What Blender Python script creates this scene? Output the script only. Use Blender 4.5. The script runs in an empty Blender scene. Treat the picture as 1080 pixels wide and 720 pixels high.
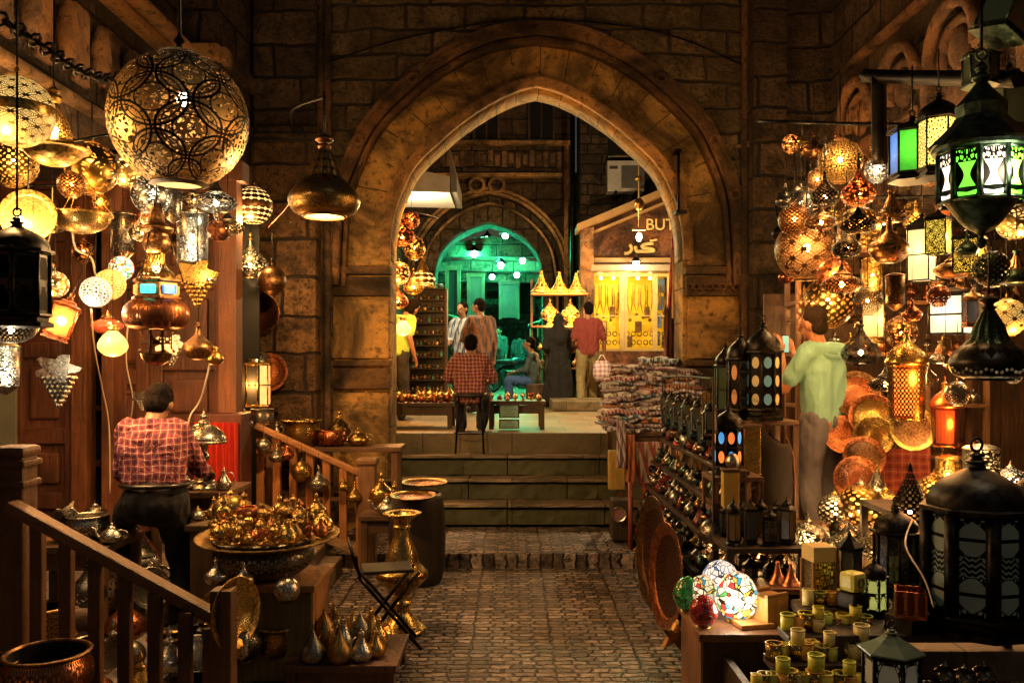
import bpy, bmesh, math, random
from mathutils import Vector, Matrix, noise
R = math.radians; PI = math.pi
rnd = random.Random(7)
C = bpy.context.scene.collection
# camera model: eye 1.6 m above the lane, looking along +Y
FOC, CX, CY, EYE = 900.0, 540.0, 385.0, 1.6
def P(px, py, D): return Vector(((px-CX)*D/FOC, D, EYE-(py-CY)*D/FOC))
def PX(px, D): return (px-CX)*D/FOC
def PZ(py, D): return EYE-(py-CY)*D/FOC

# ------------------------------------------------------------------ materials
class NT:
    def __init__(s, name):
        s.mat = bpy.data.materials.new(name); s.mat.use_nodes = True
        s.t = s.mat.node_tree; s.n = s.t.nodes; s.l = s.t.links
        s.bsdf = s.n['Principled BSDF']; s.out = s.n['Material Output']
    def new(s, kind, **kw):
        nd = s.n.new(kind)
        for k, v in kw.items(): setattr(nd, k, v)
        return nd
    def put(s, sock, v):
        if isinstance(v, bpy.types.NodeSocket): s.l.new(v, sock)
        elif v is not None: sock.default_value = v
    def m(s, op, a, b=None, c=None, clamp=False):
        nd = s.new('ShaderNodeMath', operation=op, use_clamp=clamp)
        s.put(nd.inputs[0], a); s.put(nd.inputs[1], b)
        if c is not None: s.put(nd.inputs[2], c)
        return nd.outputs[0]
    def vm(s, op, a, b=None):
        nd = s.new('ShaderNodeVectorMath', operation=op)
        s.put(nd.inputs[0], a)
        if b is not None: s.put(nd.inputs[1], b)
        return nd.outputs['Value'] if op in ('LENGTH', 'DISTANCE', 'DOT_PRODUCT') else nd.outputs[0]
    def xyz(s, x, y, z=0.0):
        nd = s.new('ShaderNodeCombineXYZ')
        s.put(nd.inputs[0], x); s.put(nd.inputs[1], y); s.put(nd.inputs[2], z); return nd.outputs[0]
    def sep(s, v):
        nd = s.new('ShaderNodeSeparateXYZ'); s.put(nd.inputs[0], v); return nd.outputs
    def uv(s): return s.new('ShaderNodeTexCoord').outputs['UV']
    def obj(s): return s.new('ShaderNodeTexCoord').outputs['Object']
    def pos(s): return s.new('ShaderNodeNewGeometry').outputs['Position']
    def noise(s, vec, scale, detail=4, rough=.55, dist=0):
        nd = s.new('ShaderNodeTexNoise'); s.put(nd.inputs['Vector'], vec)
        nd.inputs['Scale'].default_value = scale; nd.inputs['Detail'].default_value = detail
        nd.inputs['Roughness'].default_value = rough; nd.inputs['Distortion'].default_value = dist
        return nd.outputs['Fac']
    def ramp(s, fac, stops, interp='LINEAR'):
        nd = s.new('ShaderNodeValToRGB'); nd.color_ramp.interpolation = interp
        el = nd.color_ramp.elements
        while len(el) < len(stops): el.new(.5)
        for e, (p, c) in zip(el, stops):
            e.position = p; e.color = (*c, 1) if len(c) == 3 else c
        s.put(nd.inputs[0], fac); return nd.outputs[0]
    def mix(s, fac, a, b, mode='MIX'):
        nd = s.new('ShaderNodeMix', data_type='RGBA', blend_type=mode)
        s.put(nd.inputs[0], fac)
        for i, v in ((6, a), (7, b)):
            if isinstance(v, tuple) and len(v) == 3: v = (*v, 1)
            s.put(nd.inputs[i], v)
        return nd.outputs[2]
    def bump(s, h, strength=.5, dist=.02, prev=None):
        nd = s.new('ShaderNodeBump'); s.put(nd.inputs['Height'], h)
        nd.inputs['Strength'].default_value = strength; nd.inputs['Distance'].default_value = dist
        if prev is not None: s.l.new(prev, nd.inputs['Normal'])
        return nd.outputs[0]
    def set(s, **kw):
        for k, v in kw.items():
            k = {'color': 'Base Color', 'rough': 'Roughness', 'metal': 'Metallic', 'normal': 'Normal',
                 'ecol': 'Emission Color', 'estr': 'Emission Strength', 'alpha': 'Alpha',
                 'trans': 'Transmission Weight', 'coat': 'Coat Weight', 'spec': 'Specular IOR Level', 'sheen': 'Sheen Weight'}[k]
            if isinstance(v, tuple) and len(v) == 3: v = (*v, 1)
            s.put(s.bsdf.inputs[k], v)

METALS = {'brass': ((.78, .50, .15), .24), 'gold': ((.95, .66, .22), .2), 'olddbrass': ((.42, .27, .09), .34),
          'bronze': ((.30, .16, .07), .32), 'copper': ((.72, .26, .11), .26), 'silver': ((.72, .70, .62), .22),
          'iron': ((.035, .032, .03), .38), 'tin': ((.08, .13, .10), .38), 'rust': ((.20, .09, .045), .45),
          'pewter': ((.33, .32, .27), .3)}

def pattern(T, kind, nu, nv):
    """a mask in UV space: 1 inside a cut-out, 0 on metal"""
    uv = T.sep(T.uv()); u = T.m('MULTIPLY', uv[0], nu); v = T.m('MULTIPLY', uv[1], nv)
    def cell(u, v):
        fu = T.m('SUBTRACT', T.m('FRACT', u), .5); fv = T.m('SUBTRACT', T.m('FRACT', v), .5)
        return fu, fv
    if kind in ('geo', 'arab') and nu > 4: u = T.m('MULTIPLY', u, 1.15); v = T.m('MULTIPLY', v, 1.15)
    def length(a, b): return T.m('SQRT', T.m('ADD', T.m('MULTIPLY', a, a), T.m('MULTIPLY', b, b)))
    if kind == 'dots':
        a = length(*cell(u, v)); b = length(*cell(T.m('ADD', u, .5), T.m('ADD', v, .5)))
        return T.m('LESS_THAN', T.m('MINIMUM', a, T.m('ADD', b, .08)), .27)
    if kind == 'fil':
        vo = T.new('ShaderNodeTexVoronoi', feature='DISTANCE_TO_EDGE')
        T.put(vo.inputs['Vector'], T.xyz(T.m('MULTIPLY', uv[0], nu*2.5), T.m('MULTIPLY', uv[1], nv*2.5)))
        vo.inputs['Scale'].default_value = 1
        a = length(*cell(u, v)); ring = T.m('LESS_THAN', T.m('ABSOLUTE', T.m('SUBTRACT', a, .40)), .045)
        return T.m('MULTIPLY', T.m('GREATER_THAN', vo.outputs[0], .15), T.m('SUBTRACT', 1.0, ring))
    if kind == 'arab':
        a = length(*cell(u, v)); b = length(*cell(T.m('ADD', u, .5), T.m('ADD', v, .5)))
        def rg(x, r, w): return T.m('LESS_THAN', T.m('ABSOLUTE', T.m('SUBTRACT', x, r)), w)
        line = T.m('MAXIMUM', rg(a, .46, .022), rg(b, .46, .022))
        inner = T.m('MAXIMUM', rg(a, .17, .016), rg(b, .17, .016))
        line = T.m('MAXIMUM', line, inner)
        wv = T.m('SINE', T.m('ADD', T.m('MULTIPLY', T.m('ABSOLUTE', T.m('SUBTRACT', a, b)), 42.0),
                             T.m('MULTIPLY', T.m('SINE', T.m('MULTIPLY', T.m('ADD', a, b), 36.0)), 1.8)))
        return T.m('MULTIPLY', T.m('GREATER_THAN', wv, .05), T.m('SUBTRACT', 1.0, line))
    if kind == 'circ':      # big interlaced circle bands over fine scrollwork
        a = length(*cell(u, v)); b = length(*cell(T.m('ADD', u, .5), T.m('ADD', v, .5)))
        def rg(x, r, w): return T.m('LESS_THAN', T.m('ABSOLUTE', T.m('SUBTRACT', x, r)), w)
        line = T.m('MAXIMUM', rg(a, .47, .02), rg(b, .47, .02)); line = T.m('MAXIMUM', line, T.m('MAXIMUM', rg(a, .24, .012), rg(b, .24, .012))); line = T.m('MAXIMUM', line, T.m('MAXIMUM', rg(a, .40, .010), rg(b, .40, .010)))
        vo = T.new('ShaderNodeTexVoronoi', feature='DISTANCE_TO_EDGE')
        T.put(vo.inputs['Vector'], T.xyz(T.m('MULTIPLY', u, 9.5), T.m('MULTIPLY', v, 9.5))); vo.inputs['Scale'].default_value = 1
        h = T.m('GREATER_THAN', vo.outputs[0], .14)
        T.ring = line
        return T.m('MULTIPLY', h, T.m('SUBTRACT', 1.0, line))
    if kind == 'geo':
        su = T.m('MULTIPLY', u, 2*PI); sv = T.m('MULTIPLY', v, 2*PI)
        h = T.m('ADD', T.m('MULTIPLY', T.m('SINE', su), T.m('SINE', sv)),
                T.m('MULTIPLY', T.m('SINE', T.m('MULTIPLY', T.m('ADD', su, sv), 2.0)), T.m('SINE', T.m('MULTIPLY', T.m('SUBTRACT', su, sv), 2.0))))
        return T.m('GREATER_THAN', T.m('ABSOLUTE', h), .42)
    if kind == 'bands':
        f1 = T.m('FRACT', v)
        dia = T.m('LESS_THAN', T.m('ADD', T.m('ABSOLUTE', T.m('SUBTRACT', T.m('FRACT', u), .5)), T.m('ABSOLUTE', T.m('SUBTRACT', f1, .5))), .36)
        b = length(*cell(T.m('ADD', u, .5), v))
        return T.m('MAXIMUM', dia, T.m('LESS_THAN', b, .12))
    if kind == 'ogee':      # tall vase silhouettes with lace above, one per u unit
        fu = T.m('ABSOLUTE', T.m('SUBTRACT', T.m('FRACT', u), .5)); vv = T.m('FRACT', v)
        w = T.m('ADD', .12, T.m('MULTIPLY', .24, T.m('ABSOLUTE', T.m('SINE', T.m('MULTIPLY', T.m('POWER', vv, .8), 2*PI)))))
        body = T.m('MULTIPLY', T.m('LESS_THAN', fu, w), T.m('MULTIPLY', T.m('LESS_THAN', vv, .93), T.m('GREATER_THAN', vv, .05)))
        bar = T.m('GREATER_THAN', T.m('ABSOLUTE', T.m('SUBTRACT', vv, .5)), .055)
        vo = T.new('ShaderNodeTexVoronoi', feature='DISTANCE_TO_EDGE')
        T.put(vo.inputs['Vector'], T.xyz(T.m('MULTIPLY', fu, 9.0), T.m('MULTIPLY', vv, 13.0)))
        vo.inputs['Scale'].default_value = 1
        lace = T.m('MULTIPLY', T.m('GREATER_THAN', vo.outputs[0], .16), T.m('LESS_THAN', fu, .42))
        lace = T.m('MULTIPLY', lace, T.m('LESS_THAN', T.m('ABSOLUTE', T.m('SUBTRACT', T.m('ABSOLUTE', T.m('SUBTRACT', vv, .5)), .24)), .25))
        return T.m('MAXIMUM', T.m('MULTIPLY', body, bar), T.m('MULTIPLY', lace, T.m('GREATER_THAN', fu, T.m('ADD', w, .03))))
    if kind == 'stud': return T.m('LESS_THAN', length(*cell(u, v)), .31)
    if kind == 'vase':      # one tall vase silhouette per u unit, lace above
        fu = T.m('ABSOLUTE', T.m('SUBTRACT', T.m('FRACT', u), .5)); vv = T.m('FRACT', v)
        w = T.m('ADD', .245, T.m('MULTIPLY', .125, T.m('SINE', T.m('ADD', T.m('MULTIPLY', vv, 9.5), .3))))
        body = T.m('MULTIPLY', T.m('LESS_THAN', fu, w), T.m('MULTIPLY', T.m('LESS_THAN', vv, .72), T.m('GREATER_THAN', vv, .06)))
        vo = T.new('ShaderNodeTexVoronoi', feature='DISTANCE_TO_EDGE')
        T.put(vo.inputs['Vector'], T.xyz(T.m('MULTIPLY', fu, 7.0), T.m('MULTIPLY', vv, 8.0))); vo.inputs['Scale'].default_value = 1
        lace = T.m('MULTIPLY', T.m('GREATER_THAN', vo.outputs[0], .17), T.m('MULTIPLY', T.m('GREATER_THAN', vv, .74), T.m('LESS_THAN', vv, .96)))
        return T.m('MAXIMUM', body, lace)
    if kind == 'spade':     # stacked spade shapes with scroll bars between
        fu = T.m('ABSOLUTE', T.m('SUBTRACT', T.m('FRACT', u), .5)); vv = T.m('FRACT', v)
        q = T.m('ABSOLUTE', T.m('SUBTRACT', vv, .5))          # mirrored about the middle
        w = T.m('MULTIPLY', .40, T.m('POWER', T.m('ABSOLUTE', T.m('SINE', T.m('MULTIPLY', T.m('SUBTRACT', q, .10), 9.2))), .6))
        body = T.m('MULTIPLY', T.m('LESS_THAN', fu, w), T.m('MULTIPLY', T.m('GREATER_THAN', q, .11), T.m('LESS_THAN', q, .45)))
        br = T.m('GREATER_THAN', T.m('ABSOLUTE', T.m('SUBTRACT', q, .27)), .018)
        su = T.m('SINE', T.m('ADD', T.m('MULTIPLY', vv, 110.0), T.m('MULTIPLY', T.m('SINE', T.m('MULTIPLY', fu, 22.0)), 2.0)))
        mid = T.m('MULTIPLY', T.m('GREATER_THAN', su, .35), T.m('MULTIPLY', T.m('LESS_THAN', q, .10), T.m('LESS_THAN', fu, .36)))
        vo = T.new('ShaderNodeTexVoronoi', feature='DISTANCE_TO_EDGE')
        T.put(vo.inputs['Vector'], T.xyz(T.m('MULTIPLY', fu, 9.0), T.m('MULTIPLY', vv, 20.0))); vo.inputs['Scale'].default_value = 1
        lace = T.m('MULTIPLY', T.m('GREATER_THAN', vo.outputs[0], .2), T.m('MULTIPLY', T.m('GREATER_THAN', fu, T.m('ADD', w, .04)), T.m('LESS_THAN', fu, .44)))
        return T.m('MAXIMUM', T.m('MULTIPLY', body, br), T.m('MAXIMUM', mid, lace))
    raise ValueError(kind)

MATS = {}
def M(key):
    if key in MATS: return MATS[key]
    a = key.split(':'); T = NT(key.replace(':', '_')); k = a[0]
    if k in METALS:
        col, ro = METALS[k]
        n = T.noise(T.obj(), 9, 5); n2 = T.noise(T.pos(), 60, 2)
        dark = tuple(c*.28 for c in col)
        T.set(color=T.mix(T.ramp(n, [(.38, (0, 0, 0)), (.66, (1, 1, 1))]), dark, col), metal=1.0,
              rough=T.m('ADD', ro-.06, T.m('MULTIPLY', n, .28)), normal=T.bump(n2, .22, .004))
    elif k == 'p':          # pierced sheet metal: real see-through holes
        col, ro = METALS[a[1]]; h = pattern(T, a[2], float(a[3]), float(a[4]))
        bf = T.new('ShaderNodeNewGeometry').outputs['Backfacing']      # silhouette contrast put into the colour: outside darkest, inside less dark
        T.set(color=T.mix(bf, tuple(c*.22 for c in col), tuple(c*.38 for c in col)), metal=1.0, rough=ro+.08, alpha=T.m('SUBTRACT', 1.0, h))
    elif k == 'G':          # fretted sheet crossed by dark bands
        col, ro = METALS[a[1]]; h = pattern(T, 'circ', float(a[2]), float(a[3]))
        bf = T.new('ShaderNodeNewGeometry').outputs['Backfacing']  # inner face darkened in colour to dim the lit back wall
        T.set(color=T.mix(T.m('MAXIMUM', T.ring, T.m('MULTIPLY', bf, .8)), (.72, .46, .18), (.012, .009, .006)), metal=.85, rough=ro+.2, alpha=T.m('SUBTRACT', 1.0, h), normal=T.bump(T.m('ADD', h, T.ring), -.5, .006))
    elif k == 'e':          # engraved / chased metal
        col, ro = METALS[a[1]]; h = pattern(T, a[2], float(a[3]), float(a[4]))
        n = T.noise(T.obj(), 12, 4)
        T.set(color=T.mix(h, T.mix(n, tuple(c*.6 for c in col), col), tuple(c*.16 for c in col)), metal=1.0,
              rough=T.m('ADD', ro, T.m('MULTIPLY', h, .3)), normal=T.bump(h, -.6, .006))
    elif k == 'w':          # pierced metal lined with lit frosted glass w:metal:pattern:nu:nv:r,g,b:strength
        col, ro = METALS[a[1]]; h = pattern(T, a[2], float(a[3]), float(a[4]))
        g = tuple(float(x) for x in a[5].split(','))
        n = T.noise(T.obj(), 3, 3)
        T.set(color=T.mix(h, tuple(c*.25 for c in col), g), metal=T.m('SUBTRACT', 1.0, h), rough=ro+.1, ecol=g,
              estr=T.m('MULTIPLY', h, T.m('MULTIPLY', float(a[6])*.55, T.m('ADD', .35, T.m('MULTIPLY', n, 1.2)))), normal=T.bump(h, -.5, .004))
        T.mat.cycles.emission_sampling = 'NONE'
    elif k == 'g':          # lit frosted glass g:r,g,b:strength
        g = tuple(float(x) for x in a[1].split(','))
        n = T.noise(T.obj(), 4, 3)
        T.set(color=g, rough=.3, ecol=g, estr=T.m('MULTIPLY', float(a[2])*.55, T.m('ADD', .4, T.m('MULTIPLY', n, 1.1))))
        T.mat.cycles.emission_sampling = 'NONE'
    elif k == 't':          # translucent glass lit by the lamp inside it t:r,g,b:strength
        g = tuple(float(x) for x in a[1].split(','))
        tr = T.new('ShaderNodeBsdfTranslucent'); T.put(tr.inputs[0], T.mix(T.noise(T.obj(), 7, 5), (*tuple(c*.55 for c in g), 1), (*g, 1)))
        n = T.noise(T.obj(), 9, 3); T.set(color=tuple(c*.5 for c in g), rough=.12, ecol=g, estr=float(a[2]), normal=T.bump(n, .35, .01))
        mx = T.new('ShaderNodeMixShader'); mx.inputs[0].default_value = .6; T.l.new(T.bsdf.outputs[0], mx.inputs[1]); T.l.new(tr.outputs[0], mx.inputs[2]); T.l.new(mx.outputs[0], T.out.inputs[0])
        T.mat.cycles.emission_sampling = 'NONE'
    elif k == 'glass':      # unlit coloured glass
        g = tuple(float(x) for x in a[1].split(','))
        T.set(color=g, rough=.12, coat=.6)
        T.set(normal=T.bump(T.noise(T.obj(), 14, 2), .2, .01))
    elif k == 'bulb':
        g = tuple(float(x) for x in a[1].split(','))
        T.set(color=(1, .9, .7), ecol=g, estr=float(a[2])); T.mat.cycles.emission_sampling = 'NONE'
    elif k == 'mosaic':     # chips of coloured glass, mosaic:strength
        vo = T.new('ShaderNodeTexVoronoi', feature='F1'); ve = T.new('ShaderNodeTexVoronoi', feature='DISTANCE_TO_EDGE')
        vec = T.vm('MULTIPLY', T.uv(), (18, 11, 1))
        for q in (vo, ve): T.put(q.inputs['Vector'], vec); q.inputs['Scale'].default_value = 1
        r = T.sep(vo.outputs['Color'])[0]
        if a[2] == 'multi':
            col = T.ramp(r, [(0, (.9, .85, .6)), (.25, (.95, .55, .08)), (.4, (.05, .35, .5)), (.52, (1, .95, .8)), (.68, (.6, .05, .04)), (.8, (.1, .4, .1)), (.9, (1, .9, .5))], 'CONSTANT')
        elif a[2] == 'red': col = T.ramp(r, [(0, (.35, .01, .01)), (.6, (.55, .02, .02)), (.85, (.2, .0, .01))], 'CONSTANT')
        elif a[2] == 'green': col = T.ramp(r, [(0, (.01, .16, .03)), (.6, (.02, .3, .06)), (.9, (.2, .3, .1))], 'CONSTANT')
        else: col = T.ramp(r, [(0, (.75, .8, .85)), (.7, (.85, .85, .8)), (.88, (.1, .2, .6))], 'CONSTANT')
        e = T.m('GREATER_THAN', ve.outputs[0], .06)
        T.set(color=T.mix(e, (.03, .025, .02), col), rough=.15, coat=.5, ecol=col, estr=T.m('MULTIPLY', e, float(a[1])*.5), normal=T.bump(e, .4, .004))
        T.mat.cycles.emission_sampling = 'NONE'
    elif k == 'paint':      # paint:r,g,b:rough
        g = tuple(float(x) for x in a[1].split(','))
        n = T.noise(T.pos(), 7, 5)
        T.set(color=T.mix(n, tuple(c*.55 for c in g), tuple(min(1, c*1.3) for c in g)), rough=float(a[2]), normal=T.bump(T.noise(T.pos(), 70, 2), .15, .004))
    elif k == 'cloth':      # woven cloth with stripes cloth:r,g,b:r,g,b:scale
        g = tuple(float(x) for x in a[1].split(',')); h = tuple(float(x) for x in a[2].split(','))
        o = T.sep(T.obj()); sc = float(a[3])
        w = T.m('FRACT', T.m('MULTIPLY', T.m('ADD', o[0], T.m('MULTIPLY', o[2], .3)), sc))
        st = T.m('GREATER_THAN', T.m('ADD', w, T.m('MULTIPLY', T.m('SINE', T.m('MULTIPLY', o[0], sc*17.0)), .2)), .55)
        n = T.noise(T.obj(), 25, 4)
        T.set(color=T.mix(T.m('MULTIPLY', n, .5), T.mix(st, g, h), (.02, .015, .015)), rough=.9, sheen=.3, normal=T.bump(T.noise(T.obj(), 18, 4), .5, .02))
    elif k == 'plaid':      # plaid:r,g,b:r,g,b:r,g,b:scale
        A, B_, D_ = (tuple(float(x) for x in q.split(',')) for q in a[1:4]); sc = float(a[4])
        o = T.sep(T.obj()); wob = T.m('MULTIPLY', T.noise(T.obj(), 6, 2), .05)
        sx = T.m('FRACT', T.m('MULTIPLY', T.m('ADD', T.m('ADD', o[0], T.m('MULTIPLY', o[1], .25)), wob), sc)); sz = T.m('FRACT', T.m('MULTIPLY', T.m('ADD', o[2], wob), sc))
        lx = T.m('LESS_THAN', sx, .13); lz = T.m('LESS_THAN', sz, .13)
        dx = T.m('LESS_THAN', T.m('ABSOLUTE', T.m('SUBTRACT', sx, .6)), .17); dz = T.m('LESS_THAN', T.m('ABSOLUTE', T.m('SUBTRACT', sz, .6)), .17)
        c = T.mix(T.m('MULTIPLY', T.m('ADD', dx, dz), .45), A, D_)
        c = T.mix(T.m('MULTIPLY', T.m('ADD', lx, lz), .42), c, B_)
        T.set(color=T.mix(T.noise(T.obj(), 8, 3), T.mix(.35, c, (.02, .01, .01)), c), rough=.9, normal=T.bump(T.noise(T.vm('MULTIPLY', T.obj(), (1, 1, .6)), 13, 4, .6, .8), .9, .05))
    elif k == 'plain':      # plain cloth with folds
        g = tuple(float(x) for x in a[1].split(','))
        n = T.noise(T.obj(), 9, 4)
        T.set(color=T.mix(T.noise(T.obj(), 4, 4), tuple(c*.75 for c in g), g), rough=.9, normal=T.bump(T.m('ADD', n, T.m('MULTIPLY', T.noise(T.vm('MULTIPLY', T.obj(), (1, 1, .45)), 13, 2, .5, .8), .8)), .45, .03))
    elif k == 'skin':
        g = tuple(float(x) for x in a[1].split(','))
        T.set(color=T.mix(T.noise(T.obj(), 14, 3), tuple(c*.8 for c in g), g), rough=.5)
        T.bsdf.inputs['Subsurface Weight'].default_value = .08
    elif k == 'hair':
        HC = tuple(float(x) for x in a[1].split(',')) if len(a) > 1 else (.006, .0045, .004)
        T.bsdf.inputs['Specular IOR Level'].default_value = .08
        T.set(color=HC, rough=.95, normal=T.bump(T.noise(T.vm('MULTIPLY', T.obj(), (1, 1, .3)), 160, 2), .7, .006))
    elif k == 'wood':       # wood:r,g,b
        g = tuple(float(x) for x in a[1].split(','))
        v = T.vm('MULTIPLY', T.obj(), (14, 14, 1.6)) if len(a) < 3 else T.vm('MULTIPLY', T.obj(), (1.6, 14, 14))
        n = T.noise(v, 2.2, 6, .6, .6); d = T.noise(T.obj(), 1.7, 4)
        T.set(color=T.mix(T.m('MULTIPLY', n, 1.1), tuple(c*.16 for c in g), T.mix(T.ramp(d, [(.35, (0, 0, 0)), (.62, (1, 1, 1))]), tuple(c*.45 for c in g), tuple(c*1.6 for c in g))),
              rough=T.m('ADD', .32, T.m('MULTIPLY', n, .4)), normal=T.bump(T.m('ADD', n, T.m('MULTIPLY', T.noise(T.obj(), 40, 3), .4)), .7, .012))
    elif k in ('ashlar', 'plaster', 'plasterv', 'cobble', 'slab'):
        return stone(key, T)
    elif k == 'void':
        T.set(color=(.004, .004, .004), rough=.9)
    else: raise ValueError(key)
    MATS[key] = T.mat
    return T.mat

def stone(key, T):
    a = key.split(':'); k = a[0]
    p = T.sep(T.pos()); wob = T.noise(T.pos(), 2.3, 3)
    if k == 'ashlar':       # ashlar:r,g,b:blockw:blockh
        g = tuple(float(x) for x in a[1].split(',')); bw, bh = float(a[2]), float(a[3])
        x = T.m('ADD', T.m('ADD', p[0], T.m('MULTIPLY', p[1], 1.0)), T.m('MULTIPLY', T.m('SUBTRACT', wob, .5), .10))
        z = T.m('ADD', p[2], T.m('MULTIPLY', T.m('SUBTRACT', T.noise(T.pos(), 1.7, 2), .5), .12))
        br = T.new('ShaderNodeTexBrick', offset=.43, squash=1.3, squash_frequency=3)
        T.put(br.inputs['Vector'], T.xyz(x, z))
        br.inputs['Color1'].default_value = (*tuple(c*.55 for c in g), 1); br.inputs['Color2'].default_value = (*tuple(c*1.35 for c in g), 1)
        br.inputs['Mortar'].default_value = (*tuple(c*.08 for c in g), 1)
        br.inputs['Scale'].default_value = 1; br.inputs['Mortar Size'].default_value = .02
        br.inputs['Mortar Smooth'].default_value = .6; br.inputs['Brick Width'].default_value = bw; br.inputs['Row Height'].default_value = bh
        n = T.noise(T.pos(), 5, 8, .68); n2 = T.noise(T.pos(), 1.1, 5, .6); n3 = T.noise(T.pos(), 28, 6, .7)
        c = T.mix(T.ramp(n, [(.36, (0, 0, 0)), (.56, (1, 1, 1))]), tuple(q*.16 for q in g), br.outputs['Color'])
        c = T.mix(T.ramp(n3, [(.36, (.85, .85, .85)), (.5, (0, 0, 0))]), c, tuple(q*.12 for q in g))
        c = T.mix(T.ramp(n2, [(.44, (0, 0, 0)), (.62, (.7, .7, .7))]), c, tuple(q*.35 for q in g))
        h = T.m('SUBTRACT', T.m('ADD', T.m('MULTIPLY', n, 1.5), T.m('MULTIPLY', n3, .7)), T.m('MULTIPLY', br.outputs['Fac'], 1.2))
        T.set(color=c, rough=.85, normal=T.bump(h, 1.0, .16))
    elif k in ('plaster', 'plasterv'):    # plaster:r,g,b   worn render over stone
        g = tuple(float(x) for x in a[1].split(','))
        n = T.noise(T.pos(), 1.1, 10, .66, .8); n2 = T.noise(T.pos(), 14, 8, .7); n3 = T.noise(T.pos(), 3.1, 6, .6)
        c = T.ramp(n, [(.38, tuple(q*.14 for q in g)), (.46, tuple(q*.5 for q in g)), (.51, tuple(q*.95 for q in g)), (.54, (g[0]*1.25, g[1]*1.2, g[2]*1.1)), (.62, (g[0]*1.8, g[1]*1.65, g[2]*1.3))])
        c = T.mix(T.ramp(n2, [(.34, (0, 0, 0)), (.47, (1, 1, 1))]), tuple(q*.25 for q in g), c)
        hh = T.m('ADD', T.m('MULTIPLY', n2, 1.0), n3)
        if k == 'plasterv':     # wedge joints of the arch stones and level courses below the springing
            w2 = T.m('MULTIPLY', T.m('SUBTRACT', T.noise(T.pos(), 2.5, 3), .5), .9)
            an = T.m('ARCTAN2', T.m('SUBTRACT', p[2], 2.95), T.m('SUBTRACT', p[0], .24))
            up = T.m('GREATER_THAN', p[2], 2.95)
            j1 = T.m('LESS_THAN', T.m('FRACT', T.m('ADD', T.m('MULTIPLY', an, 5.8), T.m('MULTIPLY', w2, .16))), .045)
            j2 = T.m('LESS_THAN', T.m('FRACT', T.m('ADD', T.m('MULTIPLY', p[2], 3.0), T.m('MULTIPLY', w2, .10))), .05)
            jj = T.m('ADD', T.m('MULTIPLY', up, j1), T.m('MULTIPLY', T.m('SUBTRACT', 1.0, up), j2))
            jj = T.m('MULTIPLY', jj, T.m('GREATER_THAN', T.noise(T.pos(), 3.7, 3), .42))
            c = T.mix(T.m('MULTIPLY', jj, .8), c, tuple(q*.10 for q in g)); hh = T.m('SUBTRACT', hh, T.m('MULTIPLY', jj, .8))
        T.set(color=c, rough=.8, normal=T.bump(hh, 1.0, .06))
    elif k == 'cobble':
        wx = T.m('MULTIPLY', T.m('SUBTRACT', T.noise(T.pos(), 9, 4), .5), .08)
        br = T.new('ShaderNodeTexBrick', offset=.5, squash=.8, squash_frequency=2)
        T.put(br.inputs['Vector'], T.xyz(T.m('ADD', p[0], wx), T.m('ADD', p[1], T.m('MULTIPLY', wx, .9))))
        br.inputs['Color1'].default_value = (.12, .09, .075, 1); br.inputs['Color2'].default_value = (.60, .47, .40, 1)
        br.inputs['Mortar'].default_value = (.02, .014, .01, 1); br.inputs['Scale'].default_value = 1
        br.inputs['Mortar Size'].default_value = .012; br.inputs['Mortar Smooth'].default_value = .8
        br.inputs['Brick Width'].default_value = .115; br.inputs['Row Height'].default_value = .06
        n = T.noise(T.pos(), 22, 6, .7); n2 = T.noise(T.pos(), 1.6, 5)
        c = T.mix(T.ramp(n2, [(.42, (0, 0, 0)), (.62, (.55, .55, .55))]), br.outputs['Color'], (.06, .045, .03))
        c = T.mix(T.ramp(n, [(.38, (0, 0, 0)), (.56, (1, 1, 1))]), T.mix(.75, c, (.015, .011, .008)), c)
        h = T.m('SUBTRACT', T.m('MULTIPLY', n, .9), br.outputs['Fac'])
        T.set(color=c, rough=T.m('ADD', .30, T.m('MULTIPLY', n, .4)), normal=T.bump(h, 1.0, .05))
    elif k == 'slab':       # slab:r,g,b:size  worn paving / stair stone
        g = tuple(float(x) for x in a[1].split(',')); s_ = float(a[2])
        br = T.new('ShaderNodeTexBrick', offset=.37)
        T.put(br.inputs['Vector'], T.xyz(p[0], p[1]))
        br.inputs['Color1'].default_value = (*tuple(c*.7 for c in g), 1); br.inputs['Color2'].default_value = (*tuple(c*1.2 for c in g), 1)
        br.inputs['Mortar'].default_value = (*tuple(c*.2 for c in g), 1); br.inputs['Scale'].default_value = 1
        br.inputs['Mortar Size'].default_value = .008; br.inputs['Brick Width'].default_value = s_; br.inputs['Row Height'].default_value = s_*.62
        n = T.noise(T.pos(), 6, 8, .7); n2 = T.noise(T.pos(), 1.5, 5)
        c = T.mix(T.ramp(n, [(.34, (0, 0, 0)), (.6, (1, 1, 1))]), tuple(q*.35 for q in g), br.outputs['Color'])
        c = T.mix(T.ramp(n2, [(.4, (0, 0, 0)), (.65, (.6, .6, .6))]), c, (.03, .034, .016))
        T.set(color=c, rough=T.m('ADD', .4, T.m('MULTIPLY', n, .4)), normal=T.bump(T.m('SUBTRACT', n, T.m('MULTIPLY', br.outputs['Fac'], .5)), .7, .02))
    MATS[key] = T.mat
    return T.mat

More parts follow.
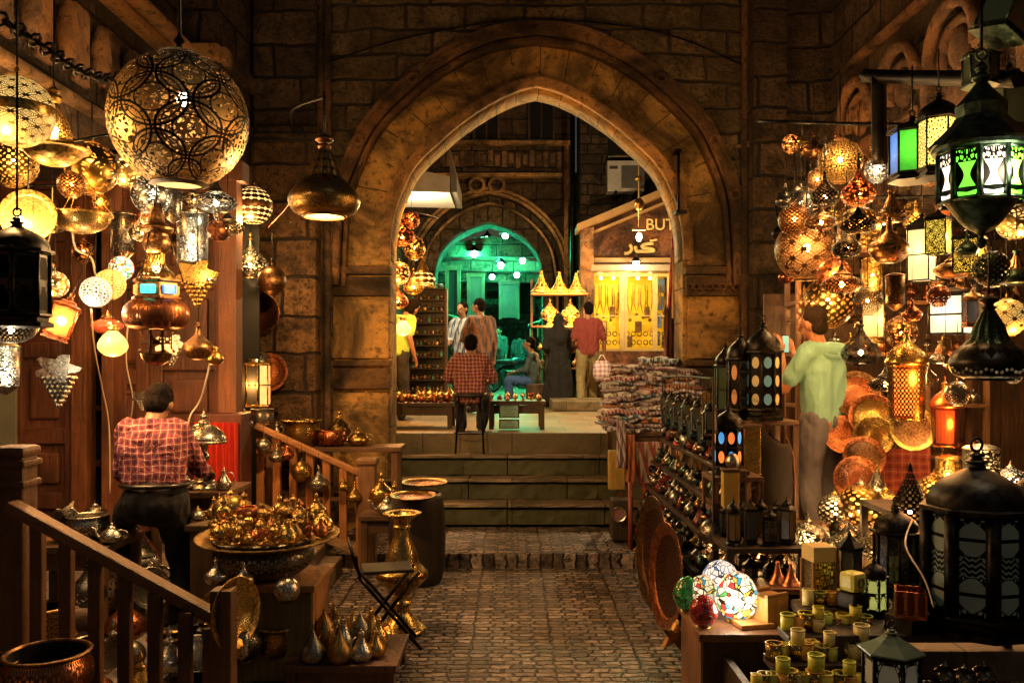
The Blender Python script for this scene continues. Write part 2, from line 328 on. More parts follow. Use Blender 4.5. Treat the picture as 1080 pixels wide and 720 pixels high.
# ------------------------------------------------------------------ geometry
def sp(pts, k=4, closed=False):
    """Catmull-Rom resample of a list of tuples"""
    n = len(pts); out = []
    pts = [Vector(p) if len(p) == 3 else Vector((p[0], p[1], 0)) for p in pts]; two = True
    for i in range(n if closed else n-1):
        p0 = pts[(i-1) % n] if closed or i else pts[0]; p1 = pts[i]; p2 = pts[(i+1) % n]
        p3 = pts[(i+2) % n] if closed or i+2 < n else pts[-1]
        for j in range(k):
            t = j/k
            out.append(.5*((2*p1)+(p2-p0)*t+(2*p0-5*p1+4*p2-p3)*t*t+(3*p1-p0-3*p2+p3)*t**3))
    if not closed: out.append(pts[-1])
    return out
def sp2(pts, k=3): return [(max(.0004, p.x), p.y) for p in sp(pts, k)]

class B:
    def __init__(s): s.bm = bmesh.new(); s.uvl = s.bm.loops.layers.uv.new('UVMap')
    def face(s, vs, uvs=None, smooth=False, mi=0):
        try: f = s.bm.faces.new(vs)
        except ValueError: return None
        f.smooth = smooth; f.material_index = mi
        if uvs:
            for l, q in zip(f.loops, uvs): l[s.uvl].uv = q
        return f
    def lathe(s, prof, n=24, c=(0, 0, 0), smooth=True, ang=2*PI, a0=0, scale=1, mat=None, mi=0, vs=None, flute=0, nf=0):
        c = Vector(c); L = [0]
        for i in range(1, len(prof)): L.append(L[-1]+math.dist(prof[i], prof[i-1]))
        tot = L[-1] or 1; full = abs(ang-2*PI) < 1e-4
        rows = []
        for (r, z) in prof:
            row = []
            for j in range(n if full else n+1):
                t = a0+ang*j/n; rr = r*(1+flute*math.cos(nf*t)) if nf else r
                v = Vector((rr*math.cos(t), rr*math.sin(t), z))*scale
                if mat is not None: v = mat @ v
                row.append(s.bm.verts.new(v+c))
            rows.append(row)
        for i in range(len(prof)-1):
            for j in range(n):
                k = (j+1) % n if full else j+1
                s.face([rows[i][j], rows[i][k], rows[i+1][k], rows[i+1][j]],
                       [(j/n, L[i]/tot), ((j+1)/n, L[i]/tot), ((j+1)/n, L[i+1]/tot), (j/n, L[i+1]/tot)], smooth, mi)
        return s
    def box(s, c, d, rot=None, bev=0, mi=0, rz=0):
        c = Vector(c); hx, hy, hz = d[0]/2, d[1]/2, d[2]/2
        m = rot if rot is not None else Matrix.Rotation(rz, 3, 'Z')
        t = bmesh.new()
        bmesh.ops.create_cube(t, size=1)
        for v in t.verts: v.co = Vector((v.co.x*d[0], v.co.y*d[1], v.co.z*d[2]))
        if bev: bmesh.ops.bevel(t, geom=list(t.edges), offset=bev, segments=2, affect='EDGES', profile=.6)
        mp = {}
        for v in t.verts: mp[v] = s.bm.verts.new(m @ v.co + c)
        for f in t.faces:
            nn = f.normal; uvs = []
            for v in f.verts:
                if abs(nn.z) > .8: uvs.append((v.co.x/d[0]+.5, v.co.y/d[1]+.5))
                elif abs(nn.y) > .5: uvs.append((v.co.x/d[0]+.5, v.co.z/d[2]+.5))
                else: uvs.append((v.co.y/d[1]+.5, v.co.z/d[2]+.5))
            s.face([mp[v] for v in f.verts], uvs, False, mi)
        t.free(); return s
    def tube(s, pts, r, n=6, mi=0, closed=False, smooth=True):
        pts = [Vector(p) for p in pts]; m = len(pts)
        rr = r if isinstance(r, (list, tuple)) else [r]*m
        rings = []; up = None
        for i, p in enumerate(pts):
            d = (pts[(i+1) % m]-pts[i-1]) if (closed or 0 < i < m-1) else (pts[1]-pts[0] if i == 0 else pts[-1]-pts[-2])
            if d.length < 1e-9: d = Vector((0, 0, 1))
            d.normalize()
            if up is None:
                a = Vector((0, 0, 1)) if abs(d.z) < .9 else Vector((1, 0, 0)); up = d.cross(a).normalized()
            else:
                up = (up-d*up.dot(d)); up = up.normalized() if up.length > 1e-6 else d.orthogonal().normalized()
            w = d.cross(up)
            rings.append([s.bm.verts.new(p+(up*math.cos(2*PI*j/n)+w*math.sin(2*PI*j/n))*rr[i]) for j in range(n)])
        for i in range(m if closed else m-1):
            A, Bq = rings[i], rings[(i+1) % m]
            for j in range(n):
                k = (j+1) % n
                s.face([A[j], A[k], Bq[k], Bq[j]], [(j/n, i/m), ((j+1)/n, i/m), ((j+1)/n, (i+1)/m), (j/n, (i+1)/m)], smooth, mi)
        if not closed:
            s.face(rings[0][::-1]); s.face(rings[-1])
        return s
    def ball(s, c, r, seg=12, sc=(1, 1, 1), mi=0, mat=None):
        t = bmesh.new(); bmesh.ops.create_uvsphere(t, u_segments=seg, v_segments=max(4, seg*2//3), radius=1)
        mp = {}
        for v in t.verts:
            q = Vector((v.co.x*sc[0], v.co.y*sc[1], v.co.z*sc[2]))*r
            if mat is not None: q = mat @ q
            mp[v] = s.bm.verts.new(q+Vector(c))
        for f in t.faces: s.face([mp[v] for v in f.verts], None, True, mi)
        t.free(); return s
    def torus(s, c, Rr, r, axis='Z', n=20, m=6, mi=0):
        pts = []
        for i in range(n):
            a = 2*PI*i/n; x, y = Rr*math.cos(a), Rr*math.sin(a)
            pts.append(Vector(c)+Vector({'Z': (x, y, 0), 'Y': (x, 0, y), 'X': (0, x, y)}[axis]))
        return s.tube(pts, r, m, mi, closed=True)
    def prism(s, poly, y0, y1, axis='Y', mi=0, smooth=False):
        """extrude a 2-D outline (x,z) between y0 and y1 (or other axis)"""
        def mk(p, q):
            return Vector({'Y': (p[0], q, p[1]), 'X': (q, p[0], p[1]), 'Z': (p[0], p[1], q)}[axis])
        a = [s.bm.verts.new(mk(p, y0)) for p in poly]; b = [s.bm.verts.new(mk(p, y1)) for p in poly]
        n = len(poly)
        for i in range(n):
            k = (i+1) % n; s.face([a[i], a[k], b[k], b[i]], None, smooth, mi)
        s.face(a[::-1], [tuple(p) for p in poly[::-1]], False, mi); s.face(b, [tuple(p) for p in poly], False, mi)
        return s
    def strip(s, inner, outer, y0, y1, mi=0):
        """solid between two equal-length open outlines (x,z), e.g. an arch ring"""
        n = len(inner); V = []
        for y in (y0, y1): V.append(([s.bm.verts.new((p[0], y, p[1])) for p in inner], [s.bm.verts.new((p[0], y, p[1])) for p in outer]))
        (ai, ao), (bi, bo) = V
        for i in range(n-1):
            s.face([ai[i], ai[i+1], ao[i+1], ao[i]], None, False, mi); s.face([bi[i], bo[i], bo[i+1], bi[i+1]], None, False, mi)
            s.face([ai[i], bi[i], bi[i+1], ai[i+1]], None, True, mi); s.face([ao[i], ao[i+1], bo[i+1], bo[i]], None, True, mi)
        for i in (0, n-1): s.face([ai[i], ao[i], bo[i], bi[i]], None, False, mi)
        return s
    def obj(s, name, mat, parent=None, loc=None, fix=True):
        if fix: bmesh.ops.recalc_face_normals(s.bm, faces=s.bm.faces)
        me = bpy.data.meshes.new(name); s.bm.to_mesh(me); s.bm.free()
        for q in (mat if isinstance(mat, (list, tuple)) else [mat]): me.materials.append(M(q) if isinstance(q, str) else q)
        o = bpy.data.objects.new(name, me); C.objects.link(o)
        if parent is not None: o.parent = parent
        if loc is not None: o.location = loc
        return o

def tag(o, label=None, cat=None, group=None, kind=None):
    if label: o['label'] = label
    if cat: o['category'] = cat
    if group: o['group'] = group
    if kind: o['kind'] = kind
    return o
def thing(name, label, cat, loc=(0, 0, 0), rz=0, group=None):
    o = bpy.data.objects.new(name, None); C.objects.link(o); o.empty_display_size = .1
    o.location = loc; o.rotation_euler = (0, 0, rz)
    return tag(o, label, cat, group)
KIDS = {}
def dup(root):
    r = root.copy(); C.objects.link(r)
    for ch in list(root.children):
        c = ch.copy(); C.objects.link(c); c.parent = r
        for g in list(ch.children):
            d = g.copy(); C.objects.link(d); d.parent = c
    return r
LIGHTS = {}
LSC = .75
def light(parent, loc, col, watts, size=.03, cut=None):
    watts = watts*LSC
    key = (col, watts, size)
    if key not in LIGHTS:
        l = bpy.data.lights.new('lamp_light', 'POINT'); l.color = col; l.energy = watts; l.shadow_soft_size = size
        LIGHTS[key] = l
    o = bpy.data.objects.new('lamp_light', LIGHTS[key]); C.objects.link(o)
    if parent is not None: o.parent = parent
    o.location = loc; return o
WARM = (1, .55, .19); AMBER = (1, .42, .10); WHITE = (1, .82, .55); GREEN = (.05, 1, .55)
ORD = ('first second third fourth fifth sixth seventh eighth ninth tenth eleventh twelfth thirteenth fourteenth fifteenth '
       'sixteenth seventeenth eighteenth nineteenth twentieth').split()

def rough_box(b, c, d, nx=30, amp=.008, seed=0, mi=0):
    """a worn stone block: box cut across its length with its edges knocked about"""
    x0, y0, z0 = (c[i]-d[i]/2 for i in range(3)); ys = [0, .12, .5, .88, 1]; ring = []
    prof = [(0, 0), (0, .5), (0, .85), (.10, 1), (.5, 1), (.9, 1), (1, .85), (1, .5), (1, 0), (.5, 0)]
    for i in range(nx+1):
        x = x0+d[0]*i/nx; r_ = []
        for k, (u, v) in enumerate(prof):
            q = Vector((x*7+seed, k*.9, seed*3)); nz = noise.noise(q); ny = noise.noise(q*1.7+Vector((5, 5, 5)))
            wear = (noise.noise(Vector((x*1.3, seed, 2)))*.6-.3)*amp*2 if v == 1 else 0
            r_.append(b.bm.verts.new((x, y0+d[1]*u+ny*amp*(1 if u < .95 else 0), z0+d[2]*v+(nz*amp+wear)*(1 if v > .4 else 0))))
        ring.append(r_)
    n = len(prof)
    for i in range(nx):
        for k in range(n): b.face([ring[i][k], ring[i][(k+1) % n], ring[i+1][(k+1) % n], ring[i+1][k]], None, v == 1, mi)
    b.face(ring[0]); b.face(ring[-1][::-1]); return b
# ------------------------------------------------------------------ world, camera
sc = bpy.context.scene
w = bpy.data.worlds.new('World'); sc.world = w; w.use_nodes = True
sky = w.node_tree.nodes.new('ShaderNodeTexSky'); sky.sky_type = 'NISHITA'; sky.sun_disc = False
sky.sun_elevation = R(1.0); sky.sun_rotation = R(200)
bg = w.node_tree.nodes['Background']; w.node_tree.links.new(sky.outputs[0], bg.inputs[0]); bg.inputs[1].default_value = .019
sl = bpy.data.lights.new('moon', 'SUN'); sl.energy = .02; sl.angle = R(.5); sl.color = (1, .8, .6)
so = bpy.data.objects.new('moon', sl); C.objects.link(so); so.rotation_euler = (R(40), R(10), R(20))
cam = bpy.data.cameras.new('camera'); cam.lens = 30; cam.sensor_width = 36; cam.shift_y = (CY-360)/1080; cam.clip_end = 500; cam.clip_start = .05
co = bpy.data.objects.new('camera', cam); C.objects.link(co); co.location = (0, 0, EYE); co.rotation_euler = (R(90), 0, 0); sc.camera = co
sc.view_settings.view_transform = 'Standard'; sc.view_settings.look = 'None'; sc.view_settings.gamma = 1; sc.view_settings.exposure = 1.0
cy = sc.cycles; cy.max_bounces = 5; cy.diffuse_bounces = 2; cy.glossy_bounces = 3; cy.transmission_bounces = 2; cy.transparent_max_bounces = 14
cy.sample_clamp_indirect = 2.5; cy.sample_clamp_direct = 12; cy.use_denoising = True; cy.use_light_tree = True
cy.caustics_reflective = False; cy.caustics_refractive = False

def struct(b, name, mat, **k): return tag(b.obj(name, mat, **k), kind='structure')
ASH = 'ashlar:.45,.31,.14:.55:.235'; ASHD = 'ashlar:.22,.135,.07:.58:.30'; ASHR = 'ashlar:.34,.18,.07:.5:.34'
PLA = 'plasterv:.50,.30,.09'; TRIM = 'plaster:.24,.125,.05'; STEP = 'slab:.20,.165,.095:1.3'
PZ_ = .92   # courtyard floor level

# ground
struct(B().prism([(-60, -20), (60, -20), (60, 120), (-60, 120)], -.2, 0, 'Z'), 'lane_ground', 'cobble')
struct(rough_box(B(), (0, 7.32, .062), (2.9, 1.12, .13), 60, .014, 3), 'stair_landing', 'cobble')
nb_ = B(); b = B()
for k, D in enumerate((7.88, 8.13, 8.38)):
    z0 = .13+k*.198
    for j, (xa, xb) in enumerate(((-1.35, -.42), (-.41, .52), (.53, 1.65)) if k % 2 else ((-1.35, -.05), (-.04, .85), (.86, 1.65))):
        rough_box(b, ((xa+xb)/2, D+.35+.006*j, z0+.083), (xb-xa, .7, .166), 14, .010, k*3+j)
        rough_box(nb_, ((xa+xb)/2, D+.33-.006*j, z0+.182), (xb-xa, .74, .030), 26, .011, 20+k*3+j)
struct(b, 'stone_steps', 'slab:.12,.125,.06:1.3'); struct(nb_, 'step_nosings', 'slab:.42,.32,.22:1.1')
struct(B().box((0, 44.3, .8), (24, 71.4, .24), bev=.02), 'courtyard_floor', 'slab:.30,.235,.13:.9')
b = B().box((1.9, 13.2, 1.0), (2.6, 1.2, .15), bev=.02); struct(b, 'shop_step', 'slab:.28,.22,.13:.8')

# ---- the big gateway
def halfarch(hp, cx, D):
    pts = sp([(h, y) for h, y in hp], 4)
    left = [(PX(cx-p.x, D), PZ(p.y, D)) for p in pts]; right = [(PX(cx+p.x, D), PZ(p.y, D)) for p in pts[::-1]]
    return left+right[1:]
def offs(c, d):
    out = []; n = len(c)
    for i in range(n):
        a = Vector(c[max(0, i-1)]); e = Vector(c[min(n-1, i+1)]); t = (e-a).normalized(); nn = Vector((-t.y, t.x))
        out.append((c[i][0]+nn.x*d, c[i][1]+nn.y*d))
    return out
OUT = halfarch([(219, 300), (217, 250), (213, 205), (201, 168), (178, 124), (134, 80), (96, 53), (50, 32), (0, 24)], 566, 7.9)
INN = halfarch([(154, 275), (153, 250), (149, 226), (142, 205), (126, 175), (96, 146), (74, 128), (46, 110), (20, 98), (0, 93)], 566, 8.15)
ZT = 6.6
def arched_wall(name, arch, xl, xr, y0, y1, mat, zb=0, label=None):
    top = [(p[0], ZT) for p in arch]
    b = B().strip(arch, top, y0, y1)
    for xa, xb in ((xl, arch[0][0]), (arch[-1][0], xr)):
        b.box(((xa+xb)/2, (y0+y1)/2, (zb+ZT)/2), (abs(xb-xa), y1-y0, ZT-zb))
    return b
gw = thing('gateway', 'tall stone gateway with pointed arch over the steps, brown ashlar above', 'gateway', (0, 7.9, 0))
def gobj(b, name, mat): return b.obj(name, mat, gw, (0, -7.9, 0))
gobj(arched_wall('w', OUT, PX(322, 7.9), PX(812, 7.9), 7.9, 8.149, ASH), 'ashlar_wall', ASH)
gobj(arched_wall('w', INN, PX(330, 8.15), PX(806, 8.15), 8.15, 8.56, PLA), 'arch_wall', PLA)
b = B()
b.strip(offs(OUT, -.02), offs(OUT, .02), 7.86, 7.898); b.strip(offs(OUT, -.075), offs(OUT, -.022), 7.88, 8.148); b.strip(offs(OUT, -.125), offs(OUT, -.095), 7.98, 8.148)
for i in (8, 14, 20, len(OUT)-21, len(OUT)-15, len(OUT)-9):
    x, z = offs(OUT, -.04)[i]; b.torus((x, 7.86, z), .045, .02, 'Y', 12)
b.torus((OUT[len(OUT)//2][0]-.02, 7.75, OUT[len(OUT)//2][1]+.26), .13, .035, 'Y', 20); b.torus((OUT[len(OUT)//2][0]-.02, 7.75, OUT[len(OUT)//2][1]+.26), .06, .02, 'Y', 16)
gobj(b, 'arch_moulding', TRIM)
b = B(); b.strip(offs(INN, .0), offs(INN, .085), 8.06, 8.148); b.strip(offs(INN, .1), offs(INN, .13), 8.12, 8.148)
gobj(b, 'arch_edge', 'plaster:.46,.25,.09')
# imposts, bands, panels on the piers
def band(px0, px1, py0, py1, D, proj, name, mat):
    x0, x1, z0, z1 = PX(px0, D), PX(px1, D), PZ(py1, D), PZ(py0, D)
    gobj(B().box(((x0+x1)/2, D-proj/2+.04, (z0+z1)/2), (x1-x0, proj+.08, z1-z0), bev=.015), name, mat)
for (a_, c_) in ((345, 413), (721, 788)):
    for q in ((a_, c_, 282, 290, 8.1, .10), (a_+2, c_-1, 292, 312, 8.1, .045), (a_, c_, 380, 386, 8.1, .05), (a_+1, c_-1, 388, 410, 8.1, .03)): band(*q, 'pier_band', 'plaster:.13,.075,.035')
for (a_, c_) in ((348, 410), (725, 784)):
    for q in ((a_, c_, 316, 378, 8.12, .03), (a_, c_, 414, 520, 8.12, .03), (a_, c_, 214, 280, 8.12, .015)): band(*q, 'pier_block', 'plaster:.46,.27,.09')
b = B()
for i in range(9):      # carved scroll on the impost
    px = 728+i*7; x = PX(px, 8.0); z = PZ(302, 8.0); b.torus((x, 8.02, z), .03, .009, 'Y', 10, 5)
gobj(b, 'carved_band', TRIM)
# twin roll colonnettes at both sides
for pxs in ((328, 336, 345), (786, 794, 803)):
    b = B()
    for i, px in enumerate(pxs):
        x = PX(px, 7.85); r = (.035, .05, .035)[i]
        b.lathe([(r, 0), (r, 2.3), (r*1.5, 2.33), (r*1.5, 2.4), (r, 2.44), (r, ZT)], 12, (x, 7.85, 0))
    gobj(b, 'colonnette', 'plaster:.14,.08,.04')
b = B()
b.box((PX(816, 7.8), 7.86, 3.62), (.5, .16, .06), bev=.015); b.box((PX(758, 7.8)+.3, 7.9, 3.62), (.3, .07, .03), bev=.01)
gobj(b, 'ledge', 'plaster:.30,.18,.08')
# iron rod on the arch wall
b = B().tube([(PX(716, 8), 8.02, PZ(158, 8)), (PX(716, 8), 8.02, PZ(222, 8))], .013); b.box((PX(716, 8), 8.08, PZ(158, 8)), (.05, .14, .03)); b.box((PX(719, 8), 8.08, PZ(223, 8)), (.10, .14, .03))
tag(b.obj('iron_rod', 'iron'), 'thin dark iron rod on the plastered right haunch of the gateway', 'rod')

# ---- left flank
lf = thing('stone_building', 'brown stone building on the left whose corner pillar carries a ledge', 'building', (-2.6, 7.2, 0))
def lobj(b, name, mat, t=lf): return b.obj(name, mat, t, tuple(-v for v in t.location))
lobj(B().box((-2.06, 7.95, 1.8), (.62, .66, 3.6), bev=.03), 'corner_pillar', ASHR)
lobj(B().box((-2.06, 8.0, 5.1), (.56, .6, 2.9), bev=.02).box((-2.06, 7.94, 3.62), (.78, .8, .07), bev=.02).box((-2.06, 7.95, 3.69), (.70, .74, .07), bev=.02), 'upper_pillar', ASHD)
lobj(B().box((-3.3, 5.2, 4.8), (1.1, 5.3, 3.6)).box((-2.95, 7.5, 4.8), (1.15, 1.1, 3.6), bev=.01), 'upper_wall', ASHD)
b = B()
b.box((-2.72, 5.15, 4.06), (.14, 5.3, .07), bev=.02).box((-2.66, 5.1, 4.14), (.22, 5.4, .06), bev=.02)
b.box((-2.72, 5.1, 3.24), (.10, 5.2, .06), bev=.02).box((-2.36, 7.5, 4.12), (.1, 1.2, .12), bev=.02).box((-2.75, 6.88, 4.12), (.8, .12, .12), bev=.02)
lobj(b, 'cornice', 'plaster:.30,.17,.07')
b = B()
for i in range(9): b.box((-2.735, 3.3+i*.42, 3.62), (.05, .2, .5), bev=.03); b.lathe([(.02, 0), (.05, .06), (.07, .2), (.05, .34), (.02, .4)], 8, (-2.70, 3.51+i*.42, 3.42))
lobj(b, 'carving', 'plaster:.34,.18,.08')
lobj(B().box((-3.0, 7.95, 1.6), (1.3, .3, 3.2)).box((-4.6, 5.2, 1.8), (.3, 5, 3.6)), 'back_wall', ASHR)
# wooden shopfront
wf = thing('wooden_shopfront', 'dark red-brown panelled wooden shopfront behind the hanging lamps on the left', 'shopfront', (-3.2, 6.6, .28))
WD = 'wood:.13,.045,.02'; WDD = 'wood:.11,.04,.018'
def wobj(b, name, mat): return b.obj(name, mat, wf, (3.2, -6.6, -.28))
def panel_door(px0, px1, D, name, rows):
    x0, x1 = PX(px0, D), PX(px1, D); cx = (x0+x1)/2; W = x1-x0
    b = B()
    b.box((x0+.05, D, 1.65), (.10, .07, 2.7), bev=.008).box((x1-.05, D, 1.65), (.10, .07, 2.7), bev=.008)
    zs = [.30]+[PZ(r, D) for r in rows]+[3.0]
    for z in zs: b.box((cx, D, z+.02), (W-.19, .066, .12), bev=.008)
    b.box((cx, D+.02, 1.65), (W-.19, .02, 2.6))
    for i in range(len(zs)-1):
        h = zs[i+1]-zs[i]-.2
        if h > .1: b.box((cx, D-.002, (zs[i]+zs[i+1])/2+.02), (W-.30, .04, h-.06), bev=.02)
    wobj(b, name, WD)
panel_door(12, 84, 6.6, 'door', (530, 462, 372, 250)); panel_door(-75, 8, 6.6, 'door', (530, 462, 372, 250))
panel_door(160, 240, 6.75, 'door', (545, 455, 385, 300)); panel_door(122, 158, 6.7, 'door', (500, 400, 300))
b = B()
for px, wv in ((88, .12), (118, .09), (243, .14), (10, .05)): b.box((PX(px, 6.58), 6.58, 1.7), (wv, .16, 2.9), bev=.01)
b.box((-3.2, 6.58, 3.08), (2.3, .18, .16), bev=.01)
wobj(b, 'door_frame', 'wood:.17,.06,.022')
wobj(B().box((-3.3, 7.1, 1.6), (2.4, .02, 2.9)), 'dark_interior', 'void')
b = B()
for k in range(4): b.box((-3.45+.42*k*.0-.0, 6.98, .8+.45*k), (1.3, .22, .03))
wobj(b, 'inner_shelf', WDD)
# pale strip of window at the far left, plain unlit paint
b = B().box((PX(6, 6.5), 6.5, PZ(450, 6.5)), (.16, .03, 1.3)); tag(b.obj('side_window', 'paint:.16,.17,.13:.4'), 'narrow pale window strip beside the left wooden door', 'window')
# raised floor of the left shop
struct(B().box((-2.75, 5.6, .06), (2.2, 3.4, .12), bev=.02), 'shop_platform', 'slab:.30,.25,.24:.7')

# ---- right flank
rf = thing('carved_stone_building', 'dark stone building on the right with carved arched niches above the lanterns', 'building', (2.8, 6.5, 0))
def robj(b, name, mat): return lobj(b, name, mat, rf)
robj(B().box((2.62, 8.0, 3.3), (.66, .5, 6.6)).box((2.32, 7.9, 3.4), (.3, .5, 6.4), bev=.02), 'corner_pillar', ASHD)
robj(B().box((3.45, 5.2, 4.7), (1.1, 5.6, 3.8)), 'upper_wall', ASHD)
b = B()
for i in range(6):
    y = 3.1+i*.78
    arc = [(y+.30*math.cos(PI-PI*j/12), 3.55+.36*math.sin(PI*j/12)**.8) for j in range(13)]
    arc2 = [(y+.22*math.cos(PI-PI*j/12), 3.55+.25*math.sin(PI*j/12)**.8) for j in range(13)]
    for q0, q1, xx in ((arc2, arc, 2.80), ):
        A0 = [Vector((xx, p[0], p[1])) for p in q1]; b.tube(A0, .045, 7); b.tube([Vector((xx+.05, p[0], p[1])) for p in q0], .035, 7)
    b.box((2.86, y-.38, 3.2), (.10, .11, .75), bev=.03); b.ball((2.86, y, 3.62), .12, 10, (.5, 1, 1.2)); b.box((2.88, y, 3.2), (.05, .4, .5), bev=.04)
b.box((2.88, 5.6, 4.15), (.08, 3.6, .06), bev=.02)
robj(b, 'niche_carving', 'plaster:.20,.10,.045')
robj(B().box((4.9, 5.2, 1.6), (.3, 5.5, 3.2)).box((3.9, 7.6, 1.6), (2.2, .3, 3.2)), 'back_wall', ASHR)
b = B()
for i in range(12): b.box((2.22+i*.2, 7.2+.004*(i % 2), 1.1), (.196, .04, 2.2), bev=.006)
tag(b.obj('plank_screen', 'wood:.13,.06,.025'), 'upright brown plank screen behind the right hand lantern display', 'screen')
struct(B().box((2.75, 5.6, .14), (3.1, 3.3, .28), bev=.02), 'shop_floor', 'slab:.26,.21,.16:.7')

# ---- courtyard behind the arch
OUT2 = halfarch([(81, 330), (80, 295), (74, 262), (60, 238), (40, 220), (20, 210), (0, 205)], 516, 18)
IN2 = halfarch([(58, 330), (58, 300), (57, 281), (51, 264), (39, 250), (23, 240), (10, 235), (0, 232)], 515, 18.1)
ga = thing('far_gateway', 'smaller pointed stone gateway across the courtyard, glowing green inside', 'gateway', (PX(515, 18), 18, PZ_))
gx = tuple(-v for v in ga.location)
def aw(arch, xl, xr, y0, y1):
    b = B().strip(arch, [(p[0], 8.5) for p in arch], y0, y1)
    for xa, xb in ((xl, arch[0][0]), (arch[-1][0], xr)): b.box(((xa+xb)/2, (y0+y1)/2, (8.5+.9)/2), (abs(xb-xa), y1-y0, 7.6))
    return b
ASF = 'ashlar:.26,.17,.10:.75:.34'
aw(OUT2, -4, PX(604, 18), 18, 18.2).obj('wall', ASF, ga, gx)
b = aw(IN2, PX(430, 18.3), PX(604, 18), 18.21, 19.2); b.obj('arch_reveal', 'ashlar:.30,.21,.11:.3:.9', ga, gx)
b = B(); b.strip(OUT2, offs(OUT2, .06), 17.9, 17.998); b.strip(offs(OUT2, .09), offs(OUT2, .15), 17.92, 17.998); b.strip(offs(OUT2, -.2), offs(OUT2, -.16), 17.98, 18.2)
for px in (503, 524): b.torus((PX(px, 18), 17.9, PZ(196, 18)), .15, .04, 'Y', 16)
for i in range(2): b.box((PX(515, 18), 17.92, PZ((152, 186)[i], 18)), (3.6-.5*i, .2, .08), bev=.02)
b.box((PX(597, 18), 17.95, 3.6), (.09, .12, 5.3), bev=.02)
b.obj('moulding', 'plaster:.40,.25,.11', ga, gx)
b = B()
for i in range(22): b.box((PX(437+i*7.3, 18), 17.99, PZ(169, 18)+.02*(i % 3)), (.10, .04, .34 if i % 2 else .22), bev=.01)
b.obj('inscription_band', 'plaster:.22,.14,.08', ga, gx)
for i, (px, y0, y1) in enumerate(((513, 107, 148), (571, 103, 148), (462, 112, 150))):
    x = PX(px, 17.95); z0, z1 = PZ(y1, 17.95), PZ(y0, 17.95)
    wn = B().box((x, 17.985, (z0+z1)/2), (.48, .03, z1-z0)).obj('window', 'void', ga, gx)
    fb = B()
    for sx in (-1, 1): fb.box((x+sx*.26, 17.95, (z0+z1)/2), (.05, .08, z1-z0+.1))
    fb.box((x, 17.93, z0-.03), (.62, .14, .06)); fb.box((x, 17.95, z1+.03), (.58, .09, .06)); fb.box((x, 17.96, (z0+z1)/2), (.03, .03, z1-z0))
    o = fb.obj('window_frame', 'wood:.08,.05,.03', wn)
# building behind the shop
tb = thing('brick_tower_house', 'dark brick house rising behind the lit shop with black upper openings', 'house', (PX(660, 17), 17, PZ_))
tx = tuple(-v for v in tb.location)
B().box((PX(690, 17)+.4, 17.5, 4.8), (PX(800, 17)-PX(602, 17), 1.0, 8.0)).obj('wall', 'ashlar:.15,.11,.08:.5:.2', tb, tx)
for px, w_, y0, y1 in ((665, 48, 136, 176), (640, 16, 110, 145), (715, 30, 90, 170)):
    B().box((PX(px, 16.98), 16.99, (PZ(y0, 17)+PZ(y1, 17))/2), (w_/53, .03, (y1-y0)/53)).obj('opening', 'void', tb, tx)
b = B().tube([(PX(604, 16.9), 16.9, .9), (PX(604, 16.9), 16.9, 8)], .05, 8); b.obj('drain_pipe', 'iron', tb, tx)
# left courtyard wall
cl = thing('courtyard_house', 'stone house wall along the left of the courtyard behind hanging amber lamps', 'house', (-2.3, 13, PZ_))
B().box((-2.5, 13.6, 4.7), (.6, 9.0, 7.6)).box((-2.18, 13.6, 3.9), (.1, 9.0, .1)).obj('wall', ASF, cl, (2.3, -13, -PZ_))
cr = thing('courtyard_side_wall', 'dark stone wall closing the right side of the courtyard past the carpets', 'wall', (3.9, 11.5, PZ_))
B().box((4.1, 12.0, 4.7), (.4, 6.0, 7.6)).obj('masonry', ASF, cr, (-3.9, -11.5, -PZ_))
# awning box
b = B(); x0, x1 = PX(424, 12), PX(474, 12)
b.prism([(x0-.5, PZ(168, 12)), (x1, PZ(186, 12)), (x1, PZ(203, 12)), (x0-.5, PZ(201, 12))], 12, 13.2)
a_ = b.obj('awning', 'paint:.42,.42,.40:.5'); tag(a_, 'pale grey sheet metal awning at the upper left inside the arch', 'awning')
b = B().prism([(x1-.02, PZ(150, 12)), (x1+.10, PZ(186, 12)), (x1+.10, PZ(202, 12)), (x1+.02, PZ(202, 12))], 12.05, 13.3); o = b.obj('side_flap', 'paint:.12,.11,.1:.6', a_)

# the lit shop
sh = thing('jewellery_shop', 'small shop with glowing yellow display window under a sloping gable and sign', 'shop', (2.2, 15.5, PZ_))
sx_ = tuple(-v for v in sh.location); Ds = 15.5
def sbx(px0, px1, py0, py1, y0, y1): 
    x0, x1, z0, z1 = PX(px0, Ds), PX(px1, Ds), PZ(py1, Ds), PZ(py0, Ds)
    return ((x0+x1)/2, (y0+y1)/2, (z0+z1)/2), (x1-x0, y1-y0, z1-z0)
b = B()
c_, d_ = sbx(612, 626, 240, 424, 15.4, 15.9); b.box(c_, d_, bev=.02)
c_, d_ = sbx(705, 712, 280, 372, 15.4, 15.7); b.box(c_, d_)
c_, d_ = sbx(740, 830, 280, 424, 15.4, 15.9); b.box(c_, d_)
b.obj('pilaster', 'plaster:.28,.16,.08', sh, sx_)
c_, d_ = sbx(620, 800, 370, 424, 15.35, 15.8); B().box(c_, d_, bev=.02).obj('counter_wall', 'plaster:.19,.085,.045', sh, sx_)
c_, d_ = sbx(618, 830, 205, 282, 15.6, 15.9)
B().prism([(PX(612, Ds), PZ(283, Ds)), (PX(830, Ds), PZ(283, Ds)), (PX(830, Ds), PZ(150, Ds)), (PX(612, Ds), PZ(243, Ds))], 15.62, 15.9).obj('fascia', 'plaster:.16,.07,.035', sh, sx_)
b = B()
